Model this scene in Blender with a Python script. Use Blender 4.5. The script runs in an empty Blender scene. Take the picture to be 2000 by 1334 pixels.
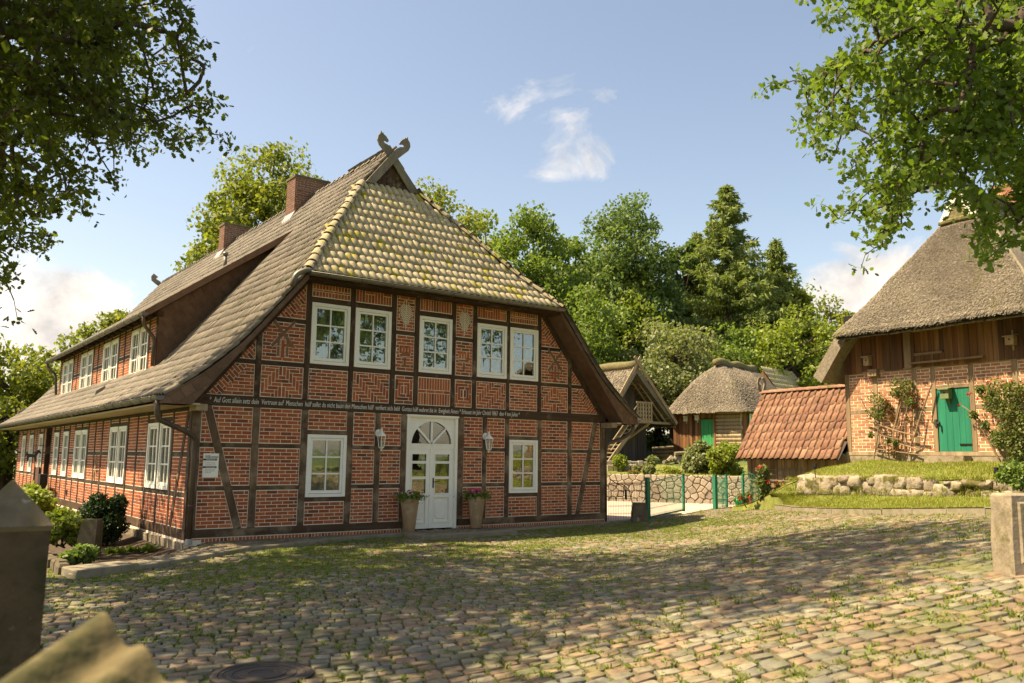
import bpy, math, random
import numpy as np
from mathutils import Matrix, Vector
random.seed(7); rng = np.random.default_rng(7)
SC = bpy.context.scene
COL = SC.collection
R = math.radians
# ---------------------------------------------------------------- camera
CM = np.array([[.79791587, -.60266997, .01091652], [.09111778, .10269496, -.99053081], [.59584211, .79135494, .13685589]])
CP = np.array([-5.09915, -17.13645, 1.75632])
FPX = 1641.352
cam_d = bpy.data.cameras.new('camera'); cam = bpy.data.objects.new('camera', cam_d); COL.objects.link(cam)
cam_d.sensor_width = 36; cam_d.lens = 29.5443; cam_d.clip_end = 3000; cam_d.clip_start = .05
mw = Matrix.Identity(4)
for i in range(3):
    mw[i][0] = CM[0, i]; mw[i][1] = -CM[1, i]; mw[i][2] = -CM[2, i]; mw[i][3] = CP[i]
cam.matrix_world = mw
cam_d.dof.use_dof = True; cam_d.dof.focus_distance = 18.5; cam_d.dof.aperture_fstop = 2.2
SC.camera = cam
# ---------------------------------------------------------------- light
SUN = np.array([-.48, .29, .83]); SUN /= np.linalg.norm(SUN)
sun_d = bpy.data.lights.new('sun', 'SUN'); sun = bpy.data.objects.new('sun', sun_d); COL.objects.link(sun)
sun_d.energy = 5.0; sun_d.angle = R(.6); sun_d.color = (1, .82, .54)
sun.rotation_euler = Vector(SUN).to_track_quat('Z', 'Y').to_euler(); sun.location = (-20, 20, 40)
SC.view_settings.view_transform = 'Standard'; SC.view_settings.look = 'None'
SC.view_settings.exposure = 1.3; SC.view_settings.gamma = 1; SC.view_settings.use_curve_mapping = False
SC.cycles.max_bounces = 6; SC.cycles.transparent_max_bounces = 8; SC.cycles.use_denoising = True
SC.cycles.caustics_reflective = False; SC.cycles.caustics_refractive = False

# ---------------------------------------------------------------- node helper
class NT:
    def __init__(s, tree): s.t = tree; s.N = tree.nodes; s.L = tree.links
    def n(s, ty, **kw):
        nd = s.N.new(ty)
        for k, v in kw.items():
            if k.startswith('i_'):
                key = k[2:]; key = int(key) if key.isdigit() else key
                sock = nd.inputs[key]
                if hasattr(v, 'is_output'): s.L.new(v, sock)
                else: sock.default_value = v
            else: setattr(nd, k, v)
        return nd
    def link(s, a, b): s.L.new(a, b)
    def math(s, op, a, b=0., clamp=False):
        nd = s.n('ShaderNodeMath', operation=op, use_clamp=clamp)
        for i, v in enumerate((a, b)):
            if hasattr(v, 'is_output'): s.L.new(v, nd.inputs[i])
            else: nd.inputs[i].default_value = v
        return nd.outputs[0]
    def vmath(s, op, a, b):
        nd = s.n('ShaderNodeVectorMath', operation=op)
        for i, v in enumerate((a, b)):
            if hasattr(v, 'is_output'): s.L.new(v, nd.inputs[i])
            else: nd.inputs[i].default_value = v
        return nd.outputs['Value'] if op == 'DOT_PRODUCT' else nd.outputs[0]
    def noise(s, vec, scale, detail=3, rough=.55, dist=0.):
        nd = s.n('ShaderNodeTexNoise'); s.L.new(vec, nd.inputs['Vector'])
        nd.inputs['Scale'].default_value = scale; nd.inputs['Detail'].default_value = detail
        nd.inputs['Roughness'].default_value = rough; nd.inputs['Distortion'].default_value = dist
        return nd.outputs['Fac']
    def ramp(s, fac, stops, interp='LINEAR'):
        nd = s.n('ShaderNodeValToRGB'); cr = nd.color_ramp; cr.interpolation = interp
        while len(cr.elements) < len(stops): cr.elements.new(.5)
        for e, (p, c) in zip(cr.elements, stops):
            e.position = p; e.color = (*c, 1) if len(c) == 3 else c
        s.L.new(fac, nd.inputs[0]); return nd.outputs[0]
    def mix(s, fac, a, b, mode='MIX'):
        nd = s.n('ShaderNodeMix', data_type='RGBA', blend_type=mode)
        for k, v in ((0, fac), (6, a), (7, b)):
            if hasattr(v, 'is_output'): s.L.new(v, nd.inputs[k])
            else: nd.inputs[k].default_value = v if not isinstance(v, tuple) or len(v) == 4 else (*v, 1)
        return nd.outputs[2]
    def pos(s): return s.n('ShaderNodeNewGeometry').outputs['Position']
    def stretch(s, v, sx, sy, sz): return s.vmath('MULTIPLY', v, (sx, sy, sz))
    def piece(s):
        a = s.n('ShaderNodeAttribute', attribute_name='rnd').outputs['Fac']
        o = s.n('ShaderNodeObjectInfo').outputs['Random']
        return s.math('FRACT', s.math('ADD', a, o))

def new_mat(name):
    m = bpy.data.materials.new(name); m.use_nodes = True
    t = NT(m.node_tree); b = m.node_tree.nodes['Principled BSDF']
    return m, t, b
def spread(cols):
    k = len(cols); return [(i / max(1, k - 1), c) for i, c in enumerate(cols)]
def mat(name, cols, rough=.85, var=.35, scale=6., st=(1, 1, 1), bump=.3, bscale=None, bdist=.01, spec=.3, metal=0., const=False, big=None, patch=None):
    """cols: per-piece colours; noise darkening; optional patches [(colour, scale, lo, hi)]"""
    m, t, b = new_mat(name)
    v = t.stretch(t.pos(), *st)
    c = t.ramp(t.piece(), spread(cols), 'CONSTANT' if const else 'LINEAR') if len(cols) > 1 else None
    base = c if c is not None else (*cols[0], 1)
    nz = t.noise(v, scale, 5, .6)
    f = t.ramp(nz, [(.25, (1 - var,) * 3), (.75, (1 + var * .6,) * 3)])
    base = t.mix(1., base, f, 'MULTIPLY')
    if big:
        f2 = t.ramp(t.noise(t.pos(), big[0], 3), [(.35, (1 - big[1],) * 3), (.7, (1,) * 3)])
        base = t.mix(1., base, f2, 'MULTIPLY')
    for (pc, ps, lo, hi) in (patch or []):
        pf = t.ramp(t.noise(t.pos(), ps, 4, .65), [(lo, (0,) * 3), (hi, (1,) * 3)])
        base = t.mix(pf, base, (*pc, 1))
    t.link(base, b.inputs['Base Color'])
    b.inputs['Roughness'].default_value = rough; b.inputs['Specular IOR Level'].default_value = spec
    b.inputs['Metallic'].default_value = metal
    if bump:
        bn = t.n('ShaderNodeBump'); bn.inputs['Strength'].default_value = bump; bn.inputs['Distance'].default_value = bdist
        t.link(t.noise(v, bscale or scale * 3, 4, .6), bn.inputs['Height']); t.link(bn.outputs[0], b.inputs['Normal'])
    return m

# ---------------------------------------------------------------- world: Nishita sky with scattered cumulus
world = bpy.data.worlds.new('World'); SC.world = world; world.use_nodes = True
wt = NT(world.node_tree); bg = world.node_tree.nodes['Background']
sky = wt.n('ShaderNodeTexSky', sky_type='NISHITA', sun_disc=False, sun_elevation=math.asin(SUN[2]), sun_rotation=math.atan2(SUN[0], SUN[1]),
           air_density=1.0, dust_density=1.4, ozone_density=3.0, altitude=80)
bg.inputs['Strength'].default_value = .15
dirv = wt.n('ShaderNodeTexCoord').outputs['Generated']
def raydir(px, py):
    d = CM.T @ np.array([px - 1000, py - 667, FPX]); return d / np.linalg.norm(d)
cn = wt.noise(wt.stretch(dirv, 1, 1, 1.5), 11., 8, .62, .5)
cn2 = wt.noise(wt.stretch(dirv, 1, 1, 2.2), 2.6, 3, .5)
mask = wt.math('SUBTRACT', wt.math('MULTIPLY', wt.math('SUBTRACT', cn2, .60), .8), .10)
for (px, py, rad, amp) in [(90, 632, .10, .62), (205, 612, .07, .50), (-20, 640, .11, .60), (1105, 232, .085, .62), (985, 210, .05, .44), (1055, 338, .045, .30), (1130, 340, .045, .30), (1190, 322, .045, .34),
                           (1625, 535, .06, .36), (1690, 575, .10, .46), (1590, 600, .06, .36), (1740, 560, .08, .4), (60, 480, .05, .2), (1440, 246, .03, .22), (-420, 560, .14, .3), (2350, 520, .15, .3), (2900, 300, .16, .24), (-1500, 300, .2, .26), (1000, -1500, .2, .2), (400, -2600, .25, .2), (5200, 400, .2, .3)]:
    d = raydir(px, py)
    dt = wt.vmath('DOT_PRODUCT', wt.vmath('NORMALIZE', dirv, (0, 0, 0)), tuple(d))
    ang = wt.math('SQRT', wt.math('MULTIPLY', wt.math('SUBTRACT', 1.0, dt), 2.0))
    g = wt.math('MULTIPLY', wt.math('SUBTRACT', 1.0, wt.math('DIVIDE', ang, rad), True), amp)
    mask = wt.math('ADD', mask, wt.math('MAXIMUM', g, 0.))
dens = wt.math('ADD', wt.math('MULTIPLY', wt.math('SUBTRACT', cn, .56), 1.35), mask)
cl = wt.ramp(dens, [(.0, (0, 0, 0)), (.10, (.18,) * 3), (.28, (.72,) * 3), (.46, (1,) * 3)])
shade = wt.ramp(wt.noise(dirv, 16., 5, .6), [(.3, (1.9, 1.78, 1.7)), (.6, (3.5, 3.2, 2.85))])
skyc = wt.mix(1., sky.outputs[0], (.86, .69, .545, 1), 'MULTIPLY')
wt.link(wt.mix(cl, skyc, shade), bg.inputs['Color'])

# ---------------------------------------------------------------- geometry helpers
def at(px, py, d): return CP + (CM.T @ np.array([px - 1000, py - 667, FPX])) * (d / FPX)
def proj(p):
    q = (np.atleast_2d(p) - CP) @ CM.T
    z = np.maximum(q[:, 2], 1e-3)
    return np.stack([1000 + FPX * q[:, 0] / z, 667 + FPX * q[:, 1] / z, q[:, 2]], 1)
ER = np.array([.79797, -.60269]); ED = np.array([.60143, .79889])     # plan axes: sideways / forward of the viewpoint
ER = ER / np.linalg.norm(ER); ED = np.array([-ER[1], ER[0]])
def plan(a, b): return CP[:2] + ER * a + ED * b
def ab(x, y): v0 = x - CP[0]; v1 = y - CP[1]; return v0 * ER[0] + v1 * ER[1], v0 * ED[0] + v1 * ED[1]
def sstep(e0, e1, x): t = np.clip((x - e0) / (e1 - e0), 0, 1); return t * t * (3 - 2 * t)

class Fr:
    """plane frame: a along u, b along v, c outward along n"""
    def __init__(s, o, u, v, n): s.o = np.array(o, float); s.u = np.array(u, float); s.v = np.array(v, float); s.n = np.array(n, float); s.flip = np.dot(np.cross(s.u, s.v), s.n) < 0
    def p(s, a, b, c=0.): return s.o + s.u * a + s.v * b + s.n * c
    def pts(s, l): return np.array([s.p(*q) for q in l])
    def mat(s, a=0, b=0, c=0):
        m = Matrix.Identity(4); o = s.p(a, b, c)
        for i in range(3): m[i][0] = s.u[i]; m[i][1] = s.v[i]; m[i][2] = s.n[i]; m[i][3] = o[i]
        return m
WORLD = Fr((0, 0, 0), (1, 0, 0), (0, 1, 0), (0, 0, 1))

class MB:
    def __init__(s): s.v = []; s.f = []; s.r = []; s.k = 0
    def add(s, V, F, r=None, flip=False):
        r = random.random() if r is None else r
        s.v.extend(map(tuple, V))
        for f in F:
            f = tuple(i + s.k for i in f); s.f.append(f[::-1] if flip else f); s.r.append(r)
        s.k += len(V)
    def prism(s, fr, poly, c0, c1, r=None, back=False, inset=0.):
        n = len(poly); A = sum(poly[i][0] * poly[(i + 1) % n][1] - poly[(i + 1) % n][0] * poly[i][1] for i in range(n))
        if A < 0: poly = poly[::-1]
        cx = sum(p[0] for p in poly) / n; cy = sum(p[1] for p in poly) / n
        V = [fr.p(a, b, c0) for a, b in poly]
        if inset:
            top = []
            for a, b in poly:
                l = math.hypot(a - cx, b - cy) or 1; k = max(0, 1 - inset / l); top.append((cx + (a - cx) * k, cy + (b - cy) * k))
            V += [fr.p(a, b, c1 - inset) for a, b in poly] + [fr.p(a, b, c1) for a, b in top]
            F = [tuple(range(2 * n, 3 * n))] + [(i, (i + 1) % n, n + (i + 1) % n, n + i) for i in range(n)] + [(n + i, n + (i + 1) % n, 2 * n + (i + 1) % n, 2 * n + i) for i in range(n)]
        else:
            V += [fr.p(a, b, c1) for a, b in poly]
            F = [tuple(range(n, 2 * n))] + [(i, (i + 1) % n, n + (i + 1) % n, n + i) for i in range(n)]
        if back: F.append(tuple(range(n))[::-1])
        s.add(V, F, r, fr.flip)
    def box(s, fr, a0, a1, b0, b1, c0, c1, r=None, inset=0.): s.prism(fr, [(a0, b0), (a1, b0), (a1, b1), (a0, b1)], c0, c1, r, True, inset)
    def wbox(s, x0, x1, y0, y1, z0, z1, r=None, inset=0.): s.box(WORLD, x0, x1, y0, y1, z0, z1, r, inset)
    def beam(s, fr, p, q, w, c0, c1, r=None, inset=0.):
        d = np.array(q, float) - np.array(p, float); l = np.linalg.norm(d); n_ = np.array([-d[1], d[0]]) / l * w / 2
        p = np.array(p, float); q = np.array(q, float)
        s.prism(fr, [tuple(p - n_), tuple(q - n_), tuple(q + n_), tuple(p + n_)], c0, c1, r, True, inset)
    def tube(s, pts, rad, seg=8, r=None, caps=True):
        pts = [np.array(p, float) for p in pts]; rad = [rad] * len(pts) if np.isscalar(rad) else list(rad)
        V = []; ref = np.array([.3, .2, .93]); prev = None
        for i, p in enumerate(pts):
            d = pts[min(i + 1, len(pts) - 1)] - pts[max(i - 1, 0)]; d = d / (np.linalg.norm(d) + 1e-9)
            x = np.cross(d, ref) if prev is None else prev - d * np.dot(prev, d)
            if np.linalg.norm(x) < 1e-3: x = np.cross(d, [1, .1, 0])
            x /= np.linalg.norm(x); prev = x; y = np.cross(d, x)
            for k in range(seg):
                t = 2 * math.pi * k / seg; V.append(p + (x * math.cos(t) + y * math.sin(t)) * rad[i])
        F = [(i * seg + k, i * seg + (k + 1) % seg, (i + 1) * seg + (k + 1) % seg, (i + 1) * seg + k) for i in range(len(pts) - 1) for k in range(seg)]
        if caps: F += [tuple(range(seg))[::-1], tuple(range((len(pts) - 1) * seg, len(pts) * seg))]
        s.add(V, F, r)
    def lathe(s, o, prof, seg=20, r=None):
        V = [(o[0] + q * math.cos(2 * math.pi * k / seg), o[1] + q * math.sin(2 * math.pi * k / seg), o[2] + z) for q, z in prof for k in range(seg)]
        F = [(i * seg + k, i * seg + (k + 1) % seg, (i + 1) * seg + (k + 1) % seg, (i + 1) * seg + k) for i in range(len(prof) - 1) for k in range(seg)]
        F += [tuple(range(seg))[::-1], tuple(range((len(prof) - 1) * seg, len(prof) * seg))]
        s.add(V, F, r)
    def grid(s, P, r=None, flip=False):
        nu, nv = P.shape[:2]; V = P.reshape(-1, 3)
        F = [(i * nv + j, i * nv + j + 1, (i + 1) * nv + j + 1, (i + 1) * nv + j) for i in range(nu - 1) for j in range(nv - 1)]
        s.add(V, F, r, flip)
    def mesh(s, name, m, smooth=False):
        me = bpy.data.meshes.new(name); me.from_pydata(s.v, [], s.f); me.materials.append(m)
        a = me.attributes.new('rnd', 'FLOAT', 'FACE'); a.data.foreach_set('value', np.array(s.r, np.float32))
        if smooth: me.polygons.foreach_set('use_smooth', np.ones(len(s.f), bool))
        me.update(); return me
    def build(s, name, m, parent=None, smooth=False, **tags):
        return link(name, s.mesh(name, m, smooth), parent, **tags)
def link(name, me, parent=None, label=None, cat=None, group=None, kind=None, mw=None):
    o = bpy.data.objects.new(name, me); COL.objects.link(o)
    if parent is not None: o.parent = parent
    if mw is not None: o.matrix_world = mw if parent is None else mw; 
    if mw is not None and parent is not None: o.matrix_parent_inverse = Matrix.Identity(4); o.matrix_basis = PM(parent).inverted() @ mw
    if label: o['label'] = label
    if cat: o['category'] = cat
    if group: o['group'] = group
    if kind: o['kind'] = kind
    return o
def PM(o):
    return o.matrix_basis if o.parent is None else PM(o.parent) @ o.matrix_parent_inverse @ o.matrix_basis
def thing(name, label, cat, loc=(0, 0, 0), group=None, rz=0.):
    """an Empty at the thing's base; parts are given in world space and keep their place"""
    o = bpy.data.objects.new(name, None); COL.objects.link(o); o.location = tuple(loc); o.empty_display_size = .2
    o.rotation_euler = (0, 0, rz); o['label'] = label; o['category'] = cat
    o.matrix_basis = Matrix.LocRotScale(Vector(loc), Matrix.Rotation(rz, 3, 'Z').to_quaternion(), None)
    if group: o['group'] = group
    return o
def part(mb, name, m, parent, smooth=False, label=None, kind=None):
    """mesh given in world coordinates, parented without moving"""
    o = mb.build(name, m, None, smooth, label=label, kind=kind)
    o.parent = parent; o.matrix_parent_inverse = PM(parent).inverted(); return o
def struct(mb, name, m, smooth=False, label=None, kind='structure'): return mb.build(name, m, None, smooth, kind=kind, label=label)
def dup(o, parent=None, mw=None):
    c = o.copy(); COL.objects.link(c); c.parent = parent
    if mw is not None: c.matrix_parent_inverse = Matrix.Identity(4); c.matrix_basis = (PM(parent).inverted() @ mw) if parent else mw
    for ch in list(o.children): dup(ch, c)
    return c
def mesh_np(name, V, F, r, m, smooth=False):
    V = np.asarray(V, np.float32); F = np.asarray(F, np.int32); n, k = F.shape
    me = bpy.data.meshes.new(name); me.vertices.add(len(V)); me.vertices.foreach_set('co', V.ravel())
    me.loops.add(n * k); me.loops.foreach_set('vertex_index', F.ravel())
    me.polygons.add(n); me.polygons.foreach_set('loop_start', np.arange(0, n * k, k, dtype=np.int32))
    me.update(calc_edges=True); me.materials.append(m)
    a = me.attributes.new('rnd', 'FLOAT', 'FACE'); a.data.foreach_set('value', np.asarray(r, np.float32))
    if smooth: me.polygons.foreach_set('use_smooth', np.ones(n, bool))
    return me
def clip(poly, nx, ny, d):
    """keep nx*x+ny*y <= d"""
    out = []
    for i in range(len(poly)):
        p, q = poly[i], poly[(i + 1) % len(poly)]; a = nx * p[0] + ny * p[1] - d; b = nx * q[0] + ny * q[1] - d
        if a <= 0: out.append(p)
        if (a < 0 < b) or (b < 0 < a):
            t = a / (a - b); out.append((p[0] + (q[0] - p[0]) * t, p[1] + (q[1] - p[1]) * t))
    return out
def area(p): return abs(sum(p[i][0] * p[(i + 1) % len(p)][1] - p[(i + 1) % len(p)][0] * p[i][1] for i in range(len(p)))) / 2
def clip_convex(poly, cv):
    n = len(cv); A = sum(cv[i][0] * cv[(i + 1) % n][1] - cv[(i + 1) % n][0] * cv[i][1] for i in range(n))
    if A < 0: cv = cv[::-1]
    for i in range(n):
        p, q = cv[i], cv[(i + 1) % n]; nx, ny = q[1] - p[1], -(q[0] - p[0]); l = math.hypot(nx, ny)
        if l < 1e-6: continue
        poly = clip(poly, nx / l, ny / l, (nx * p[0] + ny * p[1]) / l)
        if len(poly) < 3: return []
    return poly
def inset_poly(cv, w):
    n = len(cv); A = sum(cv[i][0] * cv[(i + 1) % n][1] - cv[(i + 1) % n][0] * cv[i][1] for i in range(n))
    if A < 0: cv = cv[::-1]
    out = list(cv)
    for i in range(n):
        p, q = cv[i], cv[(i + 1) % n]; nx, ny = q[1] - p[1], -(q[0] - p[0]); l = math.hypot(nx, ny)
        if l < 1e-6: continue
        out = clip(out, nx / l, ny / l, (nx * p[0] + ny * p[1]) / l - w)
        if len(out) < 3: return []
    return out
def rect(cx, cy, w, h, ang=0.):
    c, s_ = math.cos(ang), math.sin(ang)
    return [(cx + x * c - y * s_, cy + x * s_ + y * c) for x, y in ((-w / 2, -h / 2), (w / 2, -h / 2), (w / 2, h / 2), (-w / 2, h / 2))]
def interior(px, poly):
    """points inside polygon, vectorised"""
    x, y = px[:, 0], px[:, 1]; ins = np.zeros(len(px), bool); j = len(poly) - 1
    for i in range(len(poly)):
        xi, yi = poly[i]; xj, yj = poly[j]
        if yi != yj: ins ^= ((yi > y) != (yj > y)) & (x < (xj - xi) * (y - yi) / (yj - yi) + xi)
        j = i
    return ins
def orient(ux, uy, uz, o):
    m = Matrix.Identity(4)
    for i in range(3): m[i][0] = ux[i]; m[i][1] = uy[i]; m[i][2] = uz[i]; m[i][3] = o[i]
    return m
def unit(v): v = np.array(v, float); return v / np.linalg.norm(v)
def stamp(V, F, mats):
    """many copies of a small mesh: mats (n,4,4) -> V,F"""
    Vh = np.concatenate([V, np.ones((len(V), 1))], 1); O = np.einsum('nij,kj->nki', mats, Vh)[:, :, :3]
    n, k = O.shape[:2]; FF = (np.asarray(F)[None] + (np.arange(n) * k)[:, None, None]).reshape(-1, np.asarray(F).shape[1])
    return O.reshape(-1, 3), FF

# ---------------------------------------------------------------- materials
m_brick = mat('brick', [(.39, .098, .033), (.45, .133, .043), (.28, .07, .028), (.42, .114, .037), (.14, .053, .029), (.50, .165, .056), (.35, .085, .031)], .9, .3, 22, bump=.35, bscale=60, bdist=.004)
m_brick_up = m_brick
m_brick_pale = mat('old_brick', [(.46, .23, .115), (.40, .175, .08), (.52, .29, .15), (.33, .135, .07), (.44, .20, .095), (.29, .13, .075)], .92, .3, 20, bump=.4, bscale=60, bdist=.005)
m_mortar = mat('mortar', [(.80, .69, .52)], .95, .2, 30, bump=.3)
m_wood_v = mat('timber', [(.062, .033, .016), (.085, .048, .024), (.05, .028, .014)], .8, .5, 9, (1, 1, .09), .6, 40, .008, patch=[((.23, .165, .10), 2.2, .54, .70)])
m_wood_h = mat('timber_lying', [(.062, .033, .016), (.085, .048, .024), (.05, .028, .014)], .8, .5, 9, (.09, .09, 1), .6, 40, .008, patch=[((.20, .14, .085), 1.7, .56, .72)])
m_wood_vl = mat('weathered_timber', [(.105, .062, .032), (.14, .086, .046), (.085, .05, .027)], .85, .5, 9, (1, 1, .09), .7, 40, .009, patch=[((.27, .20, .125), 2.0, .47, .66)])
m_wood_hl = mat('weathered_timber_lying', [(.10, .06, .03), (.13, .08, .042), (.08, .048, .026)], .85, .5, 9, (.09, .09, 1), .7, 40, .009, patch=[((.24, .175, .105), 1.7, .50, .68)])
m_plank = mat('weathered_plank', [(.20, .088, .03), (.10, .045, .02), (.27, .13, .05), (.15, .062, .025), (.32, .17, .07), (.08, .038, .02)], .85, .7, 7, (1, 1, .05), .6, 34, .008)
m_tanplank = mat('tan_plank', [(.36, .235, .125), (.27, .17, .09), (.42, .29, .165), (.30, .19, .10)], .88, .6, 7, (1, 1, .05), .6, 34, .008)
m_greyplank = mat('grey_plank', [(.085, .07, .055), (.06, .05, .04), (.11, .09, .07)], .88, .5, 8, (1, 1, .06), .5, 34, .006)
m_oldwood = mat('pale_oak', [(.36, .27, .16), (.30, .22, .13), (.40, .31, .19)], .85, .4, 8, (1, 1, .15), .5, 34, .006)
m_board = mat('grey_board', [(.27, .22, .16), (.23, .19, .13)], .85, .4, 7, (1, 1, .3), .5, 30, .006, patch=[((.20, .19, .08), 5, .5, .7)])
m_white = mat('white_paint', [(.87, .84, .73)], .45, .05, 4, bump=.05, spec=.4)
m_cream = mat('cream_paint', [(.70, .66, .56)], .5, .06, 4, bump=.05)
m_zinc = mat('zinc', [(.20, .18, .15)], .5, .35, 3, bump=.1, metal=.55)
m_copper = mat('dark_pipe', [(.115, .085, .06)], .5, .35, 4, bump=.1, metal=.45)
m_lead = mat('lead', [(.35, .34, .32)], .55, .3, 5, bump=.1)
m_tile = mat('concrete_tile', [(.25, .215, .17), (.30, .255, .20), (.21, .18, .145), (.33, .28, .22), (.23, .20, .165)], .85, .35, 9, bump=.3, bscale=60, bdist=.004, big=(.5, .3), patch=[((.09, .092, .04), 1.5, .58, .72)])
m_hiptile = mat('mossy_tile', [(.50, .42, .26), (.54, .455, .285), (.46, .385, .24), (.52, .44, .27)], .85, .3, 9, bump=.3, bscale=60, bdist=.004, patch=[((.42, .36, .05), 2.3, .56, .62), ((.24, .13, .03), 6.5, .63, .66)])
m_redtile = mat('clay_tile', [(.25, .13, .075), (.205, .10, .06), (.29, .16, .095), (.17, .085, .053), (.265, .14, .08), (.32, .185, .115)], .8, .3, 9, bump=.3, bscale=50, bdist=.004, patch=[((.10, .085, .03), 5, .62, .68), ((.33, .22, .14), 3, .62, .75)])
m_shingle = mat('brown_shingle', [(.165, .098, .060), (.185, .11, .07), (.145, .085, .054), (.20, .12, .075)], .8, .35, 5, bump=.2)
m_deck = mat('roof_deck', [(.07, .055, .045)], .95, .3, 5)
m_thatch = mat('thatch', [(.25, .21, .15), (.32, .27, .20), (.145, .12, .085), (.40, .345, .26), (.20, .168, .12)], .95, .5, 16, (1, 1, 1), .9, 45, .03, big=(.7, .3), patch=[((.16, .14, .06), 1.1, .60, .75)])
m_moss_thatch = mat('mossy_thatch', [(.20, .16, .075), (.25, .20, .10), (.16, .14, .06)], .95, .5, 14, bump=.9, bscale=40, bdist=.03)
m_stone = mat('field_stone', [(.33, .27, .185), (.27, .215, .15), (.37, .31, .22), (.25, .21, .155), (.31, .235, .17)], .9, .4, 6, bump=.8, bscale=14, bdist=.035, patch=[((.10, .088, .025), 2.0, .50, .58)])
m_wallstone = mat('polygon_stone', [(.42, .36, .265), (.36, .30, .22), (.47, .41, .31), (.38, .34, .265), (.33, .285, .22)], .9, .25, 10, bump=.4, bscale=24, bdist=.012)
m_concrete = mat('old_stone', [(.135, .105, .065)], .92, .4, 5, bump=.6, bscale=30, bdist=.01, patch=[((.09, .08, .03), 3, .5, .66), ((.30, .27, .2), 7, .62, .7)])
m_palestone = mat('sandstone', [(.29, .235, .16)], .92, .4, 6, bump=.7, bscale=22, bdist=.015, patch=[((.13, .11, .05), 4, .52, .66)])
m_kerb = mat('kerb_stone', [(.25, .215, .145), (.22, .19, .125), (.28, .24, .165)], .9, .3, 6, bump=.4, bscale=30, bdist=.008, patch=[((.15, .15, .05), 2, .54, .7)])
m_cobble = mat('sett', [(.25, .21, .13), (.235, .165, .10), (.285, .24, .155), (.19, .175, .13), (.275, .195, .12), (.31, .27, .185), (.235, .17, .11), (.205, .18, .12), (.285, .205, .12), (.24, .215, .14)], .88, .4, 12, bump=.7, bscale=38, bdist=.007, const=True, big=(.35, .25), patch=[((.12, .13, .038), 1.0, .54, .74)])
m_joint = mat('joint_sand', [(.12, .095, .05)], .97, .4, 9, bump=.6, bscale=40, patch=[((.085, .115, .025), 3, .40, .58)])
m_gravel = mat('gravel', [(.50, .40, .31)], .95, .3, 60, bump=.7, bscale=120, bdist=.01)
m_earth = mat('soil', [(.085, .06, .038)], .97, .5, 7, bump=.8, bscale=25, bdist=.03)
m_field = mat('meadow', [(.10, .13, .035)], .97, .5, 3, bump=.7, bscale=20, bdist=.03)
m_turf = mat('turf', [(.19, .21, .045)], .97, .45, 5, bump=.8, bscale=50, bdist=.02, patch=[((.22, .18, .07), 1.6, .52, .7)])
m_iron = mat('dark_iron', [(.03, .026, .022)], .5, .3, 6, bump=.1, metal=.6)
m_castiron = mat('cast_iron', [(.075, .06, .045)], .6, .4, 8, bump=.3, metal=.35)
m_greenmetal = mat('green_metal', [(.03, .19, .105)], .5, .15, 5, bump=.05)
m_greenwood = mat('green_door', [(.02, .185, .105), (.017, .165, .095), (.024, .20, .115)], .6, .25, 9, (1, 1, .1), .25, 40, .003)
m_lightgreen = mat('light_green_door', [(.06, .33, .11), (.055, .30, .10)], .6, .2, 9, (1, 1, .1), .2)
m_terra = mat('terracotta', [(.36, .24, .13)], .85, .25, 7, (1, 1, .25), bump=.25, patch=[((.42, .33, .21), 4, .5, .65)])
m_ink = mat('ink', [(.045, .05, .045)], .7, .1, 5, bump=0)
m_chalk = mat('white_lettering', [(.74, .71, .62)], .8, .15, 9, bump=0)
m_dark = mat('dark_room', [(.02, .017, .014)], .95, .1, 3, bump=0)  # near-black: the darkness of unlit interiors put into the colour
m_curtain = mat('curtain', [(.42, .42, .34), (.36, .37, .30)], .95, .2, 30, (6, 6, .3), bump=.2)
m_blind = mat('blind', [(.30, .33, .26)], .9, .15, 40, (.1, .1, 3), bump=.3)
m_beige = mat('soffit_board', [(.52, .44, .29)], .7, .15, 6, (1, .1, 1), bump=.15)
m_rustpanel = mat('rust_panel', [(.11, .05, .03)], .7, .3, 5)
m_black = mat('black_plastic', [(.012, .012, .013)], .5, .1, 5, bump=0)
m_hose = mat('green_hose', [(.03, .33, .06)], .35, .1, 5, bump=0, spec=.5)
m_copperroof = mat('green_felt', [(.16, .19, .09)], .8, .2, 8)
m_nestwood = mat('nest_box_wood', [(.36, .25, .13)], .85, .3, 9, bump=.3)
m_bark = mat('bark', [(.085, .062, .042)], .95, .5, 6, (1, 1, .3), .9, 18, .03)
m_twig = mat('dry_cane', [(.30, .21, .12), (.22, .14, .08)], .9, .3, 8, bump=.3)

def glass_mat(name, tint, refl):
    m, t, b = new_mat(name); N = m.node_tree.nodes; N.remove(b)
    g = t.n('ShaderNodeBsdfGlossy'); g.inputs['Roughness'].default_value = .015; g.inputs['Color'].default_value = (.95, .96, .95, 1)
    tr = t.n('ShaderNodeBsdfTransparent'); tr.inputs['Color'].default_value = (*tint, 1)
    lw = t.n('ShaderNodeLayerWeight'); lw.inputs[0].default_value = .28
    wob = t.n('ShaderNodeBump'); wob.inputs['Strength'].default_value = .05; wob.inputs['Distance'].default_value = .02
    t.link(t.noise(t.pos(), 3.5, 2), wob.inputs['Height']); t.link(wob.outputs[0], g.inputs['Normal'])
    f = t.math('ADD', lw.outputs['Fresnel'], refl, True)
    mx = t.n('ShaderNodeMixShader'); t.link(f, mx.inputs[0]); t.link(tr.outputs[0], mx.inputs[1]); t.link(g.outputs[0], mx.inputs[2])
    t.link(mx.outputs[0], N['Material Output'].inputs[0]); return m
m_glass = glass_mat('window_glass', (.75, .8, .74), .14)
m_lampglass = glass_mat('lamp_glass', (.92, .95, .92), .05)
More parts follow.
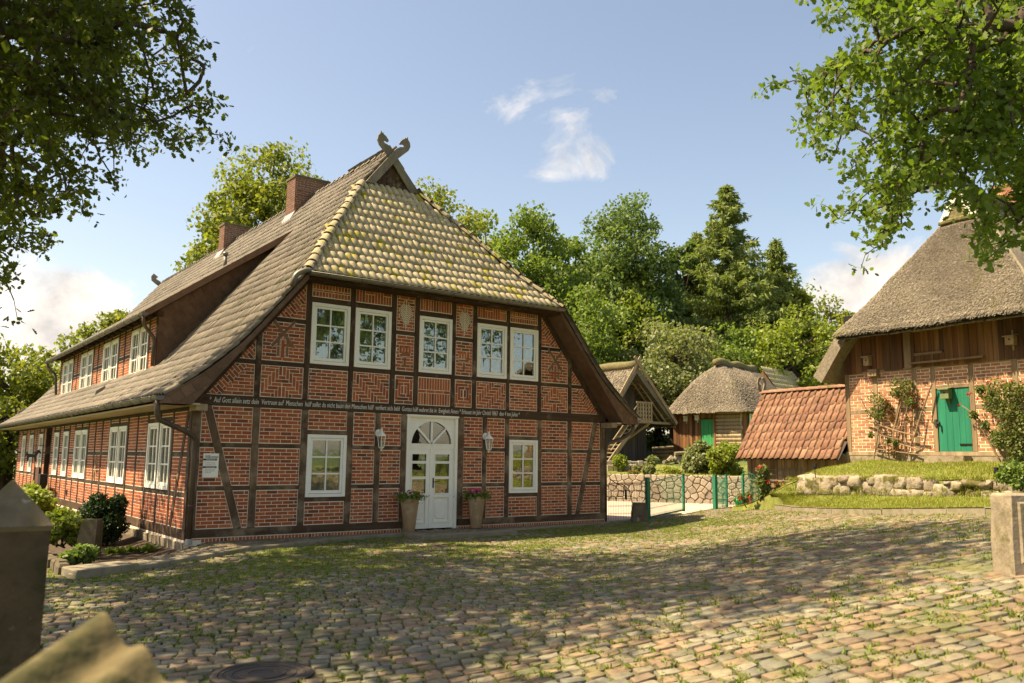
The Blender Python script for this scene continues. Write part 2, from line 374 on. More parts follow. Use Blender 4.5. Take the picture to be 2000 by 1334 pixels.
def leaf_mat(name, cols, trans=.4, gloss=.5, big=None, bs=.5):
    m, t, b = new_mat(name); N = m.node_tree.nodes
    c = t.ramp(t.piece(), spread(cols))
    if big: c = t.mix(t.ramp(t.noise(t.pos(), bs, 2), [(.4, (0,) * 3), (.65, (1,) * 3)]), c, t.mix(1., c, (*big, 1), 'MULTIPLY'))
    t.link(c, b.inputs['Base Color']); b.inputs['Roughness'].default_value = gloss; b.inputs['Specular IOR Level'].default_value = .3
    tr = t.n('ShaderNodeBsdfTranslucent'); t.link(t.mix(1., c, (1.25, 1.35, .5, 1), 'MULTIPLY'), tr.inputs['Color'])
    mx = t.n('ShaderNodeMixShader'); mx.inputs[0].default_value = trans
    t.link(b.outputs[0], mx.inputs[1]); t.link(tr.outputs[0], mx.inputs[2]); t.link(mx.outputs[0], N['Material Output'].inputs[0]); return m
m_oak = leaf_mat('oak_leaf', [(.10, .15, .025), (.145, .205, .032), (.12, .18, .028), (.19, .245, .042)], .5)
m_oak_shade = leaf_mat('shaded_oak_leaf', [(.07, .09, .016), (.105, .13, .02), (.085, .11, .018), (.15, .165, .028)], .55)  # darker copy of the oak leaf, shade of the left boughs put into the colour
m_maple = leaf_mat('yellow_green_leaf', [(.20, .225, .035), (.25, .27, .045), (.17, .205, .035), (.29, .285, .06)], .42)
m_tree = leaf_mat('mid_green_leaf', [(.15, .215, .045), (.19, .255, .05), (.125, .185, .04), (.225, .28, .065)], .42)
m_bluegreen = leaf_mat('deep_green_leaf', [(.125, .185, .058), (.155, .215, .064), (.105, .155, .05), (.195, .25, .08)], .4)
m_silver = leaf_mat('silvery_leaf', [(.20, .225, .09), (.25, .27, .125), (.17, .20, .075), (.29, .295, .15)], .38)
m_lime = leaf_mat('lime_leaf', [(.20, .25, .035), (.25, .30, .04), (.17, .22, .035), (.30, .32, .065)], .42)
m_spruce = leaf_mat('spruce_needle', [(.18, .225, .06), (.22, .265, .07), (.15, .195, .055), (.26, .29, .09)], .36, .6)
m_box = leaf_mat('box_leaf', [(.022, .045, .012), (.03, .06, .014), (.018, .036, .01), (.05, .085, .02)], .25, .45)
m_rose = leaf_mat('rose_leaf', [(.10, .145, .04), (.135, .175, .05), (.17, .205, .06), (.21, .17, .075)], .38)
m_dryleaf = leaf_mat('dry_leaf', [(.22, .12, .05), (.15, .08, .035), (.28, .17, .08)], .3)
m_grass = leaf_mat('grass_blade', [(.20, .26, .03), (.25, .30, .04), (.30, .32, .06), (.34, .29, .09), (.22, .27, .035)], .4, big=(.85, .8, .7), bs=.8)
m_jointgrass = leaf_mat('joint_grass', [(.14, .20, .028), (.18, .24, .035), (.21, .25, .045), (.24, .22, .06)], .4)
m_pink = leaf_mat('pink_petal', [(.62, .05, .24), (.72, .10, .32), (.45, .02, .16)], .35)
m_purple = leaf_mat('purple_petal', [(.36, .015, .11), (.48, .03, .16), (.25, .012, .09)], .35)
m_whitepetal = leaf_mat('white_petal', [(.75, .72, .68), (.7, .68, .62)], .3)
m_redpetal = leaf_mat('red_petal', [(.55, .02, .03), (.42, .012, .025), (.6, .05, .06)], .25)
# ================================================================ ground
def gz(x, y):
    x = np.asarray(x, float); y = np.asarray(y, float); a, b = ab(x, y)
    z = 1.05 * sstep(-1.2 + 3.7 * sstep(9, 20, b), 8.8, a) * np.clip(1.0 - (b - 12) * .045, 0., 1.2)
    z = z - .13 * sstep(1.0, -2.5, x)
    z = z - .22 * sstep(.4, -.7, x) * sstep(-1.6, .4, y) * sstep(-8, -3, x)
    back = sstep(36, 43, b + .25 * (a - 6)) * sstep(-6, 6, a)
    z = z + 1.75 * back + 2.2 * sstep(44, 75, b) * sstep(-40, 10, a)
    return z
def ground_at(px, py, off=0.):
    lo, hi = 1.5, 70.
    for _ in range(50):
        d = (lo + hi) / 2; P = at(px, py, d)
        if P[2] - float(gz(P[0], P[1])) - off > 0: lo = d
        else: hi = d
    return at(px, py, lo)
s_ = np.concatenate([-np.geomspace(1500, 70, 14), np.linspace(-60, 90, 76), np.geomspace(100, 1500, 14)])
gx, gy = np.meshgrid(s_ + 5, s_ + 5, indexing='ij')
g = MB(); g.grid(np.stack([gx, gy, gz(gx, gy) - .05], 2)); struct(g, 'ground', m_field, True)

KERB = [(-2.5, -3.05), (.45, -1.85), (3.0, -.98), (4.32, -.75)]
KERB2 = [(6.75, -1.0), (9.0, -.62), (11.0, -.36), (13.8, -.32)]
LK = [ground_at(*p)[:2] for p in [(1472, 989), (1496, 992), (1560, 999), (1640, 1003), (1740, 1006), (1945, 1007)]]
LK = [np.array(p) for p in LK]; LK.append(LK[-1] + unit(LK[-1] - LK[-2]) * 5.)
house_line = [(-2.5, -3.05), (.45, -1.85), (3.0, -.98), (4.3, -.9), (4.3, -1.75), (6.7, -1.62), (6.75, -1.0), (9.0, -.62), (11.0, -.36), (13.8, -.32), (16.2, .3)]
def yard_poly():
    p = [(-30., 4.), (-2.62, 4.), (-2.62, -3.05)] + house_line
    p += [tuple(q) for q in LK[0:1]] + [tuple(q) for q in LK]
    p += [tuple(plan(16, 2)), tuple(plan(8, -3)), tuple(plan(-14, -3)), tuple(plan(-20, 10))]
    return p
YP = yard_poly()
# bedding under the setts
aa, bb = np.meshgrid(np.arange(-16, 17, .25), np.arange(-3, 33, .25), indexing='ij')
xs = CP[0] + ER[0] * aa + ED[0] * bb; ys = CP[1] + ER[1] * aa + ED[1] * bb
ins = interior(np.stack([xs.ravel(), ys.ravel()], 1), YP).reshape(xs.shape)
zz = gz(xs, ys)
idx = -np.ones(xs.shape, int); V = []; F = []
for i in range(xs.shape[0] - 1):
    for j in range(xs.shape[1] - 1):
        if ins[i, j] or ins[i + 1, j] or ins[i, j + 1] or ins[i + 1, j + 1]:
            q = []
            for (k, l) in ((i, j), (i + 1, j), (i + 1, j + 1), (i, j + 1)):
                if idx[k, l] < 0: idx[k, l] = len(V); V.append((xs[k, l], ys[k, l], zz[k, l]))
                q.append(idx[k, l])
            F.append(tuple(q))
yard_mb = MB(); yard_mb.add(V, F); yard = struct(yard_mb, 'yard', m_joint, True)

# setts: arcs about a far centre
def sett_variant(seed):
    r_ = np.random.default_rng(seed); n = 8
    base = np.array([(-.5, -.41), (-.41, -.5), (.41, -.5), (.5, -.41), (.5, .41), (.41, .5), (-.41, .5), (-.5, .41)]) + r_.uniform(-.06, .06, (8, 2))
    V = []
    for sc, z in ((1.0, -.02), (.985, .021), (.90, .027)):
        for p in base: V.append((p[0] * sc, p[1] * sc, z + (r_.uniform(-.004, .004) if sc < 1 else 0)))
    F = []
    for q in range(2):
        for k in range(n):
            a, b, c, d = q * n + k, q * n + (k + 1) % n, (q + 1) * n + (k + 1) % n, (q + 1) * n + k
            F += [(a, b, c), (a, c, d)]
    F += [(2 * n, 2 * n + k, 2 * n + k + 1) for k in range(1, n - 1)]
    return np.array(V), np.array(F)
variants = [sett_variant(s) for s in range(12)]
cc = plan(6, -14); sett = []
r = 15.5
while r < 47:
    w = random.uniform(.148, .172); th = -1.35 + random.uniform(0, .01)
    while th < 1.15:
        l = random.uniform(.13, .215); dth = l / r; t = th + dth / 2; th += dth
        a_ = math.sin(t) * r + 6; b_ = math.cos(t) * r - 14
        if b_ < 2.6 or abs(a_ / b_) > .75 or b_ > 31: continue
        sett.append((a_, b_, t, l - random.uniform(.008, .03), w - random.uniform(.008, .028)))
    r += w
S = np.array(sett); sx = CP[0] + ER[0] * S[:, 0] + ED[0] * S[:, 1]; sy = CP[1] + ER[1] * S[:, 0] + ED[1] * S[:, 1]
MH = ground_at(512, 1322)
ok = interior(np.stack([sx, sy], 1), YP) & (np.hypot(sx - MH[0], sy - MH[1]) > .44)
S, sx, sy = S[ok], sx[ok], sy[ok]; sz = gz(sx, sy)
pp = proj(np.stack([sx, sy, sz], 1)); ok = (pp[:, 1] < 1480) & (pp[:, 0] > -160) & (pp[:, 0] < 2160)
S, sx, sy, sz, pp = S[ok], sx[ok], sy[ok], sz[ok], pp[ok]
n = len(S); e = .05
nx_ = -(gz(sx + e, sy) - gz(sx - e, sy)) / (2 * e) + rng.uniform(-.05, .05, n); ny_ = -(gz(sx, sy + e) - gz(sx, sy - e)) / (2 * e) + rng.uniform(-.05, .05, n)
nz = np.stack([nx_, ny_, np.ones(n)], 1); nz /= np.linalg.norm(nz, axis=1)[:, None]
ang = -S[:, 2] + rng.uniform(-.06, .06, n)
ux = np.stack([ER[0] * np.cos(ang) + ED[0] * np.sin(ang), ER[1] * np.cos(ang) + ED[1] * np.sin(ang), np.zeros(n)], 1)
ux -= nz * np.sum(ux * nz, 1)[:, None]; ux /= np.linalg.norm(ux, axis=1)[:, None]; uy = np.cross(nz, ux)
SM = np.zeros((n, 4, 4)); SM[:, 3, 3] = 1
SM[:, :3, 0] = ux * S[:, 3:4]; SM[:, :3, 1] = uy * S[:, 4:5]; SM[:, :3, 2] = nz
SM[:, 0, 3] = sx; SM[:, 1, 3] = sy; SM[:, 2, 3] = sz + rng.uniform(-.010, .006, n)
vis = (pp[:, 1] < 1334) & (pp[:, 0] > 0) & (pp[:, 0] < 2000) & ~((pp[:, 0] < 360) & (pp[:, 1] > 1180))
order = np.argsort(np.where(vis, pp[:, 2], 1e6))[:300]
vm = []
for k, (v_, f_) in enumerate(variants): vm.append(mesh_np('sett', v_, f_, np.zeros(len(f_)), m_cobble))
for i in order: link('sett', vm[i % 12], yard, mw=Matrix(SM[i].tolist()))
rest = np.ones(n, bool); rest[order] = False; rest = np.where(rest)[0]
Vs = []; Fs = []; Rs = []; off = 0
for k, (v_, f_) in enumerate(variants):
    ids = rest[rest % 12 == k]
    if len(ids) == 0: continue
    v2, f2 = stamp(v_, f_, SM[ids]); Vs.append(v2); Fs.append(f2 + off); off += len(v2); Rs.append(np.repeat(rng.random(len(ids)), len(f_)))
so = link('setts', mesh_np('setts', np.concatenate(Vs), np.concatenate(Fs), np.concatenate(Rs), m_cobble), yard, kind='stuff')

# blades of grass
def blades(P, h, w, lean=.5, up=None, rr=None):
    n = len(P); th = rng.uniform(0, 2 * np.pi, n); h = np.broadcast_to(h, n) * rng.uniform(.55, 1.3, n); w = np.broadcast_to(w, n)
    d = np.stack([np.cos(th), np.sin(th), np.zeros(n)], 1); s2 = np.stack([-np.sin(th), np.cos(th), np.zeros(n)], 1)
    ln = rng.uniform(0, lean, n)[:, None]; hh = h[:, None]
    mid = P + np.array([0, 0, 1.]) * hh * .55 + d * hh * ln * .35; tip = P + np.array([0, 0, 1.]) * hh * (1 - .3 * ln) + d * hh * ln
    w2 = w[:, None]
    V = np.stack([P - s2 * w2, P + s2 * w2, mid + s2 * w2 * .7, mid - s2 * w2 * .7, tip], 1).reshape(-1, 3)
    b0 = (np.arange(n) * 5)[:, None]; F = np.concatenate([b0 + [0, 1, 2], b0 + [0, 2, 3], b0 + [3, 2, 4]], 1).reshape(-1, 3)
    return V, F, np.repeat(rng.random(n), 3)
gid = rng.integers(0, n, 80000); gxp = sx[gid]; gyp = sy[gid]
def vnoise(x, y, sc, seed):
    r_ = np.random.default_rng(seed); G = r_.random((64, 64)); u = x / sc; v = y / sc; i = np.floor(u).astype(int); j = np.floor(v).astype(int); fu = u - i; fv = v - j
    fu = fu * fu * (3 - 2 * fu); fv = fv * fv * (3 - 2 * fv); g_ = lambda a, b: G[a % 64, b % 64]
    return g_(i, j) * (1 - fu) * (1 - fv) + g_(i + 1, j) * fu * (1 - fv) + g_(i, j + 1) * (1 - fu) * fv + g_(i + 1, j + 1) * fu * fv
green = sstep(-6.8, -2.6, gyp) * sstep(16, 9, gxp) * sstep(-6, -1, gxp)
pr = np.clip(.24 + 1.0 * green, 0, 1.2) * (.28 + 1.7 * sstep(.34, .68, vnoise(gxp, gyp, .55, 3) * .6 + vnoise(gxp, gyp, 2.3, 4) * .4))
keep = rng.random(len(gid)) < pr * .55; gid = gid[keep]
side = rng.integers(0, 4, len(gid)); du = np.where(side < 2, rng.uniform(-.5, .5, len(gid)), np.where(side == 2, -.52, .52)) ; dv = np.where(side < 2, np.where(side == 0, -.54, .54), rng.uniform(-.5, .5, len(gid)))
gp = SM[gid][:, :3, 3] + SM[gid][:, :3, 0] * du[:, None] + SM[gid][:, :3, 1] * dv[:, None]
k = 8; P = np.repeat(gp, k, 0) + np.concatenate([rng.normal(0, .03, (len(gp) * k, 2)), np.full((len(gp) * k, 1), .008)], 1)
hh = np.repeat(rng.uniform(.022, .058, len(gp)), k); V_, F_, r_ = blades(P, hh, .0085, 1.6)
link('joint_grass', mesh_np('joint_grass', V_, F_, r_, m_jointgrass), None, label='tufts of grass and moss growing between the setts', cat='grass', kind='stuff')

# kerbs
def kerb_run(parent, line, w, h, step, z0=0.):
    for i in range(len(line) - 1):
        p, q = np.array(line[i]), np.array(line[i + 1]); L_ = np.linalg.norm(q - p); k = max(1, round(L_ / step))
        d = (q - p) / L_; nn = np.array([-d[1], d[0]])
        for j in range(k):
            a, b = p + d * (L_ * j / k + .006), p + d * (L_ * (j + 1) / k - .006)
            mb = MB(); zc = [float(gz(*a)), float(gz(*b))]; jit = random.uniform(-.006, .008)
            c_ = [a, b, b + nn * w, a + nn * w]; zl = [zc[0], zc[1], zc[1], zc[0]]; e_ = .014
            ins_ = [a + d * e_ + nn * e_, b - d * e_ + nn * e_, b - d * e_ + nn * (w - e_), a + d * e_ + nn * (w - e_)]
            V = [(*c_[t], zl[t] - .12) for t in range(4)] + [(*c_[t], zl[t] + h - .012 + jit) for t in range(4)] + [(*ins_[t], zl[t] + h + jit) for t in range(4)]
            mb.add(V, [(0, 1, 5, 4), (1, 2, 6, 5), (2, 3, 7, 6), (3, 0, 4, 7), (4, 5, 9, 8), (5, 6, 10, 9), (6, 7, 11, 10), (7, 4, 8, 11), (8, 9, 10, 11)], 0)
            mb.build('kerb_stone', m_kerb, parent)
hk = bpy.data.objects.new('kerb', None); COL.objects.link(hk); hk['kind'] = 'structure'
kerb_run(hk, KERB, .26, .10, 1.9); kerb_run(hk, KERB2, .24, .07, 1.7)
mb = MB(); mb.prism(WORLD, [(-2.52, -3.07), (-1.55, -2.66), (-1.75, -2.15), (-2.62, -2.45)], -.25, .03, None, True, .02); mb.build('kerb_stone', m_kerb, hk)
lk = bpy.data.objects.new('lawn_kerb', None); COL.objects.link(lk); lk['kind'] = 'structure'
kerb_run(lk, LK, -.18, .125, .95)
# doorstep of two slabs with a bed of small stones
st = bpy.data.objects.new('doorstep', None); COL.objects.link(st); st['kind'] = 'structure'
mb = MB(); mb.wbox(4.3, 6.72, -1.72, -1.3, -.1, .115, None, .015); mb.build('slab', m_kerb, st)
mb = MB(); mb.wbox(4.3, 4.62, -1.29, -.6, -.1, .112, None, .015); mb.build('slab', m_kerb, st)
mb = MB(); mb.wbox(4.63, 6.72, -1.29, .05, -.1, .05); mb.build('bed', m_earth, st)
pm = MB()
def pebbles(mb, region, count, smin, smax, zf, flat=.35):
    xs_ = [p[0] for p in region]; ys_ = [p[1] for p in region]; P = np.stack([rng.uniform(min(xs_), max(xs_), count * 3), rng.uniform(min(ys_), max(ys_), count * 3)], 1)
    P = P[interior(P, region)][:count]
    for x, y in P:
        s = random.uniform(smin, smax); an = random.uniform(0, 3.14); z = zf(x, y); k = 7
        ring = [(x + s * random.uniform(.75, 1.1) * math.cos(an + 2 * math.pi * i / k) * 1.25, y + s * random.uniform(.75, 1.1) * math.sin(an + 2 * math.pi * i / k)) for i in range(k)]
        V = [(a, b, z - .01) for a, b in ring] + [(x + (a - x) * .8, y + (b - y) * .8, z + s * flat) for a, b in ring]
        mb.add(V, [tuple(range(k, 2 * k))] + [(i, (i + 1) % k, k + (i + 1) % k, k + i) for i in range(k)])
pebbles(pm, [(4.66, -1.26), (6.7, -1.26), (6.7, -.02), (4.66, -.02)], 420, .035, .07, lambda x, y: .052)
pm.build('stone', m_cobble, st, kind='stuff')
# strip of rough stones between kerb and house
strip = [(-2.3, -2.6), (.5, -1.6), (3.05, -.74), (4.28, -.5), (4.28, .1), (-.1, .1), (-.1, 25.), (-2.45, 25.), (-2.45, -2.3)]
def zstrip(x, y): return float(gz(x, y)) + .03
sg = MB(); xs2 = np.arange(-2.5, 4.4, .2)
for (x0, x1, y0, y1) in ((-2.5, 4.4, -3.0, .3), (-2.5, .1, .3, 26)):
    xa, ya = np.meshgrid(np.linspace(x0, x1, 30), np.linspace(y0, y1, 40), indexing='ij'); cells = interior(np.stack([xa.ravel(), ya.ravel()], 1), strip).reshape(xa.shape)
    P = np.stack([xa, ya, gz(xa, ya) + .025 + .02 * vnoise(xa, ya, .3, 5)], 2)
    for i in range(29):
        for j in range(39):
            if cells[i, j] and cells[i + 1, j] and cells[i, j + 1] and cells[i + 1, j + 1]: sg.add([P[i, j], P[i + 1, j], P[i + 1, j + 1], P[i, j + 1]], [(0, 1, 2, 3)])
bed = struct(sg, 'garden_bed', m_earth, True)
pm = MB(); pebbles(pm, [(-2.0, -2.2), (.5, -1.5), (3.05, -.66), (4.25, -.45), (4.25, -.03), (-.3, -.03), (-.9, -1.0)], 1300, .035, .085, zstrip, .3)
pm.build('stone', m_cobble, bed, kind='stuff')
# gravel court beyond the gate and the soft strip in front of the house end
gr = MB(); xa, ya = np.meshgrid(np.linspace(11.2, 24, 40), np.linspace(-.6, 14, 40), indexing='ij')
gr.grid(np.stack([xa, ya, gz(xa, ya) - .012], 2)); struct(gr, 'gravel_court', m_gravel, True)
gr = MB(); 
gr.prism(WORLD, [(6.76, -.78), (9.0, -.40), (11.0, -.14), (11.2, .1), (6.76, .1)], -.1, .035); struct(gr, 'house_path', m_earth)
pm = MB(); pebbles(pm, [(6.76, -.74), (9.0, -.37), (11.0, -.12), (11.0, -.02), (6.76, -.02)], 260, .035, .075, lambda x, y: .036, .3)
pm.build('stone', m_cobble, bpy.data.objects['house_path'], kind='stuff')
# manhole cover
mh = thing('manhole_cover', 'round rusty cast iron manhole cover set in the setts', 'manhole', MH)
mz = float(gz(MH[0], MH[1]))
mb = MB(); mb.lathe((MH[0], MH[1], mz), [(.43, -.05), (.43, .03), (.405, .036), (.37, .036), (.365, .02)], 40); part(mb, 'rim', m_castiron, mh)
mb = MB(); mb.lathe((MH[0], MH[1], mz), [(.36, -.03), (.36, .03), (.33, .034), (.325, .026), (.29, .026), (.285, .034), (.25, .034), (.245, .026), (.20, .026), (.195, .036), (.12, .036), (.115, .028), (.0, .028)], 40); part(mb, 'lid', m_castiron, mh)
# ================================================================ farmhouse
house = thing('farmhouse', 'half-timbered red brick farmhouse with tiled half-hipped roof and carved crossed gable boards', 'farmhouse', (0, 0, 0))
FF = Fr((0, 0, 0), (1, 0, 0), (0, 0, 1), (0, -1, 0)); FS = Fr((-.1, 0, 0), (0, 1, 0), (0, 0, 1), (-1, 0, 0)); FD = Fr((.5, 0, 0), (0, 1, 0), (0, 0, 1), (-1, 0, 0))
BR = []; BK = {}
def bb_(poly): xs_ = [p[0] for p in poly]; ys_ = [p[1] for p in poly]; return min(xs_), max(xs_), min(ys_), max(ys_)
G_ = .0125
def run(x0, x1, z0, z1, L=.245, H=.0755, ang=0., stag=.5):
    out = []
    if ang == 0.:
        k = max(1, round((z1 - z0) / H)); H = (z1 - z0) / k; p0 = random.uniform(0, L)
        for i in range(k):
            x = x0 - p0 - (stag * L if i % 2 else 0)
            while x < x1: out.append(rect(x + L / 2, z0 + H * (i + .5), L - G_, H - G_)); x += L
        return out
    cx, cz = (x0 + x1) / 2, (z0 + z1) / 2; d = math.hypot(x1 - x0, z1 - z0) / 2 + L; c, s = math.cos(ang), math.sin(ang)
    i = 0; v = -d
    while v < d:
        u = -d - (stag * L if i % 2 else 0)
        while u < d: out.append(rect(cx + u * c - v * s, cz + u * s + v * c, L - G_, H - G_, ang)); u += L
        v += H; i += 1
    return out
def herr(x0, x1, z0, z1, mirror=False, w=.0755):
    out = []; nx = int((x1 - x0) / w) + 8; nz = int((z1 - z0) / w) + 8
    for i in range(-6, nx):
        for j in range(-6, nz):
            d = (i - j) % 6
            if d == 0: r_ = (i, j, 3, 1)
            elif d == 5: r_ = (i, j, 1, 3)
            else: continue
            cx = (r_[0] + r_[2] / 2) * w; cz = (r_[1] + r_[3] / 2) * w
            if mirror: out.append(rect(x1 - cx, z0 + cz, r_[2] * w - G_, r_[3] * w - G_))
            else: out.append(rect(x0 + cx, z0 + cz, r_[2] * w - G_, r_[3] * w - G_))
    return out
def soldier(x0, x1, z0, z1, w=.0745):
    k = max(1, round((x1 - x0) / w)); w = (x1 - x0) / k
    return [rect(x0 + w * (i + .5), (z0 + z1) / 2, w - G_, z1 - z0 - G_) for i in range(k)]
def basket(x0, x1, z0, z1):
    out = []; w = .0745; x = x0; k = 0
    while x < x1 - .02:
        if k % 2 == 0:
            e = min(x1, x + 3 * w); out += soldier(x, e, z0, z1); x = e
        else:
            e = min(x1, x + .245); out += [rect((x + e) / 2, z1 - w / 2, e - x - G_, w - G_)] + soldier(x, e, z0, z1 - w); x = e
        k += 1
    return out
def conc(x0, x1, z0, z1, w=.0755):
    out = []
    while x1 - x0 > w * 1.2 and z1 - z0 > w * 1.2:
        for zc in (z0 + w / 2, z1 - w / 2): out += [q for q in run(x0, x1, zc - w / 2, zc + w / 2, L=(x1 - x0) / max(1, round((x1 - x0) / .245)))]
        for xc in (x0 + w / 2, x1 - w / 2):
            k = max(1, round((z1 - z0 - 2 * w) / .245)); h = (z1 - z0 - 2 * w) / k
            out += [rect(xc, z0 + w + h * (i + .5), w - G_, h - G_) for i in range(k)]
        x0 += w; x1 -= w; z0 += w; z1 -= w
    if x1 - x0 > .03: out.append(rect((x0 + x1) / 2, (z0 + z1) / 2, x1 - x0 - G_, z1 - z0 - G_))
    return out
def put(fr, cv, rects, c=0.):
    for q in rects:
        p = clip_convex(q, cv)
        if len(p) >= 3 and area(p) > 5e-4: BR.append((fr, p, c + random.uniform(-.0015, .002), len(p) == 4 and area(p) > .98 * area(q)))
def panel(fr, poly, pat='run', **kw):
    if len(poly) < 3 or area(poly) < .004: return
    BK.setdefault((id(fr), fr is FS and poly[0][0] > 16.9), MB()).prism(fr, poly, -.13, -.004)
    cv = inset_poly(poly, .013)
    if len(cv) < 3: return
    x0, x1, z0, z1 = bb_(cv)
    if pat == 'run': rc = run(x0, x1, z0, z1, **kw)
    elif pat == 'V':
        m_ = (x0 + x1) / 2; L_ = clip(cv, 1, 0, m_); R_ = clip(cv, -1, 0, -m_); b1 = bb_(L_); b2 = bb_(R_)
        put(fr, L_, herr(*b1, mirror=False)); put(fr, R_, herr(*b2, mirror=True)); return
    elif pat == 'herrR': rc = herr(x0, x1, z0, z1, True)
    elif pat == 'herrL': rc = herr(x0, x1, z0, z1, False)
    elif pat == 'sold': rc = soldier(x0, x1, z0, z1)
    elif pat == 'sold2':
        h = (z1 - z0 - .0755) / 2; rc = soldier(x0, x1, z0, z0 + h) + run(x0, x1, z0 + h, z0 + h + .0755) + soldier(x0, x1, z0 + h + .0755, z1)
    elif pat == 'rowl': h = (z1 - z0) * .42; rc = soldier(x0, x1, z0, z0 + h) + run(x0, x1, z0 + h, z1 - h) + soldier(x0, x1, z1 - h, z1)
    elif pat == 'basket': rc = basket(x0, x1, z0, z1)
    elif pat == 'conc': rc = conc(x0, x1, z0, z1)
    put(fr, cv, rc)
def clipped(x0, x1, z0, z1, *hp):
    p = [(x0, z0), (x1, z0), (x1, z1), (x0, z1)]
    for h in hp: p = clip(p, *h)
    return p
tim = []
def tb(name, fr, a0, a1, b0, b1, m, c1=.014):
    mb = MB(); c1 += random.uniform(-.003, .003); w_, h_ = a1 - a0, b1 - b0
    if min(w_, h_) < .04: mb.box(fr, a0, a1, b0, b1, -.12, c1, 0, .006); return part(mb, name, m, house)
    k_ = max(2, int(max(w_, h_) / .28)); j_ = lambda: random.uniform(-.009, .004); P_ = []
    if h_ > w_: P_ = [(a0 - j_(), b0 + h_ * i / k_) for i in range(k_ + 1)][::-1] + [(a1 + j_(), b0 + h_ * i / k_) for i in range(k_ + 1)]
    else: P_ = [(a0 + w_ * i / k_, b0 - j_()) for i in range(k_ + 1)] + [(a0 + w_ * i / k_, b1 + j_()) for i in range(k_ + 1)][::-1]
    n_ = len(P_); F_ = []; V_ = [fr.p(a, b, -.12) for a, b in P_] + [fr.p(a, b, c1 - .006) for a, b in P_]
    L_ = P_[:k_ + 1]; R_ = P_[k_ + 1:][::-1]; e_ = .007; T_ = []
    for (p, q) in zip(L_, R_): dx, dz = q[0] - p[0], q[1] - p[1]; l_ = math.hypot(dx, dz); T_.append(((p[0] + dx / l_ * e_, p[1] + dz / l_ * e_), (q[0] - dx / l_ * e_, q[1] - dz / l_ * e_)))
    V_ += [fr.p(*t[0], c1 + random.uniform(-.003, .002)) for t in T_] + [fr.p(*t[1], c1 + random.uniform(-.003, .002)) for t in T_]
    F_ += [(i, (i + 1) % n_, n_ + (i + 1) % n_, n_ + i) for i in range(n_)]
    o1, o2 = 2 * n_, 2 * n_ + k_ + 1
    for i in range(k_): F_ += [(n_ + i, n_ + i + 1, o1 + i + 1, o1 + i), (o1 + i, o1 + i + 1, o2 + i + 1, o2 + i), (o2 + i, o2 + i + 1, 2 * n_ - 2 - i, 2 * n_ - 1 - i)]
    F_ += [(n_, o1, o2, 2 * n_ - 1), (n_ + k_, n_ + k_ + 1, o2 + k_, o1 + k_)]
    mb.add(V_, F_, 0, fr.flip); return part(mb, name, m, house)
def tbeam(name, fr, p, q, w, m, c1=.012):
    mb = MB(); mb.beam(fr, p, q, w, -.12, c1, 0, .006); return part(mb, name, m, house)
# ---- facade, ground floor
ZS = [(.29, 1.04), (1.13, 1.90), (1.99, 2.73)]
posts = [('A', -.10, .08), ('B', 1.12, 1.27), ('C', 2.18, 2.33), ('D', 3.25, 3.40), ('E', 3.95, 4.09), ('F', 4.62, 4.76), ('G', 6.18, 6.36), ('H', 6.92, 7.05), ('I', 7.61, 7.74), ('J', 8.66, 8.80), ('K', 9.69, 9.83), ('L', 10.87, 11.04)]
PX = {k: (a, b) for k, a, b in posts}
for k, a, b in posts: tb('post', FF, a, b, .29, 2.73, m_wood_vl, .016)
for a, b in ((-.12, 4.70), (6.24, 11.06)): tb('sill_beam', FF, a, b, .13, .288, m_wood_hl, .02)
beam = tb('inscription_beam', FF, -.12, 11.06, 2.732, 2.955, m_wood_h, .03)
def brace(p, q, w, x0, x1):
    tbeam('brace', FF, p, q, w, m_wood_vl)
    d = np.array(q) - np.array(p); n_ = np.array([-d[1], d[0]]) / np.linalg.norm(d); n_ = n_ if n_[0] > 0 else -n_
    c0 = n_ @ np.array(p)
    return [(n_[0], n_[1], c0 - w / 2)], [(-n_[0], -n_[1], -c0 - w / 2)]
lo1, hi1 = brace((.185, 2.73), (.92, .29), .155, .08, 1.12)
lo2, hi2 = brace((10.70, 2.73), (10.04, .29), .15, 9.83, 10.87)
order_ = 'ABCDEF GHIJKL'
for l, r_ in (('A', 'B'), ('B', 'C'), ('C', 'D'), ('D', 'E'), ('E', 'F'), ('G', 'H'), ('H', 'I'), ('I', 'J'), ('J', 'K'), ('K', 'L')):
    x0, x1 = PX[l][1], PX[r_][0]
    if l in 'CI':
        panel(FF, clipped(x0, x1, .29, .775)); panel(FF, clipped(x0, x1, 2.30, 2.73))
        tb('rail', FF, x0, x1, .777, .868, m_wood_hl, .004); tb('rail', FF, x0, x1, 2.215, 2.298, m_wood_hl, .004); continue
    for z0, z1 in ZS:
        if l == 'A':
            for h in (lo1, hi1): panel(FF, clipped(x0, x1, z0, z1, *h))
        elif l == 'K':
            for h in (lo2, hi2): panel(FF, clipped(x0, x1, z0, z1, *h))
        else: panel(FF, clipped(x0, x1, z0, z1))
    for z0, z1 in ((1.042, 1.128), (1.902, 1.988)): tb('rail', FF, x0, x1, z0, z1, m_wood_hl, .004)
panel(FF, clipped(-.1, 4.7, .02, .128), 'sold'); panel(FF, clipped(6.24, 11.04, .02, .128), 'sold')
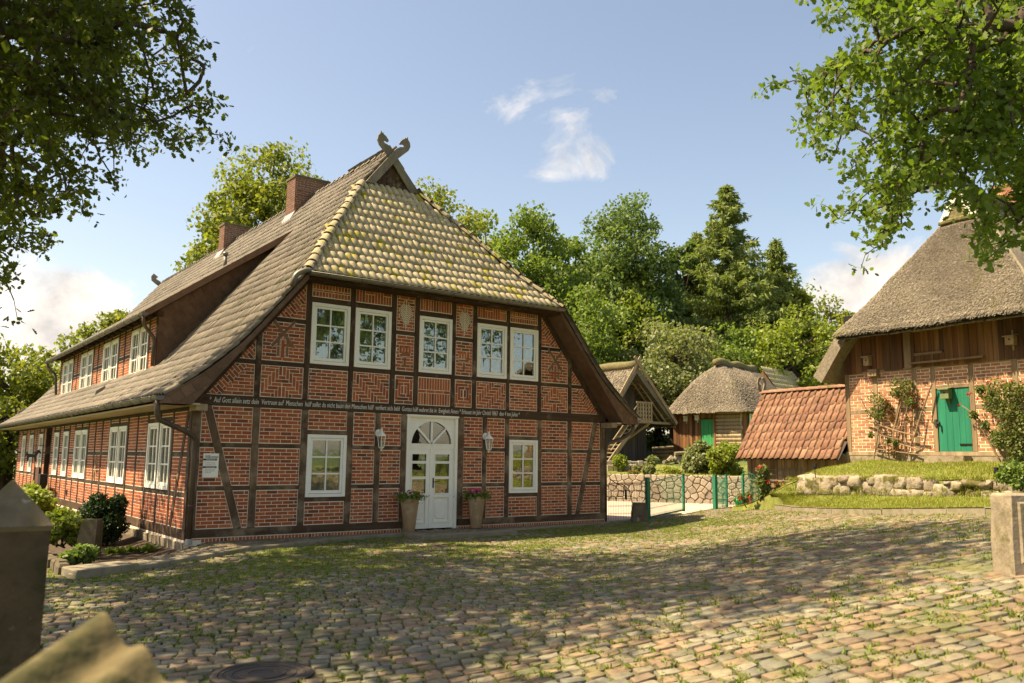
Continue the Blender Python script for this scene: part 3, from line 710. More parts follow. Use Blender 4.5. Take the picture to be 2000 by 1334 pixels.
# ---- facade, upper floor
UP = [(1.11, 1.24), (2.18, 2.30), (3.23, 3.35), (4.28, 4.42), (4.91, 5.04), (5.95, 6.08), (6.58, 6.71), (7.62, 7.74), (8.65, 8.78), (9.70, 9.83)]
rafL = (-1.234, 1., 2.97 - 1.234 * .11); rafR = (1.234, 1., 2.97 + 1.234 * 10.85)
for i, (a, b) in enumerate(UP):
    zt = 5.52 if 0 < i < 9 else 3.0 + 1.234 * ((a - .05) if i == 0 else (10.91 - b)) + .02
    tb('post', FF, a, b, 2.957, zt, m_wood_v)
tb('wall_plate', FF, 2.0, 8.96, 5.522, 5.66, m_wood_h, .02)
tbeam('rafter', FF, (.0, 2.93), (2.28, 5.745), .19, m_wood_v, .02); tbeam('rafter', FF, (10.96, 2.93), (8.68, 5.745), .19, m_wood_v, .02)
pats = {0: 'V', 1: 'run', 2: 'herrR', 3: 'conc', 4: 'sold2', 5: 'conc', 6: 'herrL', 7: 'run', 8: 'V'}
toppat = {1: 'rowl', 2: 'basket', 4: 'sold', 6: 'basket', 7: 'rowl'}
over = orn = orn2 = None; ORN = []
def orn_new():
    global over, orn, orn2
    over, orn, orn2 = MB(), MB(), MB(); ORN.append((over, orn, orn2))
def ornament(poly, m, c=.006):
    q = [p for p in poly]; over.prism(FF, poly, -.01, .001); cv = inset_poly(poly, .009)
    if len(cv) > 2: (orn if m == 1 else orn2).prism(FF, cv, -.005, c)
def windmill(cx, z0):
    orn_new()
    for dx in (-.10, .10):
        for k in range(2): ornament(rect(cx + dx, z0 + .14 + .22 * k, .075, .225), 2)
    ornament(rect(cx, z0 + .20, .09, .40), 1); 
    for a in (.86, -.86): ornament(rect(cx, z0 + .53, .78, .085, a), 2, .010 if a > 0 else .013)
def treeorn(cx, z0, h):
    orn_new()
    ornament([(cx, z0), (cx + .17, z0 + .22), (cx + .17, z0 + h - .22), (cx, z0 + h), (cx - .17, z0 + h - .22), (cx - .17, z0 + .22)], 2, .002)
    lf = 10
    for i in range(lf):
        z = z0 + .1 + (h - .2) * i / lf; half = .15 * min(1, (z - z0 + .05) / .25, (z0 + h - z) / .3)
        for s in (-1, 1): over.beam(FF, (cx + s * .012, z - .02), (cx + s * half, z + half * .75 - .02), .02, -.004, .0065)
    over.beam(FF, (cx, z0 - .05), (cx, z0 + h), .016, -.004, .007)
def broom(cx, z0):
    orn_new()
    for k in range(4): ornament(rect(cx - .12 + .08 * k, z0 + .44, .08, .20), 1)
    ornament(rect(cx, z0 + .305, .30, .07), 2); ornament(rect(cx, z0 + .17, .075, .2), 2)
WIN = []
for i in range(9):
    x0, x1 = UP[i][1], UP[i + 1][0]; hp = [rafL] if i == 0 else ([rafR] if i == 8 else [])
    panel(FF, clipped(x0, x1, 2.957, 3.63, *hp), pats[i]); tb('rail', FF, x0, x1, 3.632, 3.728, m_wood_h, .004)
    if i in (1, 2, 4, 6, 7):
        WIN.append((x0, x1)); panel(FF, clipped(x0, x1, 5.215, 5.52), toppat[i]); tb('rail', FF, x0, x1, 5.10, 5.213, m_wood_h, .004)
    else:
        panel(FF, clipped(x0, x1, 3.73, 4.58, *hp)); tb('rail', FF, x0, x1 if i != 8 else 9.45, 4.582, 4.678, m_wood_h, .004) if i else tb('rail', FF, 1.52, x1, 4.582, 4.678, m_wood_h, .004)
        if i in (3, 5):
            panel(FF, clipped(x0, x1, 4.68, 5.52)); treeorn((x0 + x1) / 2, 4.77, .66); broom((x0 + x1) / 2, 3.80)
        else: windmill((x0 + x1) / 2 + (.02 if i else -.02), 3.80)
for sgn, hp, (x0, x1, z0, z1) in ((1, rafL, (1.3, 2.18, 4.68, 5.52)), (-1, rafR, (8.78, 9.66, 4.68, 5.52)), (1, rafL, (.05, 1.11, 2.957, 3.63)), (-1, rafR, (9.83, 10.9, 2.957, 3.63)), (1, rafL, (.6, 1.11, 3.73, 4.3)), (-1, rafR, (9.83, 10.4, 3.73, 4.3))):
    p = clipped(x0, x1, z0, z1, hp); BK.setdefault((id(FF), False), MB()).prism(FF, p, -.13, -.006); cv = inset_poly(p, .013)
    if z0 in (2.957, 4.68):
        near = clip(cv, -hp[0], -hp[1], -hp[2] + .42); far = clip(cv, hp[0], hp[1], hp[2] - .42)
        put(FF, far, run(*bb_(far)))
    else: near = cv
    put(FF, near, run(*bb_(near), ang=-.78 * sgn))
tb('rail', FF, .62, 1.11, 3.632, 3.728, m_wood_h, .004); tb('rail', FF, 9.83, 10.34, 3.632, 3.728, m_wood_h, .004)
# ---- side wall
SW = [(1.35, 2.2, 0), (2.33, 3.22, 0), (5.26, 6.1, 1), (6.2, 7.1, 1), (10.06, 10.94, 2), (11.02, 11.92, 2), (13.0, 13.9, 3), (14.75, 15.65, 4), (18.1, 18.95, 5), (20.42, 21.35, 6), (22.48, 23.4, 7)]
sp = [.05, 1.28, 2.265, 3.30, 4.25, 5.18, 6.15, 7.18, 8.1, 9.0, 9.98, 10.98, 12.0, 12.92, 13.98, 14.67, 15.73, 16.35, 17.45, 18.02, 19.03, 19.7, 20.34, 21.43, 22.4, 23.48, 24.7]
for y in sp: tb('post', FS, y - .055 if y > .1 else -.01, y + .055 if y > .1 else .17, .29, 2.62, m_wood_v)
tb('sill_beam', FS, -.02, 24.8, .09, .288, m_wood_h, .02); tb('wall_plate', FS, 0, 24.8, 2.622, 2.74, m_wood_h, .02)
for i in range(len(sp) - 1):
    y0, y1 = sp[i] + .055, sp[i + 1] - .055; 
    if i == 0: y0 = .17
    w_ = [w for w in SW if abs((w[0] + w[1]) / 2 - (y0 + y1) / 2) < .2]
    if i == 17: continue
    if w_:
        panel(FS, clipped(y0, y1, .29, .90)); panel(FS, clipped(y0, y1, 2.54, 2.62))
        tb('rail', FS, y0, y1, .902, 1.0, m_wood_h, .004); tb('rail', FS, y0, y1, 2.44, 2.538, m_wood_h, .004)
    else:
        if i == 0:
            tbeam('brace', FS, (.24, 2.6), (1.06, .3), .13, m_wood_v)
        for z0, z1 in ((.29, .90), (1.0, 1.70), (1.80, 2.62)): panel(FS, clipped(y0, y1, z0, z1))
        for z0, z1 in ((.902, .998), (1.702, 1.798)): tb('rail', FS, y0, y1, z0, z1, m_wood_h, .004)
# rear porch opening
mb = MB(); mb.box(FS, 16.41, 17.39, .05, 2.6, -.5, -.4); part(mb, 'porch_door', m_wood_v, house)
# natural stone plinth under the side wall
pl = MB(); pl.box(FS, -.06, 24.85, -.45, .088, -.3, .03); plo = part(pl, 'plinth', m_mortar, house)
y = -.05
while y < 24.6:
    l = random.uniform(.35, .8); mb = MB(); mb.box(FS, y, y + l - .02, -.45, .06 + random.uniform(-.03, .0), .02, .055 + random.uniform(0, .02), None, .012); o = mb.build('stone', m_palestone, plo); o.matrix_parent_inverse = PM(plo).inverted(); y += l
for x_, x2_ in ((-.13, 4.65), (6.24, 11.06)): mb = MB(); mb.box(FF, x_, x2_, -.3, .018, -.2, .012); part(mb, 'footing', m_palestone, house)
# ---- dormer wall
dsp = [5.60, 6.28, 7.26, 8.24, 9.0, 9.72, 10.80, 11.88, 12.66, 13.36, 14.36, 15.46, 16.15, 16.86, 17.94, 19.0, 19.52]
DW = [(6.34, 7.2), (7.32, 8.18), (9.78, 10.74), (10.86, 11.82), (13.42, 14.3), (14.42, 15.4), (16.92, 17.88), (18.0, 18.94)]
for y in dsp: tb('post', FD, y - .05, y + .05, 3.60, 5.28, m_wood_v)
for i in range(len(dsp) - 1):
    y0, y1 = dsp[i] + .05, dsp[i + 1] - .05
    if any(abs((w[0] + w[1]) / 2 - (y0 + y1) / 2) < .2 for w in DW): panel(FD, clipped(y0, y1, 5.18, 5.28)); panel(FD, clipped(y0, y1, 3.6, 3.83)); continue
    for z0, z1 in ((3.6, 4.45), (4.55, 5.28)): panel(FD, clipped(y0, y1, z0, z1))
    tb('rail', FD, y0, y1, 4.452, 4.548, m_wood_h, .004)
tb('wall_plate', FD, 5.5, 19.6, 5.282, 5.42, m_wood_h, .02)
mb = MB(); mb.box(FD, 5.48, 19.62, 3.60, 3.81, .005, .02); part(mb, 'lead_apron', m_lead, house)
for b_k in BK.values(): part(b_k, 'wall', m_mortar, house)
# ---- bricks: the 300 that show largest singly, the others joined
def brick_size(t):
    c = np.mean([t[0].p(*q) for q in t[1]], 0); q = proj(c)[0]
    return -area(t[1]) / q[2] ** 2 if (t[0] is FF and t[3]) else 0
ordb = sorted(range(len(BR)), key=lambda i: brick_size(BR[i])); single = set(ordb[:300]); bm = MB(); bcache = {}
for i, (fr, p, c, _) in enumerate(BR):
    if i in single:
        x0, x1, z0, z1 = bb_(p); key = (round(x1 - x0, 3), round(z1 - z0, 3))
        if len(p) == 4 and abs((x1 - x0) * (z1 - z0) - area(p)) < 1e-5:
            if key not in bcache:
                t = MB(); t.prism(WORLD, [(-key[0] / 2, -key[1] / 2), (key[0] / 2, -key[1] / 2), (key[0] / 2, key[1] / 2), (-key[0] / 2, key[1] / 2)], -.02, 0, 0, False, .003); bcache[key] = t.mesh('brick', m_brick)
            link('brick', bcache[key], house, mw=fr.mat((x0 + x1) / 2, (z0 + z1) / 2, c)); continue
    bm.prism(fr, p, -.02, c, None, False, .003)
part(bm, 'brickwork', m_brick, house, kind='stuff')
m_ornb = mat('dark_brick', [(.20, .105, .06), (.24, .125, .07), (.17, .09, .055)], .9, .3, 20)
for a_, b_, c_ in ORN:
    oo = part(a_, 'brick_ornament', m_mortar, house)
    for t_, nm_, mm_ in ((b_, 'red_ornament_bricks', m_brick), (c_, 'dark_ornament_bricks', m_ornb)):
        if t_.v: q_ = t_.build(nm_, mm_, None, kind='stuff'); q_.parent = oo; q_.matrix_parent_inverse = PM(oo).inverted()
mb = MB(); mb.wbox(.35, 10.6, .45, 24.4, 0, 2.75); mb.wbox(2.35, 8.6, .45, 24.4, 2.75, 5.35); mb.wbox(1.0, 2.3, 5.8, 19.3, 2.76, 5.2); part(mb, 'dark_core', m_dark, house)  # solid near-black boxes added to block light, standing in for unlit rooms
mb = MB(); mb.wbox(10.75, 11.02, .14, 24.75, 0, 2.9); mb.wbox(0, 11, 24.6, 24.75, 0, 2.9); part(mb, 'rear_wall', m_brick, house)

# ---- windows
def make_window(w, h, bars=(1, 2), curtain=True, fw=.075, style=m_curtain):
    fr = WORLD; casing = MB()
    for a0, a1, b0, b1 in ((0, fw, 0, h), (w - fw, w, 0, h), (fw, w - fw, 0, fw * .95), (fw, w - fw, h - fw, h)): casing.box(fr, a0, a1, b0, b1, -.11, .028, 0, .006)
    root = casing.build('window', m_white); s = .05; i0 = fw + .004
    sash = MB()
    for a0, a1, b0, b1 in ((i0, i0 + s, i0, h - i0), (w - i0 - s, w - i0, i0, h - i0), (i0 + s, w - i0 - s, i0, i0 + s * 1.3), (i0 + s, w - i0 - s, h - i0 - s, h - i0)): sash.box(fr, a0, a1, b0, b1, -.06, .008, 0, .008)
    sash.build('sash', m_white, root)
    gx0, gx1, gy0, gy1 = i0 + s, w - i0 - s, i0 + s * 1.3, h - i0 - s
    gb = MB(); t = .016
    for i in range(bars[0]): x = gx0 + (gx1 - gx0) * (i + 1) / (bars[0] + 1); gb.box(fr, x - t, x + t, gy0, gy1, -.045, .0, 0, .005)
    for j in range(bars[1]): y_ = gy0 + (gy1 - gy0) * (j + 1) / (bars[1] + 1); gb.box(fr, gx0, gx1, y_ - t, y_ + t, -.044, -.002, 0, .005)
    gb.build('glazing_bars', m_white, root)
    nx, ny = bars[0] + 1, bars[1] + 1; pw, ph = (gx1 - gx0) / nx, (gy1 - gy0) / ny
    pm_ = MB(); pm_.box(fr, -pw / 2, pw / 2, -ph / 2, ph / 2, -.002, .002); me = pm_.mesh('pane', m_glass)
    for i in range(nx):
        for j in range(ny):
            mw_ = Matrix.Translation((gx0 + pw * (i + .5), gy0 + ph * (j + .5), -.028)) @ Matrix.Rotation(random.uniform(-.006, .006), 4, 'X') @ Matrix.Rotation(random.uniform(-.006, .006), 4, 'Y')
            link('pane', me, root, mw=mw_)
    if curtain:
        cu = MB(); n_ = 40; P = np.zeros((2, n_, 3))
        for k in range(n_):
            x = .03 + (w - .06) * k / (n_ - 1); P[:, k, 0] = x; P[:, k, 2] = -.15 + .014 * math.sin(k * 1.7) * (1 + .4 * math.sin(k * .5)); P[0, k, 1] = .03; P[1, k, 1] = h - .03
        cu.grid(P); cu.build('curtain', style, root)
    return root
w_front = make_window(.92, 1.355); w_blind = make_window(.92, 1.355, style=m_blind); w_dark = make_window(.92, 1.355, curtain=False)
w_side = make_window(.86, 1.40); w_side2 = make_window(.86, 1.40, curtain=False); w_dorm = make_window(.86, 1.34); w_shutter = None
def place(proto, fr, a, b, used=set(), w=None):
    m_ = fr.mat(a, b, 0) if not fr.flip else fr.mat(a, b, 0)
    if w: m_ = m_ @ Matrix.Diagonal((w[0], w[1], 1, 1))
    if proto not in used:
        used.add(proto); proto.parent = house; proto.matrix_basis = PM(house).inverted() @ m_; return proto
    return dup(proto, house, m_)
for k, (x0, x1) in enumerate(WIN): place([w_front, w_front, w_front, w_dark, w_dark][k], FF, (x0 + x1) / 2 - .46, 3.735)
place(w_blind, FF, 2.33, .872, w=(1, .985)); place(w_dark, FF, 7.74, .872, w=(1, .985))
for k, (a, b, g_) in enumerate(SW): place(w_side if k not in (1, 3, 4, 5) else w_side2, FS, a, 1.005, w=((b - a) / .86, 1.43 / 1.40))
for k, (a, b) in enumerate(DW): place(w_dorm, FD, a, 3.835, w=((b - a) / .86, 1))
# white hinged screens leaning outward on two of the upper windows
# ---- front door
door = MB()
D0, D1, DZ, DT = 4.765, 6.175, .075, 2.725
for a0, a1, b0, b1 in ((D0, D0 + .07, DZ, DT), (D1 - .07, D1, DZ, DT), (D0 + .07, D1 - .07, DT - .06, DT)): door.box(FF, a0, a1, b0, b1, -.2, .03, 0, .008)
door.box(FF, D0 - .02, D1 + .02, DT - .035, DT + .004, .0, .055, 0, .008)
dcx = (D0 + D1) / 2; ar = .555; zb = 2.03; x0, x1, z1 = D0 + .07, D1 - .07, DT - .06
arc = [(dcx + ar * math.cos(t), zb + ar * math.sin(t)) for t in np.linspace(0, math.pi, 25)]
outer = []
for (a, b) in arc:
    dx, dz = a - dcx, b - zb; k = min((x1 - dcx) / abs(dx) if abs(dx) > 1e-6 else 99, (z1 - zb) / dz if dz > 1e-6 else 99); outer.append((dcx + dx * k, zb + dz * k))
for i in range(24): door.prism(FF, [arc[i], outer[i], outer[i + 1], arc[i + 1]], -.09, -.03)
door.box(FF, x0, x1, zb - .09, zb, -.09, -.03)
do = part(door, 'front_door', m_white, house)
def sub(mb, name, m, parent): o = mb.build(name, m, None); o.parent = parent; o.matrix_parent_inverse = PM(parent).inverted(); return o
mb = MB()
for t in (.785, 1.571, 2.356): mb.beam(FF, (dcx, zb + .02), (dcx + ar * math.cos(t), zb + ar * math.sin(t)), .05, -.085, -.022, 0, .008)
mb.box(FF, dcx - ar, dcx + ar, zb - .0, zb + .03, -.086, -.018)
for i in range(24): 
    o_ = [((a - dcx) * 1.06 + dcx, (b - zb) * 1.06 + zb) for a, b in (arc[i], arc[i + 1])]; mb.prism(FF, [arc[i], o_[0], o_[1], arc[i + 1]], -.05, -.015)
sub(mb, 'fanlight_bars', m_white, do)
for k in range(4):
    t = np.linspace(k * math.pi / 4, (k + 1) * math.pi / 4, 8); mb = MB(); mb.prism(FF, [(dcx, zb + .01)] + [(dcx + ar * math.cos(q), zb + ar * math.sin(q)) for q in t], -.062, -.058); sub(mb, 'pane', m_glass, do)
zt = zb - .09
for s in (0, 1):
    a0, a1 = (x0, dcx - .012) if s == 0 else (dcx - .006, x1); st_ = .115; lf = MB(); lv = [DZ + .02, DZ + .16, .80, .86, 1.26, 1.31, 1.66, 1.70, zt - .11, zt]
    lf.box(FF, a0, a0 + st_, lv[0], zt, -.085, -.04, 0, .004); lf.box(FF, a1 - st_, a1, lv[0], zt, -.085, -.04, 0, .004)
    lv = [DZ + .02, DZ + .15, .83, .90, 1.24, 1.29, 1.60, 1.65, zt - .12, zt]
    for b0, b1 in ((lv[0], lv[1]), (lv[2], lv[3]), (lv[4], lv[5]), (lv[6], lv[7]), (lv[8], lv[9])): lf.box(FF, a0 + st_, a1 - st_, b0, b1, -.085, -.04)
    lf.box(FF, a0 + st_, a1 - st_, lv[1], lv[2], -.08, -.062)
    leaf = sub(lf, 'door_leaf', m_white, do)
    gl = [(lv[3], lv[4]), (lv[5], lv[6]), (lv[7], lv[8])]
    mo = MB()
    for b0, b1 in gl + [(lv[1] + .015, lv[2] - .02)]:
        A0, A1 = a0 + st_, a1 - st_
        for q in ((A0 - .018, A0 + .008, b0 - .018, b1 + .018), (A1 - .008, A1 + .018, b0 - .018, b1 + .018), (A0 + .008, A1 - .008, b0 - .018, b0 + .006), (A0 + .008, A1 - .008, b1 - .006, b1 + .018)): mo.box(FF, *q, -.05, -.026, 0, .005)
    A0, A1, b0, b1 = a0 + st_ + .035, a1 - st_ - .035, lv[1] + .08, lv[2] - .09; ch = .06
    octo = [(A0 + ch, b0), (A1 - ch, b0), (A1, b0 + ch), (A1, b1 - ch), (A1 - ch, b1), (A0 + ch, b1), (A0, b1 - ch), (A0, b0 + ch)]
    mo.prism(FF, octo, -.065, -.045, 0, False, .014); sub(mo, 'moulding', m_white, do)
    for b0, b1 in gl: mb = MB(); mb.box(FF, a0 + st_, a1 - st_, b0, b1, -.066, -.062); sub(mb, 'pane', m_glass, do)
mb = MB(); mb.box(FF, dcx - .03, dcx + .045, DZ + .02, zt, -.05, -.02, 0, .01); sub(mb, 'cover_strip', m_white, do)
mb = MB(); mb.box(FF, dcx + .045, dcx + .085, 1.03, 1.26, -.042, -.018, 0, .004); mb.tube([FF.p(dcx + .065, 1.17, -.02), FF.p(dcx + .065, 1.17, .035), FF.p(dcx + .09, 1.172, .045), FF.p(dcx + .15, 1.185, .045), FF.p(dcx + .19, 1.17, .042)], .009, 6); sub(mb, 'handle', m_iron, do)
mb = MB(); mb.wbox(D0, D1, .3, .34, 0, 2.7); sub(mb, 'hall_dark_backing', m_dark, do)  # near-black sheet standing in for the unlit hall behind the glass

# ---- roof surfaces
PRO = [(-.80, 2.86), (-.45, 3.11), (-.1, 3.38), (.25, 3.68), (.60, 4.00), (.95, 4.41), (5.48, 10.0)]
HIP = [(-.58, 5.63), (-.1, 6.06), (.4, 6.55), (2.42, 8.92)]
def interp_poly(pts, s):
    for i in range(len(pts) - 1):
        p, q = np.array(pts[i]), np.array(pts[i + 1]); l = np.linalg.norm(q - p)
        if s <= l or i == len(pts) - 2: return p + (q - p) * (s / l), (q - p) / l
        s -= l
def plen(pts): return sum(np.linalg.norm(np.array(pts[i + 1]) - np.array(pts[i])) for i in range(len(pts) - 1))
def hipy(z):
    zs = [p[1] for p in HIP]; ys_ = [p[0] for p in HIP]; return float(np.interp(z, zs, ys_)) if z < 8.92 else 2.45
YEND = 25.35
def tile_mesh(pitch, ln, amp=1., prof=None):
    pr = [(0, -.014), (.06, .008), (.16, .025), (.42, .033), (.66, .026), (.78, .008), (.88, -.012), (1.0, -.017), (1.06, -.013)]; n_ = len(pr)
    pr = prof or pr; n_ = len(pr)
    V = [(u * pitch, 0, h * amp + .030) for u, h in pr] + [(u * pitch, ln, h * amp + .012) for u, h in pr] + [(u * pitch, .0, h * amp + .012) for u, h in pr]
    F = [(i, i + 1, n_ + i + 1, n_ + i) for i in range(n_ - 1)] + [(2 * n_ + i, 2 * n_ + i + 1, i + 1, i) for i in range(n_ - 1)]
    return np.array(V), np.array(F)
TP, TC = .183, .345
TV, TF = tile_mesh(TP, .40); TVL, _ = tile_mesh(TP, .40, 1., [(0, -.028), (.05, .022), (.16, .040), (.34, .040), (.55, .022), (.72, .002), (.86, -.014), (1.0, -.026), (1.06, -.026)])
def slope_tiles(profile, conv, ylo, yhi, cut, s0=0.):
    """profile in (h,z), conv maps (h,y,z) to world; returns matrices"""
    out = []; S_ = plen(profile); s = s0
    while s < S_ - .1:
        p, t = interp_poly(profile, s); p2, _ = interp_poly(profile, min(S_, s + TC)); t = (p2 - p) / np.linalg.norm(p2 - p); pm_ = (p + p2) / 2
        k0 = int(ylo / TP) - 1
        y_ = k0 * TP
        while y_ < yhi:
            if y_ >= ylo - .06 and not cut(pm_[0], y_ + TP / 2, pm_[1]): out.append(conv(p, t, y_))
            y_ += TP
        s += TC
    return out
def mk(o, ux, uy, uz):
    m = np.eye(4); m[:3, 0] = ux; m[:3, 1] = uy; m[:3, 2] = uz; m[:3, 3] = o; return m
def jit(): return np.array([random.uniform(-.007, .007), random.uniform(-.007, .007), random.uniform(-.004, .006)])
def convL(p, t, y_): return mk(np.array([p[0], y_, p[1]]) + jit(), (0, -1, 0) if False else (0, 1, 0), (t[0], 0, t[1]), (-t[1], 0, t[0]))
def cutL(x, y_, z): return y_ < hipy(z) - .02 or (5.35 < y_ < 19.75 and .52 < x < 3.72)
tilesL = slope_tiles(PRO, convL, -.60, YEND, cutL)
DPRO = [(.10, 5.30), (3.86, 8.02)]
tilesD = slope_tiles(DPRO, convL, 5.12, 20.0, lambda x, y_, z: False)
def convH(p, t, x_): return mk(np.array([x_, p[0], p[1]]) + jit(), (1, 0, 0), (0, t[0], t[1]), (0, -t[1], t[0]))
def xroof(z): 
    zs = [p[1] for p in PRO]; xs_ = [p[0] for p in PRO]; return float(np.interp(z, zs, xs_))
tilesH = slope_tiles(HIP, convH, 1.6, 9.3, lambda y_, x, z: x < xroof(z) - .02 or x > 10.96 - xroof(z) + .02)
def convR(p, t, y_): return mk(np.array([10.96 - p[0], y_, p[1]]) + jit(), (0, -1, 0), (-t[0], 0, t[1]), (t[1], 0, t[0]))
tilesR = slope_tiles(PRO, convR, -.60, 5., lambda x, y_, z: y_ < hipy(z) + .05)
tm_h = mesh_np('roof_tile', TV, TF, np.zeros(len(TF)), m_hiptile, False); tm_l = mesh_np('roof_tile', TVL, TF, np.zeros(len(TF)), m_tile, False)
# make the S-curve shade smoothly across, keep the lower edge crisp
allt = [(m_, 'h') for m_ in tilesH] + [(m_, 'l') for m_ in tilesL + tilesD + tilesR]
def tsize(t): q = proj(t[0][:3, 3])[0]; return (q[2] if 0 < q[0] < 2000 else 1e5) * (1 if t[1] == 'h' else 1.25)
allt.sort(key=tsize)
roof = MB()
def deck(profile, conv, ys_, drop=.012):
    P = np.array([[conv(p[0], y_, p[1] - drop) for y_ in ys_] for p in profile]); roof.grid(P)
Z89 = 8.92
lowp = [p for p in PRO if p[1] < 5.6] + [(xroof(5.6), 5.6)]
deck(lowp, lambda x, y_, z: (x, y_, z), (-.56, YEND)); deck(lowp, lambda x, y_, z: (10.96 - x, y_, z), (-.56, YEND))
zs_ = np.linspace(5.6, 8.92, 12)
for sg_ in (0, 1):
    P = np.array([[((xroof(z) if sg_ == 0 else 10.96 - xroof(z)), y_, z - .012) for y_ in (hipy(z), YEND)] for z in list(zs_) + [10.0]]); P[-1, 0, 1] = 2.45; roof.grid(P)
P = np.array([[(x, hipy(z), z - .014) for x in (xroof(z), 10.96 - xroof(z))] for z in zs_]); roof.grid(P)
deck(DPRO, lambda x, y_, z: (x, y_, z), (5.14, 19.98))
P = np.array([[(x, y_, z) for y_ in (5.14, 19.98)] for x, z in ((.12, 5.18), (3.9, 7.9))]); roof.grid(P)
roofo = part(roof, 'roof', m_deck, house)
for i, (m_, k) in enumerate(allt[:300]):
    o = link('roof_tile', tm_h if k == 'h' else tm_l, roofo); o.matrix_basis = Matrix(m_.tolist()); o.matrix_parent_inverse = Matrix.Identity(4)
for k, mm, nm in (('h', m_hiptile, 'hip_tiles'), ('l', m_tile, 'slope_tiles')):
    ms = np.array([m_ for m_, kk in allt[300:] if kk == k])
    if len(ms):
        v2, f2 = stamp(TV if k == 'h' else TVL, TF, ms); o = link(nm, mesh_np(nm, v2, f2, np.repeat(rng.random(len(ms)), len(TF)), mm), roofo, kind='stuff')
# hip and ridge caps
cap = MB(); k = 8
V = []
for ln, rr_ in ((0, .125), (.40, .10)):
    for i in range(k + 1):
        t = math.pi * i / k; V.append((math.cos(t) * rr_, ln, math.sin(t) * rr_ * .85 - .02))
V += [(v[0] * .84, v[1], v[2] * .84) for v in V[:k + 1]]
cap.add(V, [(i, i + 1, k + 1 + i + 1, k + 1 + i) for i in range(k)] + [(2 * k + 2 + i, 2 * k + 3 + i, i + 1, i) for i in range(k)], 0)
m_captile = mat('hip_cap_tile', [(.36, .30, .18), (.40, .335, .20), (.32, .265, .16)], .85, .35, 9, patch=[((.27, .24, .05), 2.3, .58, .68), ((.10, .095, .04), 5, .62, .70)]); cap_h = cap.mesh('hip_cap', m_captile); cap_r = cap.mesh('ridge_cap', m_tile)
def caps(name, me, p, q, upv, lift=.03, step=.34):
    p, q = np.array(p, float), np.array(q, float); L_ = np.linalg.norm(q - p); d = (q - p) / L_; n_ = max(1, int(L_ / step)); u = np.cross(d, upv); u /= np.linalg.norm(u); w_ = np.cross(u, d)
    for i in range(n_):
        o = p + d * (L_ * i / n_) + w_ * (lift + .02); d2 = unit(d - w_ * .05); w2 = np.cross(u, d2)
        ob = link(name, me, roofo); ob.matrix_basis = Matrix(mk(o + jit(), u, d2, w2).tolist())
for sg_ in (0, 1):
    pts = [np.array([xroof(z) if sg_ == 0 else 10.96 - xroof(z), hipy(z), z]) for z in (5.63, 6.06, 6.55, 7.7, 8.9)]
    for a, b in zip(pts, pts[1:]): caps('hip_cap', cap_h, a, b, (-.6 if sg_ == 0 else .6, -.6, 1))
caps('ridge_cap', cap_r, (5.48, 2.5, 10.0), (5.48, 25.3, 10.0), (0, 0, 1), .0)
# ---- verge boxes clad with shingles, cheek of the dormer
mb = MB(); sh = []
def verge(mirror):
    global mb
    f = (lambda x: x) if not mirror else (lambda x: 10.96 - x)
    segs = [[(-.86, 2.70), (-.28, 2.70), (.02, 3.07), (-.1, 3.33), (-.84, 2.82)], [(.02, 3.07), (.45, 3.60), (.25, 3.63), (-.1, 3.33)], [(.45, 3.60), (.90, 4.15), (.62, 3.98), (.25, 3.63)], [(.90, 4.15), (1.98, 5.47), (1.98, 5.62), (.95, 4.36), (.62, 3.98)]]
    for sgm in segs:
        pl_ = [(f(a), b) for a, b in sgm]; mb.prism(FF, pl_, .02, .545)
        x0, x1, z0, z1 = bb_(pl_); an = (-.15 if sgm is segs[0] else .88) * (-1 if mirror else 1)
        if sgm is segs[0]: an = .62 * (-1 if mirror else 1)
        for q in run(x0 - .2, x1 + .2, z0 - .2, z1 + .2, L=.24, H=.20, ang=an):
            cq = clip_convex(q, inset_poly(pl_, .002) or pl_)
            if len(cq) >= 3 and area(cq) > .002: sh.append((FF, cq, .548))
verge(False); part(mb, 'verge_box', m_shingle, house); mb = MB(); verge(True); part(mb, 'verge_box', m_shingle, house)
FCH = Fr((0, 5.55, 0), (1, 0, 0), (0, 0, 1), (0, -1, 0))
cheek = [(.52, 3.92), (3.78, 7.88), (.52, 5.44)]
mb = MB(); mb.prism(FCH, cheek, -.1, 0.); part(mb, 'dormer_cheek', m_shingle, house)
mb = MB(); mb.prism(Fr((0, 19.57, 0), (1, 0, 0), (0, 0, 1), (0, -1, 0)), cheek, -.1, 0.); part(mb, 'dormer_cheek', m_shingle, house)
for q in run(.5, 3.8, 3.9, 7.9, L=.30, H=.24, ang=.63):
    cq = clip_convex(q, cheek)
    if len(cq) >= 3 and area(cq) > .004: sh.append((FCH, cq, .006))
for fr, q, c in sh: mb = MB(); mb.prism(fr, q, c - .012, c + random.uniform(0, .007), 0, False, .004); part(mb, 'shingle', m_shingle, house)
# dormer verge board and eaves
mb = MB(); fr = Fr((0, 5.10, 0), (1, 0, 0), (0, 0, 1), (0, -1, 0)); mb.prism(fr, [(.05, 5.14), (3.9, 7.93), (3.9, 8.12), (.05, 5.33)], -.03, .0); part(mb, 'dormer_verge_board', m_shingle, house)
mb = MB(); mb.prism(fr, [(.05, 5.12), (.5, 5.44), (3.8, 7.86), (3.9, 7.92)], -.45, -.03); part(mb, 'dormer_soffit', m_shingle, house)
for y in np.arange(5.9, 19.6, .75): mb = MB(); mb.wbox(.12, .5, y - .04, y + .04, 5.30, 5.40); part(mb, 'rafter_end', m_wood_h, house)
mb = MB(); mb.wbox(-.76, -.11, -.5, YEND, 2.70, 2.735); part(mb, 'eaves_soffit', m_beige, house)
mb = MB(); mb.wbox(11.06, 11.72, -.5, YEND, 2.70, 2.735); part(mb, 'eaves_soffit', m_beige, house)
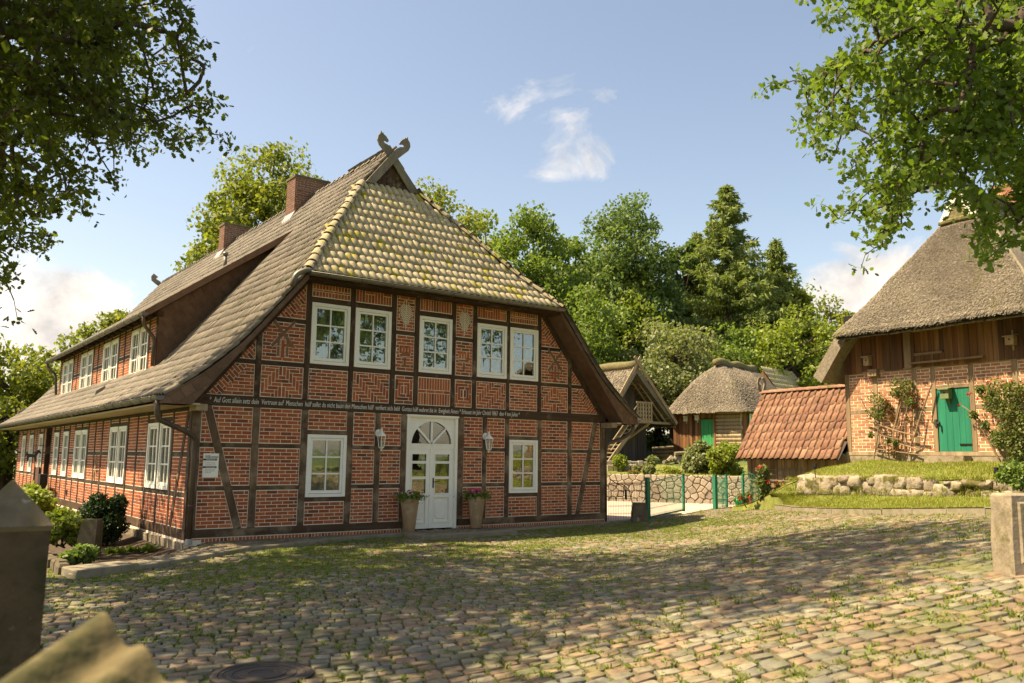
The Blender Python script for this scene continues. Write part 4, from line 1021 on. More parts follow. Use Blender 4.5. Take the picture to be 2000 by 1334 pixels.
mb = MB(); mb.wbox(1.98, 8.98, -.53, -.02, 5.50, 5.60, None, .01); part(mb, 'hip_cornice', m_wood_h, house)
for x_ in (-.16, 10.9): mb = MB(); mb.wbox(x_, x_ + .22, -.42, .02, 2.60, 2.73, None, .01); part(mb, 'bracket', m_oldwood, house)
# ---- gutters and pipes
def gutter(name, p, q, r_, m=m_zinc, hooks=True):
    p, q = np.array(p, float), np.array(q, float); d = unit(q - p); s = np.cross(d, (0, 0, 1)); mb = MB(); n_ = 9
    P = np.array([[o + s * math.cos(t) * rr_ + np.array([0, 0, 1]) * math.sin(t) * rr_ for t in np.linspace(math.pi, 2 * math.pi, n_)] for o in (p, q) for rr_ in (r_,)])
    mb.grid(P); mb.grid(P * 1.0 + np.array([0, 0, .006]), None, True)
    for o in (p, q): mb.add([o + s * math.cos(t) * r_ + np.array([0, 0, 1]) * math.sin(t) * r_ for t in np.linspace(math.pi, 2 * math.pi, n_)], [tuple(range(n_))])
    mb.tube([p + s * r_, q + s * r_], .011, 6); mb.tube([p - s * r_, q - s * r_], .009, 6)
    if hooks:
        L_ = np.linalg.norm(q - p)
        for k in np.arange(.4, L_, .8):
            o = p + d * k; mb.tube([o + s * math.cos(t) * (r_ + .006) + np.array([0, 0, 1]) * math.sin(t) * (r_ + .006) for t in np.linspace(math.pi, 2 * math.pi, 7)], .009, 5)
    return part(mb, name, m, house, True)
gutter('gutter', (-.87, -.56, 2.84), (-.87, 25.5, 2.84), .085)
gutter('gutter', (.06, 5.05, 5.27), (.06, 20.1, 5.27), .075)
gutter('gutter', (1.95, -.66, 5.60), (9.0, -.66, 5.60), .075)
gutter('gutter', (11.83, -.56, 2.84), (11.83, 25.5, 2.84), .085)
def pipe(name, pts, r_, m=m_copper):
    pts = [np.array(p, float) for p in pts]; sm = [pts[0]]
    for i in range(1, len(pts) - 1):
        a, b, c = pts[i - 1], pts[i], pts[i + 1]; k = .35
        p0 = b + (a - b) * min(k, .14 / max(.14, np.linalg.norm(a - b))); p2 = b + (c - b) * min(k, .14 / max(.14, np.linalg.norm(c - b)))
        for t in np.linspace(0, 1, 5): sm.append((1 - t) ** 2 * p0 + 2 * t * (1 - t) * b + t * t * p2)
    sm.append(pts[-1]); mb = MB(); mb.tube(sm, r_, 12); return part(mb, name, m, house, True)
pipe('downpipe', [(-.87, -.42, 2.80), (-.87, -.38, 2.42), (-.30, -.26, 2.20), (-.07, -.17, 2.08), (-.06, -.13, 1.85), (-.06, -.13, .07)], .052)
mb = MB(); mb.lathe((-.06, -.13, .02), [(.062, 0), (.062, .10), (.056, .11)], 12); part(mb, 'pipe_shoe', m_lead, house)
for z in (.75, 1.8): mb = MB(); mb.lathe((-.06, -.13, z), [(.06, 0), (.06, .035)], 12); part(mb, 'pipe_clip', m_copper, house)
pipe('downpipe', [(.06, 5.2, 5.25), (.08, 5.2, 4.98), (.28, 5.42, 4.84), (.42, 5.48, 4.7), (.42, 5.48, 3.98)], .045)
pipe('downpipe', [(.06, 19.95, 5.25), (.08, 19.9, 5.0), (.35, 19.7, 4.8), (.42, 19.68, 3.98)], .045)
pipe('downpipe', [(2.0, -.66, 5.62), (1.88, -.64, 5.64), (1.66, -.6, 5.52), (1.60, -.58, 5.26)], .06, m_zinc)
pipe('downpipe', [(11.80, -.40, 2.80), (11.78, -.36, 2.5), (11.5, -.2, 2.3), (11.14, .0, 2.18), (11.12, .06, 1.9), (11.12, .06, .05)], .05)
# ---- gable top with carved crossed boards
FG = Fr((0, 2.42, 0), (1, 0, 0), (0, 0, 1), (0, -1, 0))
mb = MB(); mb.prism(FG, [(4.72, 8.90), (6.24, 8.90), (5.48, 9.86)], -.1, -.06); part(mb, 'peak_boarding', m_wood_v, house)
for x in (4.95, 5.2, 5.48, 5.76, 6.0): mb = MB(); mb.box(FG, x - .115, x + .115, 8.90, 9.80 - abs(x - 5.48) * 1.25, -.058, -.045 + random.uniform(0, .008), None, .004); part(mb, 'plank', m_wood_v, house)
def horse(sgn, c0):
    # board up to the crossing, neck and head beyond it; outline for the board leaning to +x, mirrored by sgn
    o = [(-.82, 8.94), (-.55, 8.94), (.13, 9.79), (.30, 9.95), (.43, 10.07), (.49, 10.20), (.47, 10.32), (.41, 10.39), (.395, 10.47), (.355, 10.41), (.325, 10.43), (.31, 10.39), (.24, 10.35), (.17, 10.27), (.15, 10.225), (.18, 10.195), (.23, 10.215), (.285, 10.22), (.305, 10.185), (.27, 10.145), (.17, 10.12), (.06, 10.05), (-.10, 9.86)]
    o = [(5.48 + sgn * a, b) for a, b in o]; mb = MB(); mb.prism(FG, o, c0, c0 + .05, 0, True); part(mb, 'gable_board', m_board, house)
horse(1, .06); horse(-1, .005)
mb = MB(); mb.prism(Fr((0, 25.4, 0), (1, 0, 0), (0, 0, 1), (0, -1, 0)), [(5.48 + a, b) for a, b in [(-.3, 9.7), (-.1, 9.7), (.3, 9.95), (.5, 10.1), (.52, 10.3), (.42, 10.45), (.2, 10.3), (.3, 10.2), (.1, 10.1)]], 0, .05, 0, True); part(mb, 'gable_board', m_board, house)
mb = MB(); mb.prism(Fr((0, 25.46, 0), (1, 0, 0), (0, 0, 1), (0, -1, 0)), [(5.48 - a, b) for a, b in [(-.3, 9.7), (-.1, 9.7), (.3, 9.95), (.5, 10.1), (.52, 10.3), (.42, 10.45), (.2, 10.3), (.3, 10.2), (.1, 10.1)]], 0, .05, 0, True); part(mb, 'gable_board', m_board, house)
# ---- chimneys
m_chbrick = mat('chimney_brick', [(.20, .10, .065), (.23, .12, .08), (.16, .085, .06), (.19, .11, .08)], .9, .3, 14)
for (x0, x1, y0, y1, z0, z1) in ((4.80, 5.95, 7.47, 8.15, 8.6, 10.92), (5.0, 5.98, 14.84, 15.45, 8.8, 11.02)):
    z1 = z1 - .38; mb = MB(); mb.wbox(x0 + .01, x1 - .01, y0 + .01, y1 - .01, z0, z1 - .06); ch = part(mb, 'chimney', m_mortar, house)
    bmb = MB()
    for fr, w in ((Fr((x0, y0 + .01, 0), (1, 0, 0), (0, 0, 1), (0, -1, 0)), x1 - x0), (Fr((x0 + .01, y0, 0), (0, 1, 0), (0, 0, 1), (-1, 0, 0)), y1 - y0)):
        for q in run(0, w, z0, z1 - .07): 
            cq = clip(clip(q, -1, 0, 0), 1, 0, w)
            if len(cq) > 2: bmb.prism(fr, cq, -.01, .012)
    o = bmb.build('chimney_bricks', m_chbrick, None, kind='stuff'); o.parent = ch; o.matrix_parent_inverse = PM(ch).inverted()
    mb = MB(); mb.wbox(x0 - .03, x1 + .03, y0 - .03, y1 + .03, z1 - .06, z1 + .02, None, .01); sub(mb, 'cap', m_concrete, ch)
    mb = MB(); mb.prism(Fr((0, y0, 0), (1, 0, 0), (0, 0, 1), (0, -1, 0)), [(x0 - .25, 10 - 1.234 * (5.48 - x0 + .25) + .02), (x0 + .02, 10 - 1.234 * (5.48 - x0 - .02)), (x0 + .02, 10 - 1.234 * (5.48 - x0 - .02) + .2)], -.7, .04); sub(mb, 'flashing', m_lead, ch)
mb = MB(); b_ = np.array([3.3, 9.2, 5.30 + (3.3 - .10) * .724]); mb.tube([b_ - [0, 0, .1], b_ + [0, 0, .42]], .055, 12); mb.tube([b_ + [0, 0, .42], b_ + [0, 0, .5]], [.085, .085], 12); part(mb, 'vent_pipe', m_zinc, house, True)
for y in (8.9, 24.8): mb = MB(); mb.prism(Fr((0, y, 0), (1, 0, 0), (0, 0, 1), (0, -1, 0)), [(-.22, 3.36), (.05, 3.57), (.03, 3.66), (-.2, 3.5)], -.22, 0, 0, True); part(mb, 'roof_vent', m_zinc, house)
# ---- painted inscription on the beam
def text_mesh(name, body, size, m, mw_, parent, xs=1., shear=0., offset=0.):
    c = bpy.data.curves.new(name, 'FONT'); c.body = body; c.size = size; c.extrude = .0015; c.shear = shear; c.offset = offset; c.align_y = 'CENTER'; c.resolution_u = 2
    t = bpy.data.objects.new(name, c); COL.objects.link(t); dg = bpy.context.evaluated_depsgraph_get(); me = bpy.data.meshes.new_from_object(t.evaluated_get(dg)); bpy.data.objects.remove(t)
    me.materials.clear(); me.materials.append(m); w_ = max(v.co.x for v in me.vertices) - min(v.co.x for v in me.vertices)
    o = link(name, me); mm = mw_ @ Matrix.Diagonal(((xs / w_) if xs > 0 else 1, 1, 1, 1)); o.parent = parent; o.matrix_basis = mm; o.matrix_parent_inverse = PM(parent).inverted(); return o
ins_t = '*  Auf Gott allein setz dein  Vertraun auf  Menschen  hülf sollst du nicht baun den Menschen hülf  verliert sich bald  Gottes hülf wehret bis in  Ewigkeit Amen * Erbauet im Jahr Christi 1863  den 4 ten Julius *'
text_mesh('inscription', ins_t, .155, m_chalk, FF.mat(.20, 2.845, .033), beam, xs=7.85, shear=.12)
# ================================================================ thatched barn (own frame: a along the front toward the viewer, b up, c outward)
BS = 23.5 / 21.5
B0 = at(1657, 893, 23.5); bu = np.array([-.1100, -.9939, 0]); bn = np.array([-.9939, .1100, 0])
BZ0 = 1.756
def zb_(z): return BZ0 + (z - BZ0) * BS
FB = Fr((B0[0], B0[1], 0), bu, (0, 0, 1), bn)
barn = thing('thatched_barn', 'brick and timber barn with steep thatched roof and green plank door above the lawn', 'barn', (B0[0], B0[1], 1.8))
BBR = []; bback = MB()
def bpart(mb, name, m, parent=None, smooth=False, kind=None): return part(mb, name, m, parent or barn, smooth, kind=kind)
def bpanel(x0, x1, z0, z1):
    poly = [(x0, z0), (x1, z0), (x1, z1), (x0, z1)]; bback.prism(FB, poly, -.13, -.007); cv = inset_poly(poly, .012)
    for q in [rect(sum(c[0] for c in q) / 4, sum(c[1] for c in q) / 4, .25 - .02, bb_(q)[3] - bb_(q)[2] - .006) for q in run(*bb_(cv), L=.25, H=.083)]:
        p = clip_convex(q, cv)
        if len(p) > 2 and area(p) > 5e-4: BBR.append((p, random.uniform(-.004, .004)))
def bpost(name, a0, a1, b0, b1, m=m_oldwood, c1=.012): mb = MB(); mb.box(FB, a0, a1, b0, b1, -.12, c1 + random.uniform(-.004, .004), None, .008); return bpart(mb, name, m)
zB, zT = zb_(2.0), zb_(3.95)
bp = [(.0, .13), (.88, 1.02), (2.06, 2.19), (2.58, 2.70), (3.58, 3.70), (4.63, 4.76), (5.75, 5.9)]
m_barnpost = mat('barn_timber', [(.28, .19, .11), (.22, .15, .085), (.33, .23, .13)], .85, .45, 8, (1, 1, .12), .5, 34, .008)
for a, b in bp: bpost('post', a, b, zB, zT, m_barnpost)
bpost('sill_beam', -.04, 6.0, zb_(1.91), zB, m_oldwood, .03); bpost('wall_plate', 0, 5.95, zT, zT + .06, m_barnpost, .02)
zr0, zr1 = zb_(2.95), zb_(3.05)
for i in range(6):
    x0, x1 = bp[i][1], bp[i + 1][0]
    if i == 3:
        bpanel(x0, x1, zb_(3.53), zT); bpost('lintel', x0, x1, zb_(3.45), zb_(3.53), m_barnpost); continue
    bpanel(x0, x1, zB, zr0); bpanel(x0, x1, zr1, zT); bpost('rail', x0, x1, zr0, zr1, m_barnpost, .004)
mb = MB(); mb.box(FB, -.03, 6.0, 1.2, zb_(1.91), -.25, .02); bpart(mb, 'footing', m_palestone)
bw = bpart(bback, 'wall', m_mortar)
BBR.sort(key=lambda t: -area(t[0])); 
m_rest = MB()
for i, (p, c) in enumerate(BBR):
    x0, x1, z0, z1 = bb_(p)
    if i < 300 and x1 < 5.4: mb = MB(); mb.prism(FB, p, -.02, c, 0, False, .004); bpart(mb, 'brick', m_brick_pale)
    else: m_rest.prism(FB, p, -.02, c, None, False, .004)
bpart(m_rest, 'brickwork', m_brick_pale, kind='stuff')
# plank gable boards
zP0, zP1 = zT + .03, zb_(5.05); x = .02
while x < 5.9:
    w = random.uniform(.13, .24)
    if 2.2 < x + w / 2 < 2.96: b0, b1 = zP0, zb_(4.30)
    else: b0, b1 = zP0 + random.uniform(-.02, .01), zP1 + .2
    mb = MB(); mb.box(FB, x, x + w - .008, b0, b1, -.03, .02 + random.uniform(0, .014), None, .004); bpart(mb, 'plank', m_plank)
    if 2.2 < x + w / 2 < 2.96: mb = MB(); mb.box(FB, x, x + w - .008, zb_(4.34), zP1 + .2, -.05, -.01 + random.uniform(0, .008), None, .004); bpart(mb, 'hatch_board', m_plank)
    x += w
mb = MB(); mb.box(FB, 0, 5.95, zP0, zP1 + .5, -.12, -.04); bpart(mb, 'boarding_back', m_dark)
mb = MB(); mb.box(FB, 2.10, 4.05, zb_(4.07), zb_(4.11), 0, .16, None, .006); bpart(mb, 'ledge', m_barnpost)
mb = MB(); mb.box(FB, 2.18, 2.96, zb_(4.27), zb_(4.33), .02, .05, None, .004); bpart(mb, 'hatch_rail', m_barnpost); mb = MB(); mb.box(FB, 2.14, 2.98, zb_(4.84), zb_(4.88), .02, .06, None, .004); bpart(mb, 'hatch_rail', m_barnpost)
mb = MB(); mb.box(FB, 1.90, 2.10, zb_(3.98), zP1 + .1, .0, .06, None, .006); bpart(mb, 'cover_board', m_barnpost)
mb = MB(); mb.box(FB, .82, 1.12, zT - .10, zT + .1, .0, .14, None, .02); bpart(mb, 'beam_end', m_barnpost)
# green plank door
dr = MB(); dr.box(FB, 2.70, 3.58, zB, zb_(3.46), -.12, -.06); bd = bpart(dr, 'door', m_dark)
xe = [2.715, 2.93, 3.10, 3.27, 3.42, 3.565]
for a, b in zip(xe, xe[1:]): mb = MB(); mb.box(FB, a, b - .006, zB - .02 + random.uniform(-.015, .01), zb_(3.455), -.06, -.015 + random.uniform(0, .005), None, .005); sub(mb, 'door_plank', m_greenwood, bd)
mb = MB(); mb.box(FB, 3.25, 3.58, zb_(2.14), zb_(2.18), -.02, .004, None, .003); sub(mb, 'hinge', m_iron, bd)
mb = MB(); mb.box(FB, 2.79, 2.81, zb_(2.45), zb_(2.60), -.02, .012); sub(mb, 'latch_slot', m_iron, bd)
mb = MB(); mb.box(FB, 2.60, 2.76, zb_(2.64), zb_(2.69), .0, .035, None, .004); mb.box(FB, 2.64, 2.70, zb_(2.58), zb_(2.74), .012, .045, None, .004); sub(mb, 'bolt', m_castiron, bd)
mb = MB(); mb.box(FB, 2.50, 3.55, 1.62, zb_(1.90), .04, .36, None, .02); bpart(mb, 'step_stone', m_palestone)
# body behind
mb = MB(); mb.box(FB, .05, 5.9, 1.2, zT + .05, -9, -.26); bpart(mb, 'rear_wall', m_brick_pale)
# ---- thatch: thick closed shells
RZ, RX, EZ, HZ, SB = 8.95, 2.95, 4.15, 5.26, -1.15   # ridge height, ridge position, side eaves, hip eaves, setback of hip top
XE = -.66; TH = .34
def slope_x(z): return XE + (RX - XE) * (z - EZ) / (RZ - EZ)
def shell(mb, P, th, nrm):
    """closed slab from an outer grid P(nu,nv,3); th thickness along -nrm"""
    nu, nv = P.shape[:2]; Q = P - nrm * th; mb.grid(P); mb.grid(Q, None, True)
    for k, (A, B) in enumerate(((P[0], Q[0]), (P[-1], Q[-1]), (P[:, 0], Q[:, 0]), (P[:, -1], Q[:, -1]))): mb.grid(np.stack([A, B], 0))
def rough(P, amp, sc=.5):
    q = P.reshape(-1, 3); nzv = vnoise(q[:, 0] * 1.3 + q[:, 2], q[:, 1] * 1.3 + q[:, 2] * .7, sc, 11) + .5 * vnoise(q[:, 0] + q[:, 2] * 2, q[:, 1] - q[:, 2] * 2, sc * .35, 12)
    return P + (nzv.reshape(P.shape[:2])[..., None] - .75) * amp
th = MB(); nrmL = None
HB = .62                                         # overhang of the hip eaves in front of the wall
def hipc(z): return HB + (SB - HB) * np.clip((z - HZ) / (RZ - .75 - HZ), 0, 1)
# hip front
zs3 = np.linspace(HZ, RZ - .75, 26); P = np.zeros((26, 44, 3))
for i, z in enumerate(zs3):
    bow = -.10 * math.sin(math.pi * (z - HZ) / (RZ - HZ))
    for j in range(44):
        t = j / 43; xl = slope_x(z) + .02; xr = 2 * RX - xl; x_ = xl + (xr - xl) * t
        sag = .06 * math.sin(math.pi * t) if i == 0 else 0
        P[i, j] = FB.p(x_, z - sag * .3, hipc(z) + bow + .10 * math.sin(math.pi * t) ** .5 * (1 if i < 25 else .3))
nH = unit(FB.n * 1.0 * (RZ - .75 - HZ) + np.array([0, 0, 1]) * (HB - SB)); hip_P = rough(P, .05); shell(th, hip_P, .30, nH)
# main slopes, front edge following the hip above its eaves and projecting as verge below
for sg_ in (1, -1):
    zs4 = np.linspace(EZ, RZ, 30); P = np.zeros((30, 24, 3))
    for i, z in enumerate(zs4):
        x_ = slope_x(z) if sg_ == 1 else 2 * RX - slope_x(z); c0 = (HB - .10 if z < HZ else hipc(z) - .30) if z < RZ - .75 else SB + .05
        for j in range(24): P[i, j] = FB.p(x_, z, c0 + (-9.6 - c0) * j / 23)
    nL = unit(FB.u * -sg_ * (RZ - EZ) + np.array([0, 0, 1]) * (RX - XE)); P = rough(P, .05); shell(th, P, TH, nL)
    if sg_ == 1: left_P = P
to = bpart(th, 'thatch', m_thatch, smooth=True)
# ridge roll
mb = MB(); cs = np.linspace(SB + .12, -9.7, 24); mb.tube([FB.p(RX, RZ - .12 + random.uniform(-.03, .03), c) for c in cs], [.10, .2] + [.24 + random.uniform(-.03, .03) for _ in cs[2:]], 12); bpart(mb, 'ridge_roll', m_moss_thatch, smooth=True)
# owl hole with pale boards
zO = RZ - .78; xl = slope_x(zO) + .1
mb = MB(); mb.prism(FB, [(xl, zO), (2 * RX - xl, zO), (RX, RZ - .05)], SB - .15, SB + .06); bpart(mb, 'owl_hole', m_dark)
for s in (-1, 1):
    mb = MB(); mb.beam(FB, (RX + s * (RX - xl - .05), zO + .0), (RX + s * .06, RZ - .12), .17, SB + .07, SB + .14, None, .01); bpart(mb, 'owl_hole_board', m_cream)
mb = MB(); mb.prism(FB, [(xl + .2, zO), (2 * RX - xl - .2, zO), (RX + .2, RZ - .42), (RX - .2, RZ - .42)], SB - .05, SB + .12); mb.tube([FB.p(RX + t, zO + .02 - .05 * abs(t), SB + .10) for t in np.linspace(-.55, .55, 9)], [.05, .07, .08, .08, .08, .08, .08, .07, .05], 8); bpart(mb, 'owl_hole_apron', m_moss_thatch)
# straw ends standing proud of the surface
def straw(Pg, nrm, down, count, ln=.10, seed=5, parent=None, nm='straw', ma=None, w=.012):
    r_ = np.random.default_rng(seed); nu, nv = Pg.shape[:2]; u = r_.uniform(0, nu - 1.001, count); v = r_.uniform(0, nv - 1.001, count); i = u.astype(int); j = v.astype(int); fu = (u - i)[:, None]; fv = (v - j)[:, None]
    o = Pg[i, j] * (1 - fu) * (1 - fv) + Pg[i + 1, j] * fu * (1 - fv) + Pg[i, j + 1] * (1 - fu) * fv + Pg[i + 1, j + 1] * fu * fv
    sd = np.cross(nrm, down); d = down + nrm * r_.uniform(.10, .5, (count, 1)) + sd * r_.uniform(-.35, .35, (count, 1)); d /= np.linalg.norm(d, axis=1)[:, None]
    L_ = ln * r_.uniform(.5, 1.3, (count, 1)); s2 = np.cross(d, nrm); s2 /= np.linalg.norm(s2, axis=1)[:, None]; wv = w * r_.uniform(.6, 1.4, (count, 1))
    b = o - d * L_ * .3 + nrm * .004
    V = np.stack([b - s2 * wv, b + s2 * wv, b + d * L_ + s2 * wv * .7, b + d * L_ - s2 * wv * .7], 1).reshape(-1, 3); F = (np.arange(count) * 4)[:, None] + np.arange(4)
    ob = link(nm, mesh_np(nm, V, F, r_.random(count), ma or m_thatch), None, kind='stuff'); ob.parent = parent; ob.matrix_parent_inverse = PM(parent).inverted(); return ob
_eave = None
dnH = unit(np.array([0, 0, -1.]) - nH * np.dot(np.array([0, 0, -1.]), nH)); straw(hip_P, nH, dnH, 70000, .12, 5, barn, w=.017); straw(hip_P[:2] - nH * .0, nH, dnH, 6000, .22, 6, barn, 'eaves_straw', w=.014); straw(hip_P[:2] - nH * .14, nH, dnH, 6000, .20, 7, barn, 'eaves_straw', w=.014)
# wooden rafters showing under the left overhang
for k, c in enumerate((.40, .12)):
    mb = MB(); p, q = FB.p(XE + .34, EZ + .02, c), FB.p(slope_x(HZ) + .30, HZ + .1, c); mb.tube([p, q], .055, 6); bpart(mb, 'rafter', m_oldwood)
for z in np.linspace(EZ + .12, HZ - .1, 5): mb = MB(); xx = slope_x(z) + .20; mb.tube([FB.p(xx, z - .03, HB - .15), FB.p(xx, z - .03, -1.2)], .025, 5); bpart(mb, 'batten', m_oldwood)
mb = MB(); mb.beam(FB, (XE + .22, EZ - .02), (slope_x(HZ) + .22, HZ + .0), .20, HB - .20, HB - .16, None, .005); bpart(mb, 'verge_board', m_oldwood)
# chimney
mb = MB(); mb.box(FB, RX - .3, RX + .3, RZ - .8, RZ + .55, -4.0, -3.4); bch = bpart(mb, 'chimney', m_mortar)
bmb = MB(); 
for fr, w in ((Fr(FB.p(RX - .3, 0, -3.4), FB.u, FB.v, FB.n), .6), (Fr(FB.p(RX - .3, 0, -4.0), FB.n, FB.v, -FB.u), .6)):
    for q in run(0, w, RZ - .6, RZ + .55): 
        cq = clip(clip(q, -1, 0, 0), 1, 0, w)
        if len(cq) > 2: bmb.prism(fr, cq, -.01, .012)
o = bmb.build('chimney_bricks', m_brick_pale, None, kind='stuff'); o.parent = bch; o.matrix_parent_inverse = PM(bch).inverted()
mb = MB(); mb.box(FB, RX - .35, RX + .35, RZ + .55, RZ + .63, -4.05, -3.35); sub(mb, 'cap', m_brick_pale, bch)

# ================================================================ tiled lean-to shed beside the barn
FSH = FB
shed = thing('tiled_shed', 'low wooden shed with orange clay pantile roof leaning against the barn', 'shed', FB.p(-2, .7, 0))
E0, R0, EC, RC = 1.80, 3.96, .44, -1.31
SL, SLR = -3.86, -4.30
def srow(t, x): return FB.p(x, E0 + (R0 - E0) * t, EC + (RC - EC) * t)
sdir = unit(srow(1, 0) - srow(0, 0)); slen = np.linalg.norm(srow(1, 0) - srow(0, 0)); snorm = unit(np.cross(FB.u, sdir)); snorm = snorm if snorm[2] > 0 else -snorm
mb = MB(); mb.add([srow(0, SL) - snorm * .02, srow(0, .0) - snorm * .02, srow(1, .0) - snorm * .02, srow(1, SLR) - snorm * .02, FB.p(SLR, E0 + .2, RC - 1.75), FB.p(0, E0 + .2, RC - 1.75)], [(0, 1, 2, 3), (3, 2, 5, 4)]); so_ = part(mb, 'roof', m_deck, shed)
RV, RF = tile_mesh(.232, .36, 1., [(-.02, -.024), (.02, -.016), (.20, -.010), (.40, -.004), (.58, .010), (.74, .032), (.87, .034), (.96, .016), (1.0, -.034)]); rtm = mesh_np('pantile', RV, RF, np.zeros(len(RF)), m_redtile)
nrow = 8; course = slen / nrow
for i in range(nrow):
    t = i / nrow; x0 = SL + (SLR - SL) * t; x = x0; k = 0
    while x < -.12:
        p = srow(t, x); m_ = mk(p + jit() * 1.5, FB.u, unit(sdir + FB.u * (SLR - SL) / slen), snorm); m_[:3, 1] *= course * 1.15 / .36
        if x + .232 > -.0: m_[:3, 0] *= max(.3, (-x) / .25)
        o = link('pantile', rtm, None); o.parent = so_; o.matrix_basis = Matrix((m_).tolist()); o.matrix_parent_inverse = PM(so_).inverted(); x += .225
rc_ = cap.mesh('ridge_tile', m_redtile)
for k in range(11):
    x = SLR - .02 + k * .39; o = link('ridge_tile', rc_, None); o.matrix_basis = Matrix(mk(FB.p(x, R0 + .03, RC) + jit(), np.cross(FB.u, unit(np.array([0, 0, 1.]))), unit(FB.u + np.array([0, 0, .03])), (0, 0, 1)).tolist()); o.parent = so_; o.matrix_parent_inverse = PM(so_).inverted()
x = -3.66
while x < -.05:
    w = random.uniform(.10, .16); mb = MB(); mb.box(FB, x, x + w - .008, .35, E0 + .12, .0, .03 + random.uniform(0, .012), None, .004); part(mb, 'plank', m_tanplank, shed); x += w
mb = MB(); mb.box(FB, -3.64, -.02, .3, E0 + .05, -3.2, -.02); mb.prism(Fr(FB.p(-3.64, 0, 0), FB.n, FB.v, -FB.u), [(.0, E0), (RC, R0 - .1), (-3.2, E0)], -.03, .0); part(mb, 'wall', m_plank, shed)
for a in (-3.72, -1.25): mb = MB(); mb.box(FB, a, a + .14, .3, E0 + .1, .0, .06, None, .008); part(mb, 'post', m_tanplank, shed)
for s in (-1, 1):
    o = [(-.02, 0), (.06, 0), (.16, .16), (.19, .34), (.14, .50), (.06, .54), (-.02, .48), (.06, .44), (.10, .34), (.06, .20)]
    mb = MB(); mb.prism(Fr(FB.p(SLR, R0 + .02, RC), FB.u if False else FB.n, FB.v, -FB.u), [(-s * (a + .02), b) for a, b in o], -.02, .02, 0, True); part(mb, 'gable_horn', m_board, shed)

# ================================================================ lawn terraces and boulder wall
OFFW = 2.2 * BS
def onB(px, py, off):
    r_ = CM.T @ np.array([px - 1000, py - 667, FPX]); P0 = FB.p(0, 0, off); t = ((P0 - CP) @ FB.n) / (r_ @ FB.n); P = CP + r_ * t; return np.array([(P - FB.o) @ FB.u, P[2]])
def q5(x, y): return (1500 + x / 4, 860 + y / 4)
stones = [(225, 280, 385, 430), (380, 290, 505, 440), (498, 285, 560, 362), (562, 275, 652, 332), (512, 335, 645, 455), (640, 282, 740, 372), (648, 345, 755, 442), (735, 330, 835, 452), (782, 290, 852, 350), (825, 285, 988, 452), (990, 293, 1088, 386), (982, 383, 1105, 452), (1090, 293, 1218, 392), (1105, 385, 1228, 462), (1213, 308, 1308, 407), (1222, 402, 1300, 465), (1383, 320, 1438, 350), (1295, 348, 1482, 472), (1438, 322, 1538, 402), (1528, 313, 1727, 378), (1478, 398, 1534, 472), (1522, 368, 1765, 474), (1708, 313, 1760, 362), (1752, 308, 1892, 402), (1756, 398, 1850, 470), (1845, 395, 1960, 470), (1890, 320, 2010, 432), (1955, 425, 2100, 480), (2010, 320, 2160, 430)]
boul = thing('boulder_wall', 'dry stone wall of big mossy field boulders holding up the lawn', 'wall', FB.p(2, .9, OFFW))
stone_me = []
for s in range(6):
    r_ = np.random.default_rng(50 + s); import bmesh
    bm_ = bmesh.new(); bmesh.ops.create_cube(bm_, size=1.0); bmesh.ops.subdivide_edges(bm_, edges=bm_.edges[:], cuts=3, use_grid_fill=True)
    for v in bm_.verts:
        p = np.array(v.co); sph = p / np.linalg.norm(p) * .56; v.co = Vector(p * .58 + sph * .42 + r_.normal(0, .026, 3))
    me = bpy.data.meshes.new('boulder'); bm_.to_mesh(me); bm_.free(); me.materials.append(m_stone); a = me.attributes.new('rnd', 'FLOAT', 'FACE'); me.polygons.foreach_set('use_smooth', np.ones(len(me.polygons), bool)); stone_me.append(me)
for k, (x0, y0, x1, y1) in enumerate(stones):
    a0, z1 = onB(*q5(x0, y0), OFFW); a1, z0 = onB(*q5(x1, y1), OFFW); w, h = (a1 - a0) * 1.14, (z1 - z0) * 1.2
    m_ = np.eye(4); an = random.uniform(-.12, .12)
    m_[:3, 0] = (FB.u * math.cos(an) + FB.v * math.sin(an)) * w; m_[:3, 1] = FB.n * .55; m_[:3, 2] = (FB.v * math.cos(an) - FB.u * math.sin(an)) * h; m_[:3, 3] = FB.p((a0 + a1) / 2, (z0 + z1) / 2, OFFW - .2 + random.uniform(-.05, .05))
    link('boulder', stone_me[k % 6], boul, mw=Matrix(m_.tolist()))
# earth core behind the boulders, then the lawns
zw = lambda a: 1.30 + .02 * a
up = MB(); na, nc = 44, 14; P = np.zeros((na, nc, 3))
for i in range(na):
    a = -2.2 + 11 * i / (na - 1)
    for j in range(nc):
        t = j / (nc - 1); c = OFFW - .12 - (OFFW - .12 + .2) * t; end = sstep(-2.0, .4, a)
        zt_ = 1.24 + .03 * a + (1.80 - 1.24 - .03 * a) * t ** .62
        P[i, j] = FB.p(a, (.55 + .05 * a) * (1 - end) + zt_ * end + .02 * math.sin(a * 3 + t * 5), c)
up_P = P.copy(); up.grid(P); struct(up, 'upper_lawn', m_turf, True)
bk = MB(); P = np.zeros((30, 2, 3))
for i in range(30):
    a = -2.2 + 11.1 * i / 29; en_ = sstep(-2.0, .4, a); P[i, 0] = FB.p(a, .2, OFFW - .02); P[i, 1] = FB.p(a, (.55 + .05 * a) * (1 - en_) + (1.22 + .03 * a) * en_, OFFW - .13)
bk.grid(P); struct(bk, 'bank', m_turf)
lw = MB(); P = np.zeros((50, 8, 3)); LKP = np.array(LK); seg = np.concatenate([[0], np.cumsum(np.linalg.norm(np.diff(LKP, axis=0), axis=1))])
